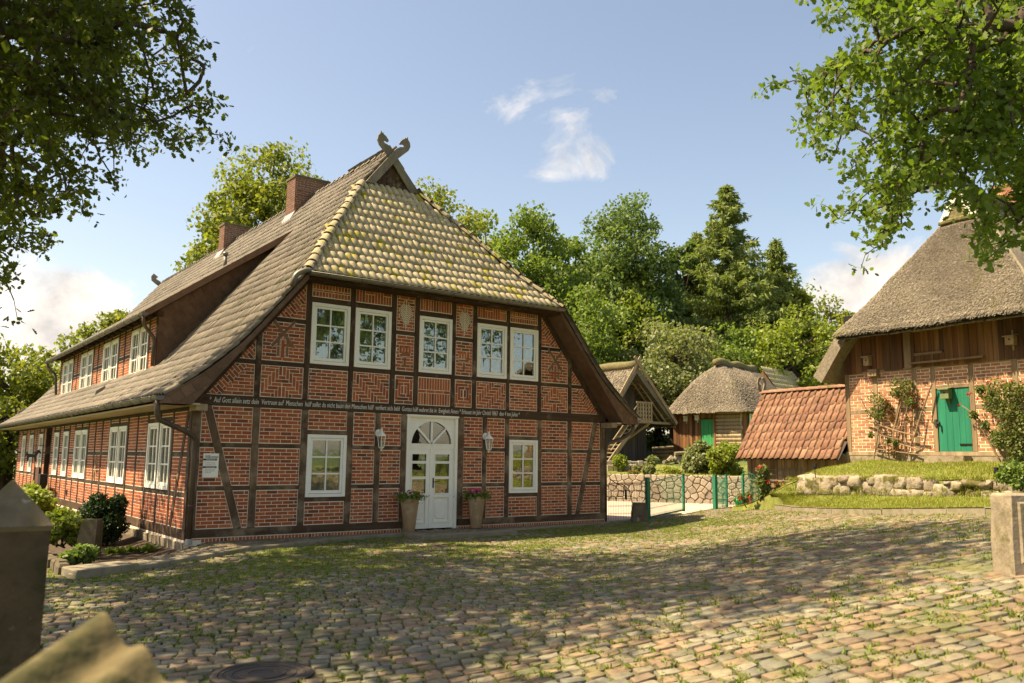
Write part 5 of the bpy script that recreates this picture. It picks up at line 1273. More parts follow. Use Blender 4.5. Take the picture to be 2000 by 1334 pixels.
for i in range(50):
    s = seg[-1] * i / 49; kx = np.interp(s, seg, LKP[:, 0]); ky = np.interp(s, seg, LKP[:, 1]); k3 = np.array([kx, ky, float(gz(kx, ky)) + .105]); a = (k3 - FB.o) @ FB.u; a2 = max(a, -.6) if i < 10 else a
    base = FB.p(a2, .89 + .03 * a2, OFFW - .05)
    for j in range(8): t = j / 7; P[i, j] = k3 * (1 - t) + base * t
lw_P = P.copy(); lw.grid(P); struct(lw, 'lower_lawn', m_turf, True)
def grid_points(Pg, n_):
    nu, nv = Pg.shape[:2]; u = rng.uniform(0, nu - 1.001, n_); v = rng.uniform(0, nv - 1.001, n_); i = u.astype(int); j = v.astype(int); fu = (u - i)[:, None]; fv = (v - j)[:, None]
    return Pg[i, j] * (1 - fu) * (1 - fv) + Pg[i + 1, j] * fu * (1 - fv) + Pg[i, j + 1] * (1 - fu) * fv + Pg[i + 1, j + 1] * fu * fv
gp = np.concatenate([grid_points(up_P[:34], 26000), grid_points(lw_P, 30000)])
pr_ = proj(gp); gp = gp[(pr_[:, 0] > -20) & (pr_[:, 0] < 2060)]
wa = rng.uniform(-.1, 5.6, 260); wq = np.array([FB.p(a, (1.27 + .03 * a) if k % 3 else (.93 + .03 * a + .12 * random.random()), OFFW + (.02 if k % 3 else .10) + random.uniform(-.08, .05)) for k, a in enumerate(wa)]); gp = np.concatenate([gp, np.repeat(wq, 14, 0) + rng.normal(0, .035, (260 * 14, 3)) * [1, 1, .5]])
gp[:, 2] -= .01; tall = .03 + .035 * vnoise(gp[:, 0], gp[:, 1], .6, 21); V_, F_, r_ = blades(gp, tall * 1.5, .006, 1.0)
link('lawn_grass', mesh_np('lawn_grass', V_, F_, r_, m_grass), None, label='short sunlit grass on the lawn around the boulder wall', cat='grass', kind='stuff')
# ================================================================ foliage helpers
T_DIAMOND = (np.array([(0, 0, 0), (.34, .45, .06), (0, 1, 0), (-.34, .45, .06)]), np.array([(0, 1, 2, 3)]))
T_OVAL = (np.array([(0, 0, 0), (.26, .22, .05), (.34, .55, .07), (.17, .86, .02), (0, 1, -.02), (-.17, .86, .02), (-.34, .55, .07), (-.26, .22, .05)]), np.array([(0, 1, 2, 3, 4, 5, 6, 7)]))
T_OAK = (np.array([(0, 0, 0), (.10, .14, .02), (.24, .26, .05), (.15, .38, .03), (.34, .52, .08), (.20, .64, .04), (.28, .80, .05), (.12, .93, .01), (0, 1., -.03), (-.12, .93, .01), (-.28, .80, .05), (-.20, .64, .04), (-.34, .52, .08), (-.15, .38, .03), (-.24, .26, .05), (-.10, .14, .02)]), np.array([tuple(range(16))]))
def leafcloud(P, size, tmpl, N=None, bias=.6, droop=None, rg=rng):
    n_ = len(P); d = rg.normal(0, 1, (n_, 3))
    if droop is not None: d += np.asarray(droop)
    d /= np.linalg.norm(d, axis=1)[:, None]
    nn = rg.normal(0, 1, (n_, 3)); nn /= np.linalg.norm(nn, axis=1)[:, None]
    if N is not None: nn = nn * (1 - bias) + N * bias
    nn -= d * np.sum(nn * d, 1)[:, None]; nn /= np.linalg.norm(nn, axis=1)[:, None] + 1e-9
    s = np.cross(d, nn); sz = np.broadcast_to(size, n_) * rg.uniform(.7, 1.3, n_)
    M_ = np.zeros((n_, 4, 4)); M_[:, 3, 3] = 1; M_[:, :3, 0] = s * sz[:, None]; M_[:, :3, 1] = d * sz[:, None]; M_[:, :3, 2] = nn * sz[:, None]; M_[:, :3, 3] = P
    V, F = stamp(tmpl[0], tmpl[1], M_); return V, F, np.repeat(rg.random(n_), len(tmpl[1]))
def lobes_in(c, rad, k, rg, low=-1.):
    out = []
    while len(out) < k:
        p = rg.uniform(-1, 1, 3)
        if .25 < np.linalg.norm(p) < 1 and p[2] > low: out.append(p)
    return np.array(c) + np.array(out) * np.array(rad)
def lobe_leaves(L, lr, n_, rg, squash=.8):
    k = len(L); id_ = rg.integers(0, k, n_); d = rg.normal(0, 1, (n_, 3)); d /= np.linalg.norm(d, axis=1)[:, None]
    rr_ = lr[id_] * rg.uniform(.55, 1.08, n_) ; P = L[id_] + d * rr_[:, None] * np.array([1, 1, squash]); N = d * .7 + np.array([0, 0, .55]); return P, N / np.linalg.norm(N, axis=1)[:, None]
def bush(name, label, cat, c, rad, n_, size, ma, k=14, tmpl=T_DIAMOND, group=None, seed=1, stems=5, lr=.42, extra=None, leafname='foliage'):
    rg = np.random.default_rng(seed); c = np.array(c, float); rad = np.array(rad, float)
    o = thing(name, label, cat, c, group); cc_ = c + [0, 0, rad[2] * .86]; L = lobes_in(cc_, rad * .68, k, rg, -.95); lr_ = rg.uniform(.6, 1.1, k) * lr * rad.mean()
    P, N = lobe_leaves(L, lr_, n_, rg); P[:, 2] = np.maximum(P[:, 2], c[2] + .02); V, F, r_ = leafcloud(P, size, tmpl, N, .55, None, rg)
    me = mesh_np(leafname, V, F, r_, ma); ob = link(leafname, me); ob.parent = o; ob.matrix_parent_inverse = PM(o).inverted()
    mb = MB()
    for i in range(stems):
        q = L[i % k]; b = c + np.array([rg.uniform(-.2, .2) * rad[0], rg.uniform(-.2, .2) * rad[1], -.03]); mb.tube([b, (b + q) / 2 + rg.normal(0, .05, 3) * rad.mean(), q], [.02 * rad.mean() + .008, .014 * rad.mean() + .006, .006], 5)
    part(mb, 'stem', m_bark, o)
    for (ma2, n2, s2, zlo) in (extra or []):
        P, N = lobe_leaves(L, lr_ * 1.05, n2 * 3, rg); P = P[P[:, 2] > c[2] + zlo * rad[2]][:n2]
        Pm = np.repeat(P, 6, 0) + rg.normal(0, s2 * .3, (len(P) * 6, 3)); V, F, r_ = leafcloud(Pm, s2, T_OVAL, None, .5, None, rg); ob = link('flower', mesh_np('flower', V, F, r_, ma2)); ob.parent = o; ob.matrix_parent_inverse = PM(o).inverted()
    return o
# ================================================================ retaining wall of polygonal stones behind the gate
w0 = at(1150, 975, 35.8); w1 = at(1500, 984, 33.4); w0[2] = w1[2] = 0
wu = unit(w1 - w0); wn = np.array([wu[1], -wu[0], 0]); wn = wn if wn @ (CP - w0) > 0 else -wn; WL = np.linalg.norm(w1 - w0)
FW = Fr((w0[0], w0[1], 0), wu, (0, 0, 1), wn); ZW0, ZW1 = -.05, 1.13
m_wallmortar = mat('wall_mortar', [(.15, .115, .075)], .95, .3, 20)
pw = thing('polygon_stone_wall', 'low retaining wall of pale polygonal stones behind the open gate', 'wall', FW.p(WL / 2, 0, 0))
mb = MB(); mb.box(FW, 0, WL, ZW0 - .2, ZW1 - .02, -.3, -.02); part(mb, 'mortar', m_wallmortar, pw)
seeds = [(x + random.uniform(-.1, .1), z + random.uniform(-.09, .09)) for j, z in enumerate(np.arange(ZW0 + .1, ZW1 + .1, .235)) for x in np.arange(-.2 + .14 * (j % 2), WL + .3, .30)]
for i, s in enumerate(seeds):
    if not (0 < s[0] < WL): continue
    poly = [(max(0, s[0] - .5), ZW0 - .1), (min(WL, s[0] + .5), ZW0 - .1), (min(WL, s[0] + .5), ZW1 + random.uniform(-.02, .02)), (max(0, s[0] - .5), ZW1 + random.uniform(-.02, .02))]
    for j, t in enumerate(seeds):
        if i != j and abs(t[0] - s[0]) < .8:
            nx, nz_ = t[0] - s[0], t[1] - s[1]; l = math.hypot(nx, nz_); poly = clip(poly, nx / l, nz_ / l, ((t[0] ** 2 - s[0] ** 2) + (t[1] ** 2 - s[1] ** 2)) / (2 * l))
            if len(poly) < 3: break
    poly = inset_poly(poly, random.uniform(.006, .018)) if len(poly) >= 3 else []
    if len(poly) >= 3 and area(poly) > .004: mb = MB(); mb.prism(FW, poly, -.06, .02 + random.uniform(0, .05), None, False, .03); part(mb, 'stone', m_wallstone, pw)
# planted terrace behind it, rising to the far buildings
tr = MB(); P = np.zeros((30, 20, 3))
for i in range(30):
    a = -6 + (WL + 14) * i / 29
    for j in range(20): t = j / 19; P[i, j] = FW.p(a, 1.10 + .62 * sstep(0, 1, t) + .25 * sstep(5, 12, a) * t, -.25 - 10.5 * t); P[i, j, 2] += .03 * math.sin(a * 2 + j)
tr.grid(P); struct(tr, 'terrace', m_turf, True); terr_P = P
gp = grid_points(terr_P, 9000); V_, F_, r_ = blades(gp, .10, .012, .8)
link('terrace_grass', mesh_np('terrace_grass', V_, F_, r_, m_grass), None, label='rough grass on the terrace behind the stone wall', cat='grass', kind='stuff')
# second little wall of squared stones
pw2 = thing('block_stone_wall', 'short stepped garden wall of squared pale blocks below the dark storehouse', 'wall', at(1220, 925, 38.5))
for (x0, x1, y0, y1, d) in [(1186, 1198, 908, 926, 38.5), (1199, 1207, 905, 922, 38.5), (1208, 1218, 906, 923, 38.5), (1219, 1231, 907, 924, 38.5), (1232, 1243, 907, 924, 38.5), (1222, 1234, 900, 909, 39.5), (1235, 1246, 901, 911, 39.5), (1247, 1256, 900, 910, 39.5), (1257, 1268, 902, 912, 39.5), (1183, 1197, 900, 907, 39.)]:
    p, q = at(x0, y1, d), at(x1, y0, d); mb = MB(); fr = Fr((p[0], p[1], p[2]), (ER[0], ER[1], 0), (0, 0, 1), (-ED[0], -ED[1], 0)); mb.box(fr, .004, (x1 - x0) * d / FPX - .01, -.1, q[2] - p[2], -.3, random.uniform(0, .03), None, .02); part(mb, 'block', m_wallstone, pw2)
# ================================================================ dark storehouse with outside stair
sh_ = thing('thatched_storehouse', 'dark plank storehouse with thatched roof, deep gable overhang and outside wooden stair', 'storehouse', (25.5, 14, 1.6))
SY, SW_ = 13.0, 14.05; AX, AZ = 25.52, 6.5; LX, RXs, EZs = 23.35, 28.5, 3.72
def sh_shell(p, q, y0, y1, thk, name, m):
    nrm = unit(np.array([-(q[1] - p[1]), 0, q[0] - p[0]])); nrm = nrm if nrm[2] > 0 else -nrm; P = np.array([[(p[0] + (q[0] - p[0]) * i / 11, y0 + (y1 - y0) * j / 11, p[1] + (q[1] - p[1]) * i / 11 - .05 * math.sin(math.pi * i / 11)) for j in range(12)] for i in range(12)]); P = rough(P, .06); mb = MB(); shell(mb, P, thk, nrm); part(mb, name, m, sh_, True); return P, nrm
P1, n1 = sh_shell((AX, AZ), (LX, EZs), SY, 20.5, .26, 'thatch', m_thatch); P2, n2 = sh_shell((AX, AZ), (RXs, EZs), SY, 20.5, .26, 'thatch', m_thatch)
straw(P1, n1, unit(np.array([LX - AX, 0, EZs - AZ])), 9000, .14, 8, sh_, w=.02)
mb = MB(); mb.tube([(AX - .03, y, AZ + .02 + random.uniform(-.03, .03)) for y in np.linspace(SY - .05, 20.5, 14)], [.24 + random.uniform(-.03, .02) for _ in range(14)], 10); part(mb, 'ridge_roll', m_moss_thatch, sh_, True)
FSt = Fr((0, SY - .02, 0), (1, 0, 0), (0, 0, 1), (0, -1, 0)); FWl = Fr((0, SW_, 0), (1, 0, 0), (0, 0, 1), (0, -1, 0))
for s, e in ((-1, (LX + .05, EZs - .1)), (1, (RXs - .1, EZs - .12))):
    mb = MB(); top = (AX - s * .28, AZ + .42) if s < 0 else (AX - .22, AZ + .40); mb.beam(FSt, e, top, .16, .0 if s < 0 else .05, .045 if s < 0 else .095, None, .006); part(mb, 'verge_board', m_oldwood, sh_)
for k, dy in enumerate((.35, .75)):
    mb = MB(); mb.tube([(AX + .25, SY + dy, AZ - .55), (RXs - .5, SY + dy, EZs - .02)], .06, 6); part(mb, 'rafter', m_oldwood, sh_)
for t in np.linspace(.12, .97, 12):
    x, z = AX + (RXs - AX) * t, AZ + (EZs - AZ) * t - .36; mb = MB(); mb.wbox(x - .06, x + .06, SY + .06, SW_ + .5, z - .02, z + .02); part(mb, 'batten', m_oldwood, sh_)
mb = MB(); mb.wbox(26.9, RXs - .15, SY + .2, SY + .34, EZs - .16, EZs - .04); part(mb, 'tie_beam', m_oldwood, sh_)
x = 23.75
while x < 27.25:
    w = random.uniform(.16, .24); zt_ = min(AZ - .3 - (AZ - EZs) / (AX - LX) * max(0, AX - x) * .98, AZ - .35 - (AZ - EZs) / (RXs - AX) * max(0, x + w - AX)); mb = MB(); mb.box(FWl, x, x + w - .012, 1.35, zt_, -.03, .0 + random.uniform(0, .02), None, .005); part(mb, 'plank', m_greyplank, sh_); x += w
mb = MB(); mb.wbox(23.8, 27.2, SW_ + .05, 20, 1.2, 4.3); part(mb, 'wall', m_greyplank, sh_)
PZ = 3.62
mb = MB(); mb.wbox(25.05, 26.38, SY - .42, SW_, PZ - .08, PZ, None, .006); part(mb, 'landing', m_oldwood, sh_)
mb = MB(); mb.tube([(26.1, SY - .3, PZ - .08), (25.45, SW_ - .05, 2.55)], .06, 6); part(mb, 'strut', m_oldwood, sh_)
FBl = Fr((25.15, SY - .40, PZ), (1, 0, 0), (0, 0, 1), (0, -1, 0)); 
for a in np.linspace(0, .98, 6): mb = MB(); mb.box(FBl, a, a + .10, .0, .95, -.03, .0, None, .004); part(mb, 'baluster', m_oldwood, sh_)
for b in np.linspace(.08, .86, 5): mb = MB(); mb.box(FBl, 0, 1.08, b, b + .085, -.055, -.032, None, .004); part(mb, 'balustrade_rail', m_oldwood, sh_)
for b in (0, .93): mb = MB(); mb.box(FBl, -.03, 1.11, b, b + .06, -.04, .03, None, .004); part(mb, 'balustrade_rail', m_oldwood, sh_)
for y in (SY - .36, SY + .35): mb = MB(); mb.tube([(23.1, y, 1.45), (25.2, y, PZ - .03)], .0, 4) if False else mb.beam(Fr((0, y, 0), (1, 0, 0), (0, 0, 1), (0, -1, 0)), (23.15, 1.48), (25.2, PZ - .05), .22, -.03, .03, None, .005); part(mb, 'stringer', m_oldwood, sh_)
for k in range(10): t = (k + .5) / 10.5; x, z = 23.2 + 2.0 * t, 1.55 + 2.05 * t; mb = MB(); mb.wbox(x - .11, x + .11, SY - .36, SY + .35, z - .02, z + .02); part(mb, 'tread', m_oldwood, sh_)
for dz in (.85, .5): mb = MB(); mb.tube([(23.35, SY - .38, 1.65 + dz), (25.2, SY - .38, PZ - .02 + dz)], .03, 6); part(mb, 'handrail', m_oldwood, sh_)
# ================================================================ small thatched bakehouse
mu = np.array([*(ER * .755 - ED * .656), 0]); mn = np.array([*(-ER * .656 - ED * .755), 0]); mu = unit(mu); mn = unit(mn)
M0 = at(1316, 877, 45.); FM = Fr((M0[0], M0[1], 0), mu, (0, 0, 1), mn)
def onM(px, py, off=0.):
    r_ = CM.T @ np.array([px - 1000, py - 667, FPX]); t = ((FM.p(0, 0, off) - CP) @ mn) / (r_ @ mn); P = CP + r_ * t; return (P - FM.o) @ mu, P[2]
bk = thing('thatched_bakehouse', 'small plank and log outbuilding with rounded thatched roof and bright green door', 'outbuilding', (M0[0], M0[1], 2.2))
mw_ = onM(1447, 860)[0]; mz0 = 2.1; mz1 = onM(1380, 806)[1] + .1
def mpart(mb, name, m, smooth=False): return part(mb, name, m, bk, smooth)
dxa, dxb = onM(1369, 840)[0], onM(1394, 840)[0]; lxa = onM(1399, 840)[0]; mzd = onM(1380, 819)[1]
x = .0
while x < lxa - .05:
    w = random.uniform(.16, .22); inside = dxa < x + w / 2 < dxb
    mb = MB(); mb.box(FM, x, x + w - .012, (mzd + .06) if inside else mz0, mz1, -.05, random.uniform(0, .02), None, .005); mpart(mb, 'plank', m_plank); x += w
for i in range(5): w = (dxb - dxa) / 5; mb = MB(); mb.box(FM, dxa + w * i + .005, dxa + w * (i + 1) - .005, mz0, mzd, -.04, .0, None, .004); mpart(mb, 'door_plank', m_lightgreen)
for a in (dxa - .07, dxb, lxa - .09): mb = MB(); mb.box(FM, a, a + .07, mz0, mz1, -.02, .04, None, .005); mpart(mb, 'post', m_plank)
nlog = 11
for i in range(nlog): z = mz0 + (mz1 - mz0) * (i + .5) / nlog; mb = MB(); mb.tube([FM.p(lxa, z, -.05), FM.p(mw_ + random.uniform(-.02, .06), z, -.05)], (mz1 - mz0) / nlog * .53, 8); mpart(mb, 'log', m_oldwood)
mb = MB(); mb.box(FM, .02, mw_ - .02, 1.4, mz1, -5., -.12); mpart(mb, 'wall', m_plank)
mb = MB(); fr = Fr(FM.p(mw_, 0, -.9), -mn, (0, 0, 1), mu); mb.box(fr, 0, .7, mz1 - 1.1, mz1 - .1, 0, .05, None, .01); mpart(mb, 'shutter', m_greenwood)
for k in range(3): mb = MB(); mb.box(fr, .05 + .22 * k, .19 + .22 * k, mz1 - 1.05, mz1 - .15, .05, .065); mpart(mb, 'shutter_stripe', m_white)
# thatch dome: hip front and two sides, blended by a rounded superellipse section
rz = onM(1405, 712, -1.6)[1] + .1; ez = mz1 - .12; LB = 6.0; wc = mw_ / 2
def dome(theta_n, rows):
    P = np.zeros((rows, theta_n, 3))
    for i in range(rows):
        t = i / (rows - 1); prof = t ** .92; hw = (mw_ / 2 + .55) * (1 - prof) + .02; fc = .55 - 2.2 * prof; bc = -LB + .6 * prof * 0
        # outline path: left rear -> left front -> right front -> right rear with rounded corners
        rad = .55 * (1 - prof) + .02; pts = []
        pts += [(wc - hw, bc)]
        for a in np.linspace(math.pi, math.pi / 2, 6): pts.append((wc - hw + rad + rad * math.cos(a), fc - rad + rad * math.sin(a)))
        for a in np.linspace(math.pi / 2, 0, 6): pts.append((wc + hw - rad + rad * math.cos(a), fc - rad + rad * math.sin(a)))
        pts += [(wc + hw, bc)]; pts = np.array(pts); sl = np.concatenate([[0], np.cumsum(np.linalg.norm(np.diff(pts, axis=0), axis=1))]); s = np.linspace(0, sl[-1], theta_n)
        for j in range(theta_n): P[i, j] = FM.p(np.interp(s[j], sl, pts[:, 0]), ez + (rz - ez) * (t + .12 * math.sin(math.pi * t)) , np.interp(s[j], sl, pts[:, 1]))
    return P
Pd = rough(dome(60, 22), .07); mb = MB(); mb.grid(Pd); Q = Pd[0] + (np.array([wc * mu[0], wc * mu[1], 0]) * 0); cen = FM.p(wc, ez + .1, -2.5); Qi = Pd[0] + (cen - Pd[0]) * .10 - np.array([0, 0, .03]); mb.grid(np.stack([Pd[0], Qi], 0)); mb.grid(np.stack([Qi, Qi * .6 + cen * .4 + np.array([0, 0, .4])], 0)); mpart(mb, 'thatch', m_thatch, True)
nD = np.cross(Pd[1:, 1:] - Pd[:-1, :-1], Pd[1:, :-1] - Pd[:-1, 1:]); nD = nD.reshape(-1, 3).mean(0)
straw(Pd[:, 8:52], unit(np.array([*mn[:2] * .7, .6])), unit(np.array([*mn[:2] * .5, -.8])), 14000, .13, 9, bk, w=.02)
mb = MB(); mb.tube([FM.p(wc + random.uniform(-.03, .03), rz + .0 + .06 * math.sin(k * 1.3), c) for k, c in enumerate(np.linspace(-1.2, -LB, 12))], [.18, .23, .25, .24, .23, .25, .24, .23, .24, .23, .23, .2], 10); mpart(mb, 'ridge_roll', m_moss_thatch, True)
# grey tiled outbuilding behind
tb_ = thing('tiled_outbuilding', 'outbuilding with grey-brown tiled roof behind the small thatched outbuilding', 'outbuilding', FM.p(2.4, 2, -9))
T0 = at(1490, 722, 51); T1 = at(1553, 736, 54); e0 = at(1497, 762, 49); e1 = at(1575, 760, 52.); mb = MB(); tvv, tff = tile_mesh(.3, .46)
ru = unit(T1 - T0); ru[2] = 0; ru = unit(ru); dn = unit((e0 - T0) - ru * ((e0 - T0) @ ru)); ln_ = np.linalg.norm(T1 - T0); nrm = unit(np.cross(ru, dn)); nrm = nrm if nrm[2] > 0 else -nrm
dk = MB(); dk.add([T0, T1 * 1.0 - np.array([0, 0, T1[2] - T0[2]]), T0 + ru * ln_ + dn * 2.6, T0 + dn * 2.6], [(0, 1, 2, 3)]); tro = part(dk, 'roof', m_hiptile, tb_)
tmn = mesh_np('roof_tile', tvv, tff, np.zeros(len(tff)), m_hiptile)
for i in range(7):
    for j in range(int(ln_ / .3)):
        p = T0 + dn * (2.6 - i * .4) + ru * (j * .3) ; o = link('roof_tile', tmn); o.matrix_basis = Matrix(mk(p, ru, -dn, nrm).tolist()); o.parent = tro; o.matrix_parent_inverse = PM(tro).inverted()
wl = MB(); c0 = T0 + dn * 2.4 - nrm * .1; c1 = c0 + ru * ln_; bkv = np.cross(ru, (0, 0, 1)); bkv = bkv if bkv @ (CP - T0) < 0 else -bkv
wl.add([(*c0[:2], 1), (*c1[:2], 1), c1, c0, (*(c0 + bkv * 4)[:2], 1), (*(c1 + bkv * 4)[:2], 1), c1 + bkv * 4, c0 + bkv * 4, T0 - [0, 0, .1], T0 + ru * ln_ - [0, 0, .1]], [(0, 1, 2, 3), (1, 5, 6, 9, 2), (0, 3, 8, 7, 4), (8, 9, 6, 7), (4, 5, 6, 7)]); part(wl, 'wall', m_plank, tb_)
# log rails and a rustic log bench by the far lawn
lf_ = thing('log_rail_fence', 'low fence of stacked weathered logs between the storehouse and the small outbuilding', 'fence', at(1300, 893, 46))
for k, (dy, x0, x1) in enumerate(((0, 1275, 1325), (-7, 1276, 1322), (-14, 1274, 1318))): mb = MB(); mb.tube([at(x0, 890 + dy, 46.5), at((x0 + x1) / 2, 889 + dy, 46.5), at(x1, 887 + dy, 46.5)], [.09, .10, .085], 8); part(mb, 'log', m_board, lf_)
bn_ = thing('log_bench', 'rustic bench and table made of split logs in front of the small outbuilding', 'bench', at(1325, 905, 41))
for k, (x0, y0, x1, y1, r_) in enumerate(((1312, 897, 1338, 896, .10), (1318, 886, 1345, 884, .09), (1304, 902, 1312, 893, .12), (1322, 905, 1326, 893, .13), (1338, 904, 1341, 890, .13), (1318, 899, 1322, 886, .1), (1296, 903, 1304, 902, .09))): mb = MB(); mb.tube([at(x0, y0, 41), at(x1, y1, 41.2)], r_, 9); part(mb, 'log', m_board, bn_)
# ================================================================ gate and wire fence
def gpt(px, py, d): p = at(px, py, d); return np.array([p[0], p[1], float(gz(p[0], p[1]))])
gA, gB, gC = np.array([12.31, -.39, .03]), np.array([14.35, .10, .15]), np.array([15.5, -.14, .14]); gD = np.array([16.9, .55, .12]); hC = np.array([11.14, -.05, .02]); fE = np.array([17.0, -.62, .32]); fF = np.array([FB.p(-3.7, 0, .3)[0], FB.p(-3.7, 0, .3)[1], .55])
def wire_panel(p, q, h, name, parent, z0=.06, vs=.06, m=m_greenmetal):
    mb = MB(); L_ = np.linalg.norm((q - p)[:2]); up_ = np.array([0, 0, 1.])
    for k in range(int(L_ / vs) + 1): o = p + (q - p) * (k * vs / L_); mb.tube([o + up_ * z0, o + up_ * h], .005, 3, None, False)
    for z in np.linspace(z0, h - .01, 6): mb.tube([p + up_ * z, q + up_ * z], .005, 3, None, False); mb.tube([p + up_ * (z + .02), q + up_ * (z + .02)], .004, 3, None, False)
    return part(mb, name, m, parent)
def gpost(p, h, w, parent, name='post', m=m_greenmetal):
    mb = MB(); mb.wbox(p[0] - w / 2, p[0] + w / 2, p[1] - w / 2, p[1] + w / 2, p[2] - .1, p[2] + h, None, .008); mb.wbox(p[0] - w / 2 - .004, p[0] + w / 2 + .004, p[1] - w / 2 - .004, p[1] + w / 2 + .004, p[2] + h, p[2] + h + .02); return part(mb, name, m, parent)
gate = thing('green_metal_gate', 'green double wire gate standing partly open at the end of the farmhouse', 'gate', gA)
gpost(gA, 1.20, .10, gate, 'gate_post'); gpost(gC, 1.14, .11, gate, 'gate_post')
for (p, q, h) in ((gA + [.1, .03, 0], gB, 1.10), (gC + [.1, .05, 0], gD, 1.06)):
    lf = wire_panel(p, q, h, 'gate_leaf', gate, .16)
    for (a, b, nm, w) in ((p, p, 'frame_post', .05), (q, q, 'frame_post', .06)): gp_ = MB(); zt_ = 1.18 if b is q else 1.1; gp_.wbox(a[0] - w / 2, a[0] + w / 2, a[1] - w / 2, a[1] + w / 2, a[2] + .08, a[2] + zt_); sub(gp_, nm, m_greenmetal, lf)
    gb_ = MB(); gb_.tube([p + [0, 0, .12], q + [0, 0, .12]], .028, 6); sub(gb_, 'bottom_rail', m_greenmetal, lf)
    gb_ = MB(); gb_.tube([p + [0, 0, 1.06], (p + q) / 2 + [0, 0, 1.13], q + [0, 0, 1.17]], .012, 6); sub(gb_, 'top_rail', m_greenmetal, lf)
fe = thing('wire_fence', 'dark wire mesh fence panel between farmhouse corner and left gate post', 'fence', (hC + gA) / 2)
wire_panel(hC, gA - [.06, .02, 0], 1.06, 'wire_mesh', fe, .03, .05, m_iron)
mb = MB(); mb.tube([hC + [0, 0, 1.07], gA + [-.06, -.02, 1.07]], .008, 5); part(mb, 'top_wire', m_iron, fe)
f2 = thing('wire_fence', 'green post and wire fence between right gate post and the tiled shed', 'fence', fE)
gpost(fE, 1.0, .06, f2); gpost(fF, .75, .06, f2); wire_panel(fE, fF, .92, 'wire_mesh', f2, .03, .07); wire_panel(gC + [.2, -.1, 0], fE, .95, 'wire_mesh', f2, .03, .07)
# cable hung on the mesh fence
cb = thing('hanging_cable', 'black cable looped over the wire fence beside the farmhouse corner', 'cable', hC)
mb = MB(); c_ = [hC + (gA - hC) * t + np.array([0, -.03, z]) for t, z in ((.02, 1.18), (.18, 1.06), (.35, 1.03), (.5, .88), (.58, .55), (.66, .3), (.8, .2), (.84, .08), (.75, .02), (.5, .02), (.2, .03))]; mb.tube(c_, .012, 6); part(mb, 'cord', m_black, cb)
mb = MB(); mb.tube([hC + (gA - hC) * .42 + np.array([0, -.03, z]) for z in (.98, .9, .84, .62)], [.012, .012, .03, .035], 8); part(mb, 'plug', m_black, cb)
# stone block by the gate post
bs = thing('stone_block', 'dark tapered mossy stone block standing by the left gate post', 'stone block', (11.85, -.45, .02))
mb = MB(); fr = Fr((11.85, -.52, 0), (ER[0], ER[1], 0), (0, 0, 1), (-ED[0], -ED[1], 0)); V = [fr.p(a, z, c) for (w, z, dd) in ((.215, -.05, .2), (.205, .30, .19), (.17, .555, .16), (.155, .575, .145)) for a, c in ((-w, dd), (w, dd), (w, -dd), (-w, -dd))]
F = [(i * 4 + k, i * 4 + (k + 1) % 4, i * 4 + 4 + (k + 1) % 4, i * 4 + 4 + k) for i in range(3) for k in range(4)] + [(12, 13, 14, 15)]; mb.add(V, F); part(mb, 'block', m_concrete, bs)
# coil of green hose
hs = thing('hose_coil', 'coil of bright green garden hose lying beside the lawn kerb end', 'hose', ground_at(1447, 990))
c_ = ground_at(1447, 990); mb = MB(); ax = np.array([ER[0], ER[1], 0]); ay = np.array([ED[0], ED[1], 0])
pts = [c_ + ax * (-.17 + .34 * k / 90) + (ay * math.cos(k * .52) + np.array([0, 0, 1]) * math.sin(k * .52)) * .13 + np.array([0, 0, .15]) for k in range(91)]; mb.tube(pts, .022, 6); part(mb, 'hose', m_hose, hs, True)
mb = MB(); mb.tube([c_ + ax * .2 + np.array([0, 0, .12]), c_ + ax * .34 + np.array([0, 0, .10])], [.035, .03], 8); part(mb, 'nozzle', m_zinc, hs)
# ================================================================ things at the farmhouse front
sg_t = thing('information_sign', 'white information board with two dark bars on the brick wall by the downpipe', 'sign', FF.p(.31, 1.30, .02))
mb = MB(); mb.box(FF, .155, .465, 1.30, 1.775, .004, .026, None, .004); sp_ = part(mb, 'board', m_white, sg_t)
for z in (1.635, 1.485): mb = MB(); mb.box(FF, .155, .425, z, z + .035, .0262, .0285); part(mb, 'bar', m_ink, sg_t)
text_mesh('lettering', 'Willkommen', .09, m_ink, FF.mat(.185, 1.705, .027), sp_, xs=.25, shear=.35)
m_grey = mat('grey_print', [(.35, .36, .34)], .8, .05, 5, bump=0)
for z, n_ in ((1.58, 9), (1.54, 10), (1.445, 11), (1.42, 9), (1.39, 5)):
    mb = MB(); x = .20
    for k in range(n_):
        w = random.uniform(.010, .026)
        if x + w > .41: break
        mb.box(FF, x, x + w, z, z + .012, .0262, .0272); x += w + .007
    part(mb, 'print_line', m_grey, sg_t)
for z in (1.645, 1.495):
    mb = MB(); x = .21
    while x < .39: w = random.uniform(.008, .022); mb.box(FF, x, x + w, z, z + .013, .0286, .0292); x += w + .006
    part(mb, 'print_line', m_chalk, sg_t)
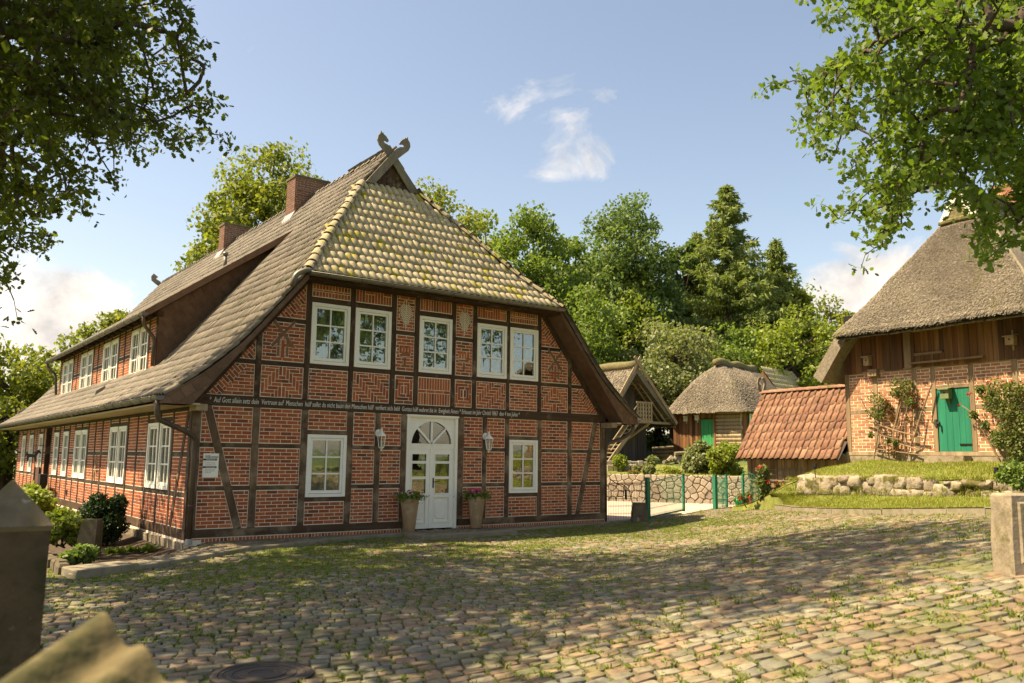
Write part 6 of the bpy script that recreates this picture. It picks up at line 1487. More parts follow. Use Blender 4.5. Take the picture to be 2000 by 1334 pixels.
def lantern(a, label):
    t = thing('wall_lantern', label, 'lantern', FF.p(a, 1.88, .1), 'white coach lanterns beside the front door'); z = 2.10
    mb = MB(); mb.prism(FF, [(a + .075 * math.cos(q), 2.27 + .09 * math.sin(q)) for q in np.linspace(0, 2 * math.pi, 12, endpoint=False)], .015, .045, 0, True, .01); part(mb, 'back_plate', m_white, t)
    mb = MB(); mb.tube([FF.p(a, 2.24, .04), FF.p(a, 2.30, .10), FF.p(a, 2.36, .155), FF.p(a, 2.345, .19)], [.018, .02, .016, .014], 8); mb.tube([FF.p(a, 2.30, .06), FF.p(a, 2.26, .09), FF.p(a, 2.28, .12)], .01, 6); part(mb, 'arm', m_white, t, True)
    c = FF.p(a, 0, .19)
    mb = MB(); mb.lathe((c[0], c[1], 2.20), [(.115, 0), (.118, .012), (.085, .05), (.045, .085), (.028, .10), (.022, .14), (.03, .155), (.012, .18), (.0, .185)], 6); part(mb, 'hood', m_white, t)
    mb = MB(); mb.lathe((c[0], c[1], 1.955), [(.058, .245), (.058, .0), (.0, -.0)] if False else [(.06, 0), (.062, .006), (.096, .24), (.094, .244)], 6); part(mb, 'glass', m_lampglass, t)
    mb = MB()
    for k in range(6): q = 2 * math.pi * k / 6; mb.tube([(c[0] + .064 * math.cos(q), c[1] + .064 * math.sin(q), 1.955), (c[0] + .1 * math.cos(q), c[1] + .1 * math.sin(q), 2.20)], .008, 5)
    mb.lathe((c[0], c[1], 1.86), [(.0, 0), (.014, .01), (.010, .035), (.03, .06), (.065, .085), (.068, .10), (.06, .105)], 6); part(mb, 'cage', m_white, t)
    mb = MB(); mb.tube([(c[0], c[1], 1.97), (c[0], c[1], 2.06), (c[0], c[1], 2.12)], [.022, .024, .012], 8); part(mb, 'lamp', m_cream, t)
lantern(4.02, 'white coach lantern on the timber post left of the front door'); lantern(6.985, 'white coach lantern on the timber post right of the front door')
def planter(x, y, label, seed, petals):
    t = thing('planter', label, 'planter', (x, y, .085), 'tall terracotta planters flanking the front door'); rg = np.random.default_rng(seed)
    mb = MB(); mb.lathe((x, y, .085), [(.115, 0), (.128, .02), (.175, .42), (.192, .58), (.197, .60), (.194, .615), (.203, .655), (.20, .67), (.208, .71), (.215, .72), (.212, .735), (.19, .735), (.18, .70), (.0, .70)], 28); part(mb, 'pot', m_terra, t, True)
    mb = MB()
    for k in range(26): q = 2 * math.pi * k / 26; r0 = .200; mb.tube([(x + r0 * math.cos(q + d), y + r0 * math.sin(q + d), .085 + z) for d, z in ((-.11, .63), (0, .655), (.11, .63))], .005, 4)
    part(mb, 'frieze', m_terra, t)
    P = np.array([x, y, .85]) + rg.normal(0, 1, (900, 3)) * [.13, .13, .045]; V, F, r_ = leafcloud(P, .055, T_OVAL, None, .5, (0, 0, .3), rg); ob = link('foliage', mesh_np('foliage', V, F, r_, m_tree)); ob.parent = t; ob.matrix_parent_inverse = PM(t).inverted()
    for (ma, n_) in petals:
        for k in range(n_):
            q = rg.uniform(0, 6.28); rr_ = rg.uniform(.04, .22); c = np.array([x + rr_ * math.cos(q), y + rr_ * math.sin(q), .93 + rg.uniform(-.04, .07) - rr_ * .25]); P = c + rg.normal(0, .008, (7, 3)); V, F, r_ = leafcloud(P, .055, T_OVAL, None, .5, None, rg); ob = link('flower', mesh_np('flower', V, F, r_, ma)); ob.parent = t; ob.matrix_parent_inverse = PM(t).inverted()
planter(4.66, -.42, 'terracotta planter with purple and white flowers left of the door', 3, ((m_purple, 22), (m_whitepetal, 9)))
planter(6.52, -.36, 'terracotta planter with pink and white flowers right of the door', 4, ((m_pink, 26), (m_whitepetal, 14)))
# ================================================================ things along the side wall
pn = thing('brown_panel', 'upright rust-brown metal panel by the rear side door', 'panel', (-.5, 15.6, -.1)); mb = MB(); mb.wbox(-.55, -.5, 15.1, 16.2, -.1, 1.25, None, .01); part(mb, 'sheet', m_rustpanel, pn)
for y in (15.15, 16.15): mb = MB(); mb.wbox(-.58, -.55, y - .03, y + .03, -.1, 1.27); part(mb, 'post', m_iron, pn)
lb = thing('letterbox', 'dark letterbox on a post near the rear side door', 'letterbox', (-.5, 14.6, -.1)); mb = MB(); mb.wbox(-.62, -.42, 14.45, 14.85, .55, 1.05, None, .02); part(mb, 'body', m_iron, lb); mb = MB(); mb.wbox(-.55, -.49, 14.6, 14.7, -.1, .55); part(mb, 'post', m_iron, lb)
pk = thing('leaning_plank', 'pale wooden plank leaning against the side wall', 'plank', (-1.0, 13.4, -.1)); mb = MB(); mb.beam(Fr((-.55, 0, 0), (0, 1, 0), (0, 0, 1), (-1, 0, 0)), (14.6, -.1), (13.0, .72), .16, 0, .05, None, .006); part(mb, 'board', m_oldwood, pk)
pw_ = thing('side_window_vent', 'small dark vent grille low in the side wall', 'vent', (-.13, 9.3, .5)); mb = MB(); mb.box(FS, 12.55, 12.7, .45, .6, .0, .02); part(mb, 'frame', m_iron, pw_)
for z in (.48, .52, .56): mb = MB(); mb.box(FS, 12.57, 12.68, z - .008, z + .008, .02, .026); part(mb, 'slat', m_iron, pw_)
cr = thing('trellis_rods', 'pale crossed climbing rods fixed to the side wall brickwork', 'trellis', (-.13, 8.5, 1.0))
for (y0, z0, y1, z1) in ((8.3, 1.0, 8.8, 1.65), (8.8, 1.0, 8.3, 1.65), (8.55, .95, 8.55, 1.75), (8.3, 1.3, 8.8, 1.3)): mb = MB(); mb.tube([FS.p(y0, z0, .03), FS.p(y1, z1, .03)], .012, 5); part(mb, 'rod', m_oldwood, cr)
hg = thing('hanging_horse_sign', 'small dark iron horse figure on a bracket by the side windows', 'sign', (-.3, 17.6, 1.6))
fr = Fr((-.45, 17.7, 1.55), (ER[0], ER[1], 0), (0, 0, 1), (-ED[0], -ED[1], 0)); mb = MB(); mb.prism(fr, [(-.22, .1), (-.2, -.12), (-.16, -.12), (-.13, .03), (.05, .03), (.08, -.12), (.12, -.12), (.12, .05), (.2, .2), (.27, .16), (.29, .2), (.2, .3), (.14, .28), (.06, .14), (-.12, .15), (-.24, .18), (-.28, .06)], -.012, .012, 0, True); part(mb, 'figure', m_iron, hg); mb = MB(); mb.tube([fr.p(0, .15, 0), fr.p(0, .45, 0), (-.1, 17.7, 2.0)], .012, 5); part(mb, 'bracket', m_iron, hg)
# ================================================================ stones and plants by the bed
def prism_stone(mb, fr, secs, r=None):
    V = [fr.p(a, z, c) for (w, d, z, ox) in secs for a, c in ((-w + ox, d), (w + ox, d), (w + ox, -d), (-w + ox, -d))]; n_ = len(secs)
    mb.add(V, [(i * 4 + k, i * 4 + (k + 1) % 4, i * 4 + 4 + (k + 1) % 4, i * 4 + 4 + k) for i in range(n_ - 1) for k in range(4)] + [tuple(range((n_ - 1) * 4, n_ * 4))], r)
st_p = ground_at(173, 1096); stub = thing('stone_marker', 'short upright granite marker stone at the corner of the garden bed', 'stone marker', st_p)
fr = Fr((st_p[0], st_p[1], 0), (ER[0], ER[1], 0), (0, 0, 1), (-ED[0], -ED[1], 0)); mb = MB(); prism_stone(mb, fr, [(.185, .15, -.2, -.02), (.175, .145, .1, -.01), (.150, .125, .44, .02), (.135, .112, .475, .022)]); part(mb, 'stone', m_concrete, stub)
bush('box_bush', 'dense dark green clipped box bush in front of the side wall', 'bush', ground_at(198, 1068) + [0, 0, -.02], (.70, .70, .74), 28000, .048, m_box, 34, T_OVAL, None, 11, 9, .30)
bush('golden_shrub', 'bright yellow-green leafy shrub left of the dark box bush', 'shrub', (-1.9, 2.2, -.1), (.5, 1.1, .40), 6000, .08, m_lime, 20, T_OVAL, None, 12, 6, .36)
bush('golden_shrub', 'tall yellow-green plants beside the leaning plank', 'shrub', (-1.6, 8.5, -.1), (.6, 1.6, .55), 4000, .10, m_lime, 20, T_OVAL, None, 13, 6, .34)
bush('border_plant', 'reddish flowering border plant next to the brown panel', 'plant', (-1.2, 12.6, -.1), (.4, .9, .5), 2000, .10, m_silver, 14, T_OVAL, None, 14, 4, .34, [(m_redpetal, 30, .05, .6)])
bush('border_plant', 'low green plants at the foot of the marker stone', 'plant', (-2.15, -.9, -.1), (.35, .5, .16), 1800, .07, m_tree, 12, T_OVAL, None, 15, 4, .4)
bush('garden_shrub', 'big dark shrub at the far end of the side wall', 'shrub', (-2.2, 28, -.1), (2.0, 2.2, 2.2), 9000, .16, m_box, 26, T_DIAMOND, None, 16, 5, .36)
bush('garden_shrub', 'yellow-green shrub peeping over the pyramid-topped pillar', 'shrub', (-4.2, 13.5, -.1), (1.1, 1.4, .8), 5000, .12, m_lime, 18, T_DIAMOND, None, 17, 5, .36)
for k, (px, py) in enumerate(((212, 1085), (226, 1084), (240, 1083), (254, 1081), (268, 1081), (283, 1080), (296, 1078))):
    c = ground_at(px, py, .03); t = thing('hosta', 'low broad-leaved plant by the plinth, %s in the row counted from the marker stone' % ('first', 'second', 'third', 'fourth', 'fifth', 'sixth', 'seventh')[k], 'plant', c, 'row of broad-leaved plants by the plinth'); rg = np.random.default_rng(70 + k)
    q = rg.uniform(0, 6.28, 16); P = c + np.stack([np.cos(q) * .04, np.sin(q) * .04, np.full(16, .02)], 1); M_ = np.zeros((16, 4, 4)); M_[:, 3, 3] = 1; d = np.stack([np.cos(q) * .65, np.sin(q) * .65, np.full(16, .75)], 1); d /= np.linalg.norm(d, axis=1)[:, None]; s = np.stack([-np.sin(q), np.cos(q), np.zeros(16)], 1); sz = rg.uniform(.12, .2, (16, 1))
    M_[:, :3, 0] = s * sz * .9; M_[:, :3, 1] = d * sz; M_[:, :3, 2] = np.cross(s, d) * sz; M_[:, :3, 3] = P; V, F = stamp(T_OVAL[0], T_OVAL[1], M_); ob = link('foliage', mesh_np('foliage', V, F, rg.random(16), m_tree)); ob.parent = t; ob.matrix_parent_inverse = PM(t).inverted()
eg = thing('bed_edging', 'row of rough half-buried edging stones beside the path left of the marker stone', 'edging', (-2.55, 0, -.1))
for k in range(26):
    y = -2.2 + k * .33; mb = MB(); fr = Fr((-2.55 + random.uniform(-.03, .03), y, -.13), (1, 0, 0), (0, 0, 1), (0, -1, 0)); prism_stone(mb, fr, [(.09, .15, -.1, 0), (.085, .145, .12 + random.uniform(0, .05), 0), (.06, .11, .17 + random.uniform(0, .06), 0)]); part(mb, 'stone', m_concrete, eg)
# ================================================================ gate pillars and coping close to the viewpoint
m_pillar = mat('shaded_weathered_stone', [(.085, .06, .034)], .92, .5, 6, bump=.8, bscale=26, bdist=.012, patch=[((.04, .035, .015), 3, .5, .62), ((.16, .13, .08), 8, .6, .7)])  # dark base puts the oak's shade into the shaft's colour
la = at(25, 938, 5.2); pl_ = thing('pyramid_pillar', 'mossy stone gate pillar with pyramid top close to the viewer', 'pillar', (la[0], la[1], -.1))
vd = unit(np.array([CP[0] - la[0], CP[1] - la[1], 0])); fr = Fr((la[0], la[1], 0), (-vd[1], vd[0], 0), (0, 0, 1), vd); zt_ = la[2] - .265; mb = MB(); prism_stone(mb, fr, [(.215, .215, -.3, 0), (.22, .22, zt_ - .06, 0), (.225, .225, zt_ - .03, 0)]); part(mb, 'shaft', m_pillar, pl_)
mb = MB(); prism_stone(mb, fr, [(.225, .225, zt_ - .03, 0), (.234, .234, zt_, 0), (.02, .02, la[2] - .015, 0), (.008, .008, la[2], 0)]); part(mb, 'cap', m_concrete, pl_)
ra = ground_at(2012, 1124); rp = thing('stone_gatepost', 'broken pale sandstone gatepost stub by the yard edge', 'gatepost', ra)
fr = Fr((ra[0] - .13 * ER[0], ra[1] - .13 * ER[1], float(gz(ra[0], ra[1]))), (ER[0], ER[1], 0), (0, 0, 1), (-ED[0], -ED[1], 0)); mb = MB(); V = []
for (w, z) in ((.0, -.2), (.0, .3), (-.005, .5), (-.01, .69), (-.03, .715)):
    for a, c in ((w * -1, w), (.52 + w, w), (.52 + w, -.34 - w), (-w, -.34 - w)): V.append(fr.p(a + random.uniform(-.008, .008), z + random.uniform(-.012, .012), c + random.uniform(-.006, .006)))
mb.add(V, [(i * 4 + k, i * 4 + (k + 1) % 4, i * 4 + 4 + (k + 1) % 4, i * 4 + 4 + k) for i in range(4) for k in range(4)] + [(16, 17, 18, 19)]); part(mb, 'stub', m_palestone, rp)
mb = MB(); mb.prism(Fr(fr.p(0, 0, 0), fr.u, fr.v, fr.n), [(.06, .1), (.48, .1), (.48, .64), (.06, .64)], .0, .022, 0, False, .02); part(mb, 'panel', m_palestone, rp)
# tiled coping of a garden wall right in front of the camera
A_, B_, D_ = at(196, 1186, 2.0), at(385, 1350, 1.78), at(-120, 1400, 1.62); e1 = B_ - A_; e2 = D_ - A_; l1 = np.linalg.norm(e1); e1 = e1 / l1; e2 = unit(e2 - 0 * e1); nn = unit(np.cross(e2, e1)); nn = nn if nn[2] > 0 else -nn
cp = thing('tiled_wall_coping', 'blurred mossy ribbed tile coping on a wall right in front of the viewer', 'wall', (A_[0], A_[1], -.1))
m_coping = mat('mossy_coping', [(.15, .115, .05), (.17, .135, .06)], .9, .5, 6, bump=.6, bscale=30, patch=[((.06, .055, .018), 6, .46, .6)])
wav = lambda s: .022 * math.cos(2 * math.pi * (s - .03) / .165)
for k in range(5):
    P = np.array([[A_ + e1 * (s + k * .165 - .0) + e2 * t + nn * (wav(s + k * .165) - .022) for t in (0, .3, .62, .95)] for s in np.linspace(0, .165, 12)]); mb = MB(); mb.grid(P); mb.grid(P - nn * .016); mb.grid(np.stack([P[:, 0], P[:, 0] - nn * .016], 0)); mb.grid(np.stack([P[0], P[0] - nn * .016], 0)); part(mb, 'coping_tile', m_coping, cp, True)
mb = MB(); q = [A_ + e1 * .1 + e2 * .12 - nn * .06, A_ + e1 * .8 + e2 * .12 - nn * .06, A_ + e1 * .8 + e2 * .9 - nn * .06, A_ + e1 * .1 + e2 * .9 - nn * .06]; mb.add([*q, *[(p[0], p[1], -.2) for p in q]], [(0, 1, 2, 3), (0, 1, 5, 4), (1, 2, 6, 5), (2, 3, 7, 6), (3, 0, 4, 7)]); part(mb, 'masonry', m_concrete, cp)
# ================================================================ things on and by the barn
def nestbox(fr, a, b, w, h, d, label, mroof, mbody, gap=.03):
    t = thing('nest_box', label, 'nest box', fr.p(a, b, .02), 'wooden nest boxes on the farm buildings')
    mb = MB(); mb.box(fr, a - w / 2, a + w / 2, b, b + h, gap, gap + d, None, .004); bo = part(mb, 'body', mbody, t)
    mb = MB(); mb.prism(Fr(fr.p(a - w / 2 - .03, 0, 0), fr.n, fr.v, -fr.u if np.dot(np.cross(fr.n, fr.v), -fr.u) > 0 else fr.u), [(gap - .02, b + h + .03), (gap + d + .06, b + h - .015), (gap + d + .06, b + h + .01), (gap - .02, b + h + .055)], -(w + .06), 0, 0, True); part(mb, 'roof', mroof, t)
    mb = MB(); mb.prism(fr, [(a + .022 * math.cos(q), b + h * .62 + .022 * math.sin(q)) for q in np.linspace(0, 2 * math.pi, 10, endpoint=False)], gap + d, gap + d + .003); part(mb, 'entrance', m_black, t)
    mb = MB(); mb.box(fr, a - .02, a + .02, b - .12, b + h + .16, .0, gap); part(mb, 'hanger', mbody, t)
xa, za = onB(1697, 716, .05); nestbox(FB, xa, za + .02, .17, .24, .14, 'pale nest box high on the barn boards near the left eaves', m_nestwood, m_nestwood)
nestbox(FB, 4.72, zb_(4.28), .20, .20, .16, 'small wooden nest box on the barn boards above the right rose', m_nestwood, m_nestwood)
nestbox(FB, 3.04, zb_(3.20), .22, .24, .17, 'green-roofed nest box hanging on the green barn door', m_copperroof, m_copperroof, .02)
for (px, py, lb_) in ((1341, 823, 'pale nest box on the far outbuilding planks, the one away from the door'), (1363, 821, 'pale nest box on the far outbuilding planks, close to the green door')): xa, za = onM(px, py); nestbox(FM, xa, za, .2, .26, .14, lb_, m_cream, m_cream)
def spot(px, py, d, label):
    p = at(px, py, d); t = thing('garden_spotlight', label, 'spotlight', p, 'black garden spotlights on the lawn'); mb = MB(); mb.tube([p - [0, 0, .15], p + [0, 0, .08]], .01, 6); part(mb, 'spike', m_black, t); mb = MB(); mb.tube([p + [0, 0, .07], p + [.01, 0, .12], p + [.02, .0, .21]], [.03, .045, .045], 10); part(mb, 'head', m_black, t)
spot(1946, 934, 16.6, 'black garden spotlight on the lawn in front of the barn door'); spot(1592, 922, 20.6, 'black garden spotlight at the lawn end beside the tiled shed')
b1_ = lambda x, y: (1640 + x / 6.064, 700 + y / 6.064)
def caneline(pts, off): return [FB.p(*onB(*b1_(x, y), o), o) for (x, y), o in zip(pts, off)]
ct = thing('cane_trellis', 'improvised trellis of leaning canes and sticks against the barn wall', 'trellis', FB.p(1.4, 1.8, .2))
for pts, r_ in (([(275, 715), (640, 850), (1010, 950)], .022), ([(545, 960), (950, 1085)], .018), ([(390, 1065), (640, 1100), (930, 1140)], .015), ([(1092, 300), (985, 600)], .022), ([(975, 620), (890, 900), (800, 1130)], .02), ([(470, 760), (440, 980), (405, 1192)], .018), ([(715, 560), (640, 850), (628, 1185)], .020), ([(725, 600), (680, 850), (690, 1180)], .014), ([(185, 375), (275, 580)], .010), ([(430, 900), (700, 960)], .012), ([(450, 1040), (700, 1010)], .010), ([(780, 660), (770, 1000), (770, 1160)], .012)):
    mb = MB(); mb.tube(caneline(pts, [.14 + .06 * (k % 2) for k in range(len(pts))]), r_, 6); part(mb, 'cane', m_twig, ct)
def climbing_rose(name, label, blobs, n_, seed, flowers, stems, ma=m_rose):
    rg = np.random.default_rng(seed); base = FB.p(*onB(*stems[0][0], .15), .15); t = thing(name, label, 'rose', base)
    L = np.array([FB.p(*onB(px, py, .2), .2 + rg.uniform(-.05, .05)) for px, py, r_ in blobs]); lr = np.array([r_ for *_, r_ in blobs]); P, N = lobe_leaves(L, lr, n_, rg, 1.); pc = (P - FB.o) @ FB.n; P += FB.n * np.maximum(0, .03 - pc)[:, None]
    V, F, r_ = leafcloud(P, .062, T_OVAL, None, .5, (0, 0, -.3), rg); ob = link('foliage', mesh_np('foliage', V, F, r_, ma)); ob.parent = t; ob.matrix_parent_inverse = PM(t).inverted()
    for s in stems: mb = MB(); mb.tube([FB.p(*onB(px, py, .12), .12) for px, py in s], [.022 - .014 * k / len(s) for k in range(len(s))], 5); part(mb, 'stem', m_twig, t)
    for (px, py) in flowers:
        c = FB.p(*onB(px, py, .34), .34); V, F, r_ = leafcloud(c + rg.normal(0, .016, (12, 3)), .042, T_OVAL, None, .5, None, rg); ob = link('flower', mesh_np('flower', V, F, r_, m_redpetal)); ob.parent = t; ob.matrix_parent_inverse = PM(t).inverted()
climbing_rose('climbing_rose', 'straggly climbing rose on canes left of the green barn door', [(1712, 778, .20), (1722, 792, .18), (1705, 805, .16), (1716, 812, .14), (1752, 750, .20), (1762, 765, .18), (1770, 752, .16), (1748, 768, .14), (1778, 785, .10), (1735, 860, .07), (1750, 865, .07), (1703, 850, .05)], 1300, 31, [], [[(1744, 893), (1745, 840), (1757, 780)], [(1750, 893), (1752, 830), (1765, 765)], [(1730, 893), (1722, 840), (1712, 800)], [(1772, 893), (1768, 820), (1775, 780)]])
rg_ = np.random.default_rng(5); dl = thing('dry_rose_leaves', 'withered brown leaves caught in the canes left of the barn door', 'leaves', FB.p(1.6, 3, .2)); dl['kind'] = 'stuff'
L = np.array([FB.p(*onB(px, py, .15), .15) for px, py in ((1735, 800), (1742, 815), (1728, 785), (1780, 790), (1785, 770), (1745, 880), (1775, 820))]); P, N = lobe_leaves(L, np.full(7, .13), 420, rg_); V, F, r_ = leafcloud(P, .06, T_OVAL, None, .5, None, rg_); ob = link('foliage', mesh_np('foliage', V, F, r_, m_dryleaf)); ob.parent = dl; ob.matrix_parent_inverse = PM(dl).inverted()
climbing_rose('climbing_rose', 'large red-flowered climbing rose right of the green barn door', [(1928, 770, .20), (1950, 760, .26), (1975, 770, .28), (1990, 800, .28), (1940, 790, .22), (1965, 800, .24), (1985, 760, .2), (1965, 835, .20), (1955, 860, .18), (1975, 870, .2), (1990, 850, .2), (1945, 850, .14), (1985, 885, .2), (1915, 760, .10), (1900, 810, .08), (1925, 830, .09), (2010, 830, .3), (2005, 880, .25)], 3600, 32, [(1930, 745), (1908, 778), (1890, 770), (1895, 768), (1874, 790), (1975, 742)], [[(1968, 898), (1965, 850), (1955, 790), (1940, 760)], [(1978, 898), (1985, 840), (1975, 780)], [(1962, 896), (1925, 830), (1890, 800), (1878, 792)], [(1950, 896), (1935, 870), (1915, 830)]])
bush('lawn_shrub', 'low dark green shrub on the lawn edge right of the boulder wall', 'shrub', at(1990, 945, 16.3) - [0, 0, .1], (.5, .5, .28), 2600, .07, m_tree, 12, T_OVAL, None, 33, 4, .42)
# rose trellis on the shed
tw = thing('shed_trellis', 'square wooden slat trellis fixed to the shed planks', 'trellis', FB.p(-2.6, .9, .06))
for px in (1466, 1478, 1490, 1503, 1516, 1529, 1541, 1553, 1564): a, z = onB(px, 930, .07); mb = MB(); mb.box(FB, a - .012, a + .012, onB(px, 960, .07)[1], onB(px, 914, .07)[1], .055, .07); part(mb, 'slat', m_board, tw)
for py in (916, 926, 936, 947, 957): a0, z = onB(1462, py, .08); a1, _ = onB(1567, py, .08); mb = MB(); mb.box(FB, a0, a1, z - .012, z + .012, .0705, .085); part(mb, 'slat', m_board, tw)
def shed_rose(label, blobs, n_, seed, flowers):
    rg = np.random.default_rng(seed); c0 = at(*blobs[0][:2], 23.2); t = thing('rose_bush', label, 'rose', c0); L = np.array([at(px, py, 23.2) for px, py, r_ in blobs]); lr = np.array([b[2] for b in blobs]); P, N = lobe_leaves(L, lr, n_, rg, 1.); V, F, r_ = leafcloud(P, .075, T_OVAL, None, .5, None, rg); ob = link('foliage', mesh_np('foliage', V, F, r_, m_rose)); ob.parent = t; ob.matrix_parent_inverse = PM(t).inverted()
    mb = MB(); b0 = at(blobs[-1][0], blobs[-1][1] + 14, 23.2); mb.tube([b0, L[len(L) // 2], L[0]], [.018, .012, .006], 5); part(mb, 'stem', m_twig, t)
    for (px, py) in flowers: c = at(px, py, 22.9); V, F, r_ = leafcloud(c + rg.normal(0, .018, (10, 3)), .045, T_OVAL, None, .5, None, rg); ob = link('flower', mesh_np('flower', V, F, r_, m_redpetal)); ob.parent = t; ob.matrix_parent_inverse = PM(t).inverted()
shed_rose('tall rose with pale red blooms climbing the shed trellis', [(1489, 918, .14), (1493, 930, .16), (1488, 942, .17), (1495, 955, .16), (1490, 967, .14), (1497, 978, .13)], 1500, 41, [(1482, 912), (1488, 911), (1478, 916), (1500, 940)])
shed_rose('small red rose bush between shed trellis and boulder wall', [(1524, 952, .13), (1534, 954, .14), (1520, 962, .11)], 700, 42, [(1518, 944), (1528, 947)])
shed_rose('sparse red-flowered rose stems behind the green wire fence', [(1463, 968, .08), (1446, 972, .08), (1458, 978, .06)], 220, 43, [(1445, 974), (1463, 972), (1466, 978)])
# plants on the terrace
bush('terrace_shrub', 'large yellow-green shrub behind the polygon stone wall', 'shrub', at(1372, 940, 37.), (1.15, 1.0, 1.05), 7500, .13, m_silver, 26, T_OVAL, None, 51, 7, .34)
bush('terrace_shrub', 'tall dense shrub standing behind the right gate leaf by the shed', 'shrub', at(1418, 945, 35.5), (1.05, .9, 1.15), 8500, .12, m_lime, 28, T_OVAL, None, 52, 7, .32)
bush('lavender', 'yellow-green feathery plant on the block wall below the stair', 'plant', at(1212, 915, 38.2), (.42, .4, .36), 2600, .13, m_lime, 16, T_DIAMOND, None, 53, 4, .34)
bush('flower_clump', 'pink flowering clump on the block wall', 'plant', at(1247, 922, 37.5), (.35, .3, .16), 900, .09, m_silver, 10, T_OVAL, None, 54, 3, .4, [(m_pink, 26, .06, .7)])
bush('flower_clump', 'red geranium clump just above the polygon stone wall', 'plant', at(1238, 929, 36.3), (.30, .25, .12), 500, .08, m_tree, 8, T_OVAL, None, 55, 3, .4, [(m_redpetal, 30, .06, .5)])
bush('flower_clump', 'pale bushy herb behind the left gate post', 'plant', at(1268, 932, 35.8), (.36, .3, .34), 1500, .10, m_silver, 12, T_DIAMOND, None, 56, 3, .36)
bush('flower_clump', 'tufted grey-green herb in front of the storehouse corner', 'plant', at(1272, 915, 38.5), (.3, .3, .4), 1200, .11, m_silver, 12, T_DIAMOND, None, 57, 3, .36)
bush('flower_clump', 'low yellowish ground plants along the wall top behind the gate leaf', 'plant', at(1312, 930, 36.5), (.75, .4, .22), 1600, .10, m_maple, 14, T_DIAMOND, None, 58, 3, .36)
# ================================================================ trees
def tree(name, label, box, depth, ma, n_, size, seed, k=60, point=0., group='trees on the slope behind the farm', trunkw=.3, lrs=.30, dz=0.):
    rg = np.random.default_rng(seed); x0, x1, y0, y1 = box; c = at((x0 + x1) / 2, (y0 + y1) / 2, depth); rx = (x1 - x0) / 2 * depth / FPX; rz_ = (y1 - y0) / 2 * depth / FPX
    base = np.array([c[0], c[1], float(gz(c[0], c[1])) - .1]); o = thing(name, label, 'tree', base, group)
    L = []
    while len(L) < k:
        p = rg.uniform(-1, 1, 3); h = (p[2] + 1) / 2; w = (1 - point * h * h) * min(1, .55 + 2.2 * h)
        q = math.hypot(p[0], p[1]) / max(w, .05); e = math.sqrt(q * q + p[2] ** 2)
        if .3 < e < 1.12 and abs(p[2]) < .97: L.append(p)
    L = np.array(L) * np.array([rx * .92, rx * .85, rz_ * .90]) + c; lr = rg.uniform(.55, 1.2, k) * lrs * 1.12 * min(rx, rz_ * 1.1)
    P, N = lobe_leaves(L, lr, n_, rg, .75); V, F, r_ = leafcloud(P, size, T_DIAMOND, N, .5, (0, 0, -.15), rg)
    ob = link('crown', mesh_np('crown', V, F, r_, ma)); ob.parent = o; ob.matrix_parent_inverse = PM(o).inverted()
    mb = MB(); top = c + [0, 0, rz_ * .45]; fork = base + (c - base) * .75; mb.tube([base, base + (fork - base) * .5 + rg.normal(0, .1, 3), fork, top], [trunkw * 1.2, trunkw, trunkw * .8, trunkw * .25], 8)
    for i in range(0, k, 2): q = L[i]; s = base + (top - base) * (.45 + .45 * max(0, min(1, (q[2] - base[2]) / max(1, top[2] - base[2])))); mb.tube([s, (s + q) / 2 + [0, 0, -.05 * rx], q], [trunkw * .32, trunkw * .2, .03], 5)
    part(mb, 'trunk', m_bark, o); return o
def spruce(label, px, ytop, ybot, depth, rpx, seed, n_=11000):
    rg = np.random.default_rng(seed); t = at(px, ytop, depth); bz = float(gz(t[0], t[1])) - .1; zlow = at(px, ybot, depth)[2]; H = t[2] - zlow; R0 = rpx * depth / FPX
    base = np.array([t[0], t[1], bz]); o = thing('spruce', label, 'tree', base, 'spruces on the slope behind the farm'); mb = MB(); mb.tube([base, (t[0], t[1], (bz + t[2]) / 2), t], [.32, .22, .02], 8); Ps = []; Ds = []
    nb = 210
    for i in range(nb):
        h = (i + rg.uniform(0, 1)) / nb; z = zlow + H * h; R_ = R0 * (1 - h) ** .8 * rg.uniform(.65, 1.12) + .12; q = rg.uniform(0, 6.28); d = np.array([math.cos(q), math.sin(q), 0]); s = np.array([t[0], t[1], z]); e = s + d * R_ + np.array([0, 0, R_ * (.25 * h - .12)]); m1 = (s + e) / 2 - [0, 0, .12 * R_]
        mb.tube([s, m1, e], [.035, .02, .008], 4, None, False); k = int(n_ / nb * (.3 + 1.4 * R_ / R0)); tt = rg.uniform(.12, 1.03, k); C_ = (1 - tt)[:, None] ** 2 * s + 2 * (tt * (1 - tt))[:, None] * m1 + tt[:, None] ** 2 * e
        sd = np.array([-d[1], d[0], 0]); lat = rg.normal(0, 1, k)[:, None] * .10 * R_ * (1.15 - tt)[:, None]; P = C_ + sd * lat - np.array([0, 0, 1]) * np.abs(rg.normal(0, .10, k))[:, None] * (.5 + R_ * .3); Ps.append(P); Ds.append(d * .5 + sd * np.sign(lat) * .6 + np.array([0, 0, -.75]))
    P = np.concatenate(Ps); D = np.concatenate(Ds); V, F, r_ = leafcloud(P, .40, (T_DIAMOND[0] * [.42, 1, 1], T_DIAMOND[1]), None, .5, D * 1.6, rg)
    ob = link('crown', mesh_np('crown', V, F, r_, m_spruce)); ob.parent = o; ob.matrix_parent_inverse = PM(o).inverted(); part(mb, 'trunk', m_bark, o)
tree('maple_tree', 'broad yellow-green tree rising behind the farmhouse chimneys', (372, 668, 250, 690), 49, m_maple, 24000, .27, 101, 120, .55, lrs=.24)
tree('maple_tree', 'yellow-green tree low beyond the far end of the side wall', (-80, 120, 660, 960), 41, m_maple, 11000, .22, 102, 60, .2)
tree('maple_tree', 'bushy bright tree left of the long dormer', (40, 225, 645, 930), 47, m_maple, 11000, .24, 103, 60, .3)
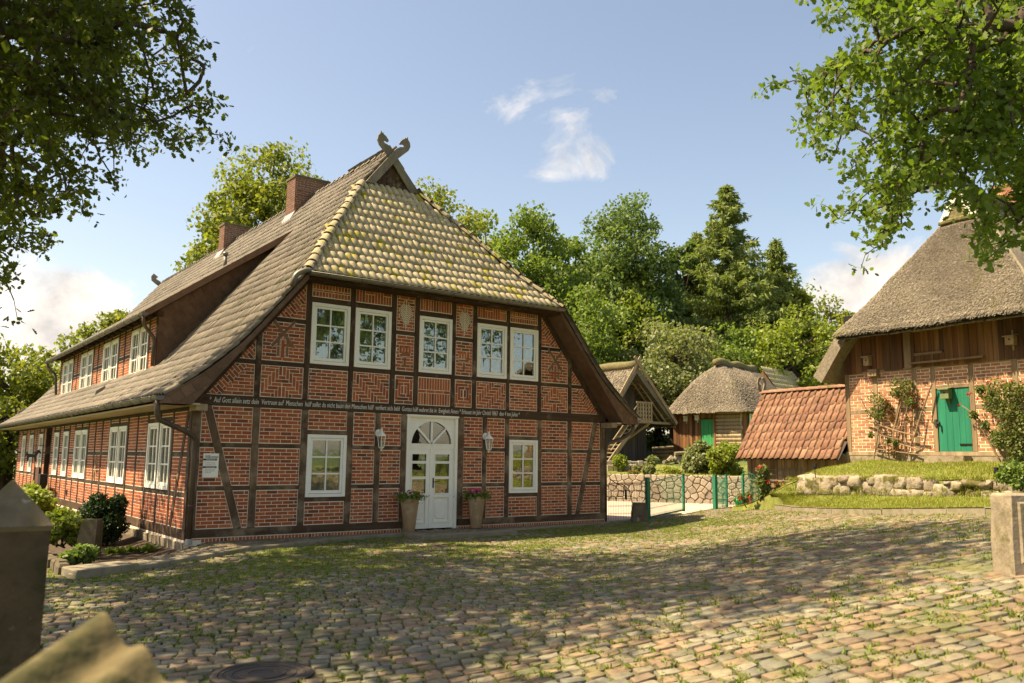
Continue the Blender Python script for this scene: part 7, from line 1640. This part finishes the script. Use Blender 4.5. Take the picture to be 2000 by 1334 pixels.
tree('maple_tree', 'rounded tree crown showing over the lower roof left of the dormer gutter', (150, 305, 598, 800), 54, m_maple, 10000, .26, 104, 56, .35)
tree('maple_tree', 'shady tree at the far left beyond the side yard', (-260, -10, 640, 960), 44, m_tree, 7000, .26, 105, 40, .2)
tree('beech_tree', 'spreading yellow-green tree just right of the main roof hip', (735, 985, 352, 700), 53, m_maple, 17000, .26, 106, 95, .5, lrs=.25)
tree('oak_tree', 'slim dark-limbed tree between the roof hip and the big round oak', (935, 1150, 390, 800), 57, m_tree, 16000, .27, 107, 84, .3, lrs=.26)
tree('oak_tree', 'big round deep green oak in the middle of the slope', (1112, 1345, 372, 740), 59, m_bluegreen, 21000, .27, 108, 120, .2, lrs=.24)
spruce('tallest spruce on the slope with drooping branches', 1418, 362, 735, 61, 150, 109, 28000)
spruce('shorter spruce at the right edge of the wooded slope', 1516, 468, 740, 63, 98, 110, 15000)
spruce('slender spruce half hidden between oak and tallest spruce', 1362, 455, 740, 66, 95, 111, 12000)
tree('young_tree', 'light green tree above the storehouse roof', (1040, 1245, 545, 850), 50, m_tree, 11000, .23, 112, 62, .25, lrs=.28)
tree('young_tree', 'lime green tree behind the storehouse horns', (1090, 1320, 590, 840), 54, m_lime, 11500, .24, 113, 62, .3, lrs=.28)
tree('young_tree', 'silvery green tree above the gap between the two thatched roofs', (1205, 1420, 620, 850), 49, m_silver, 12000, .22, 114, 65, .2, lrs=.28)
tree('young_tree', 'mid green tree behind the small thatched ridge', (1335, 1510, 630, 830), 55, m_tree, 10000, .24, 115, 54, .2, lrs=.3)
tree('young_tree', 'bright leafy tree behind the grey tiled roof', (1445, 1650, 598, 830), 55, m_lime, 12000, .23, 116, 62, .3, lrs=.28)
tree('young_tree', 'yellow-green tree crown beside the barn thatch', (1560, 1700, 575, 800), 58, m_maple, 9000, .25, 117, 52, .35, lrs=.3)
tree('young_tree', 'distant tree top just left of the barn roof edge', (1630, 1770, 590, 760), 66, m_tree, 5000, .28, 118, 34, .3)
tree('young_tree', 'dark tree in the shade between storehouse and small outbuilding', (1225, 1345, 740, 905), 52, m_bluegreen, 6000, .22, 119, 36, .1)
tree('beech_tree', 'dense green tree filling the slope behind the round oak', (990, 1270, 470, 820), 68, m_bluegreen, 13000, .34, 120, 70, .2)
tree('beech_tree', 'dense green tree filling the slope behind the spruces', (1290, 1610, 500, 820), 70, m_tree, 15000, .34, 121, 75, .3)
tree('oak_tree', 'deep green tree crown filling the dip left of the round oak', (1065, 1190, 440, 800), 63, m_tree, 9000, .30, 123, 50, .25, lrs=.3)
tree('oak_tree', 'mid green tree crown between the round oak and the spruces', (1285, 1395, 432, 800), 64, m_bluegreen, 9000, .30, 124, 50, .3, lrs=.3)
tree('beech_tree', 'bright tree crown just left of the slim dark-limbed tree', (885, 1020, 400, 780), 61, m_lime, 9000, .30, 125, 50, .35, lrs=.3)
tree('young_tree', 'bright green tree under the right edge of the spruces', (1480, 1610, 545, 800), 60, m_maple, 9000, .28, 126, 48, .3, lrs=.3)
tree('young_tree', 'yellow-green bushy tree below the round oak', (1120, 1300, 520, 760), 57, m_lime, 9000, .26, 127, 50, .3, lrs=.3)
tree('beech_tree', 'yellow-green tree filling the gap behind the roof hip', (820, 1050, 430, 800), 66, m_maple, 11000, .33, 122, 60, .3)
# ---- the two big oaks whose boughs hang into the view
def big_oak(label, poly, dr, trunk_ab, shade, nvis, seed, leaf=.105, lpc=34, tall=9., holes=.0, ma=m_oak, shade2=None, core=None):
    rg = np.random.default_rng(seed); pts = []
    xs_ = [p[0] for p in poly]; ys_ = [p[1] for p in poly]
    while len(pts) < nvis:
        q = np.stack([rg.uniform(min(xs_), max(xs_), 400), rg.uniform(min(ys_), max(ys_), 400)], 1); q = q[interior(q, poly)]
        q = q[(.6 * vnoise(q[:, 0] / 48, q[:, 1] / 48, 1., seed) + .4 * vnoise(q[:, 0] / 19, q[:, 1] / 19, 1., seed + 1)) > holes * (.4 + .6 * rg.random(len(q)))]
        pts += list(q)
    pts = pts[:nvis]
    if core:
        (cx0, cx1, cy0, cy1), nc = core; q = np.stack([rg.uniform(cx0, cx1, nc), rg.uniform(cy0, cy1, nc)], 1); pts += list(q[interior(q, poly)]); nvis = len(pts)
    dd = rg.uniform(dr[0], dr[1], nvis); A0 = np.array([at(p[0], p[1], d) for p, d in zip(pts, dd)])
    out_ = A0 - (np.array([*plan(*trunk_ab), 8.])); out_ /= np.linalg.norm(out_, axis=1)[:, None]; C_ = []
    for q, d in zip(A0, out_):                                   # sprays of leaf tufts along each twig
        d = d * .8 + rg.normal(0, .5, 3) + np.array([0, 0, -.25]); d /= np.linalg.norm(d); m_n = rg.integers(4, 8)
        for t in range(m_n): C_.append(q + d * (t - m_n / 2) * .135 + rg.normal(0, .035, 3) - np.array([0, 0, .012 * t * t]))
    C_ = np.array(C_); sp_ = proj(C_)[:, :2]; C_ = C_[interior(sp_, poly) | (rg.random(len(C_)) < .25)]; nvis = len(C_)
    tb_ = plan(*trunk_ab); base = np.array([tb_[0], tb_[1], float(gz(tb_[0], tb_[1])) - .1]); o = thing('oak_tree', label, 'tree', base, 'old oaks overhanging the yard')
    H = []; nsh = 0
    for (sa, sb, sz_), (ra, rb, rz_), n0 in ([shade] + (shade2 or [])):
      nsh += n0
      while len(H) < nsh:
        p = rg.uniform(-1, 1, 3)
        if np.linalg.norm(p) < 1:
            q = plan(sa + p[0] * ra, sb + p[1] * rb); w = np.array([q[0], q[1], sz_ + p[2] * rz_]); s = proj(w)[0]
            if s[2] > 1 and -40 < s[0] < 2040 and -130 < s[1] < 1400: continue
            if s[2] > 1 and abs(s[0] - 1000) > 1000 and s[1] > 1000: continue
            H.append(w)
    H = np.array(H); allc = np.concatenate([C_, H]); heart = base + [0, 0, tall]
    # branch skeleton: every cluster joins the nearest part already grown
    nodes = [base + (heart - base) * t + np.array([0, 0, 0]) for t in np.linspace(.35, 1, 6)]; par = [-1, 0, 1, 2, 3, 4]; ordr = np.argsort(np.linalg.norm(allc - heart, axis=1)); A = np.zeros((len(nodes) + len(allc) * 2, 3)); A[:6] = nodes; kk = 6
    for i in ordr:
        dist = np.linalg.norm(A[:kk] - allc[i], axis=1); j = int(np.argmin(dist)); mid = (A[j] + allc[i]) / 2 + rg.normal(0, .06, 3) * min(1., dist[j]) + np.array([0, 0, .05 * dist[j]]); A[kk] = mid; par.append(j); A[kk + 1] = allc[i]; par.append(kk); kk += 2
    cnt = np.ones(kk)
    for i in range(kk - 1, 0, -1):
        if par[i] >= 0: cnt[par[i]] += cnt[i]
    mb = MB(); mb.tube([base, base + (heart - base) * .35, heart], [.55, .42, .30], 12)
    for i in range(6, kk):
        p = par[i]; r1 = min(.24, .0052 * cnt[i] ** .5); r0 = min(.26, .0052 * max(cnt[i], cnt[p] * .5) ** .5); mb.tube([A[p], A[i]], [r0, r1], 5 if r0 > .03 else 4, None, False)
    part(mb, 'trunk', m_bark, o, True)
    Pv = np.repeat(C_, lpc, 0) + rg.normal(0, 1, (nvis * lpc, 3)) * [.095, .095, .07]; V, F, r_ = leafcloud(Pv, leaf, T_OAK, np.array([0, 0, 1.]), .35, (0, 0, -.2), rg)
    ob = link('crown', mesh_np('crown', V, F, r_, ma)); ob.parent = o; ob.matrix_parent_inverse = PM(o).inverted()
    Ph = np.repeat(H, 16, 0) + rg.normal(0, 1, (nsh * 16, 3)) * [.34, .34, .26]; V, F, r_ = leafcloud(Ph, .21, T_DIAMOND, np.array([0, 0, 1.]), .35, None, rg)
    ob = link('crown', mesh_np('crown', V, F, r_, ma)); ob.parent = o; ob.matrix_parent_inverse = PM(o).inverted(); return o
polyL = [(-40, -40), (372, -40), (378, 20), (412, 55), (424, 95), (400, 130), (446, 165), (448, 215), (425, 240), (440, 275), (405, 318), (370, 285), (335, 300), (330, 260), (290, 250), (262, 285), (240, 290), (235, 345), (215, 385), (180, 370), (190, 410), (165, 440), (140, 405), (95, 430), (98, 470), (55, 480), (20, 490), (25, 520), (5, 560), (-40, 590)]
polyR = [(1570, -40), (1582, 30), (1605, 55), (1612, 95), (1630, 60), (1655, 20), (1690, 20), (1680, 60), (1650, 100), (1600, 115), (1590, 150), (1540, 160), (1500, 140), (1492, 165), (1515, 182), (1560, 188), (1572, 215), (1550, 232), (1542, 255), (1570, 275), (1612, 290), (1625, 330), (1660, 350), (1625, 378), (1580, 385), (1572, 405), (1615, 425), (1660, 410), (1690, 420), (1690, 450), (1705, 495), (1730, 480), (1735, 445), (1765, 460), (1778, 435), (1765, 400), (1790, 350), (1812, 370), (1840, 390), (1870, 405), (1890, 440), (1865, 458), (1890, 470), (1900, 500), (1890, 515), (1915, 535), (1945, 525), (1930, 490), (1960, 470), (1990, 490), (2040, 470), (2040, -40)]
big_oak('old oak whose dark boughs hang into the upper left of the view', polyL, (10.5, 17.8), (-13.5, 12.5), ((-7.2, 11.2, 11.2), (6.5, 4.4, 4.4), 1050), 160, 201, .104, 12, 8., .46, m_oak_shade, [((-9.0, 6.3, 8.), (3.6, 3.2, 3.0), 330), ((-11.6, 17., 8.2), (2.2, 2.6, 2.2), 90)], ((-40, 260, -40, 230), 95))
big_oak('sunlit oak bough hanging in front of the barn roof', polyR, (11.5, 17.), (13.5, 13.0), ((13.5, 13.5, 10.), (5.5, 5., 5.), 500), 200, 202, .122, 12, 8., .44, m_oak, None, ((1760, 2040, -40, 330), 95))
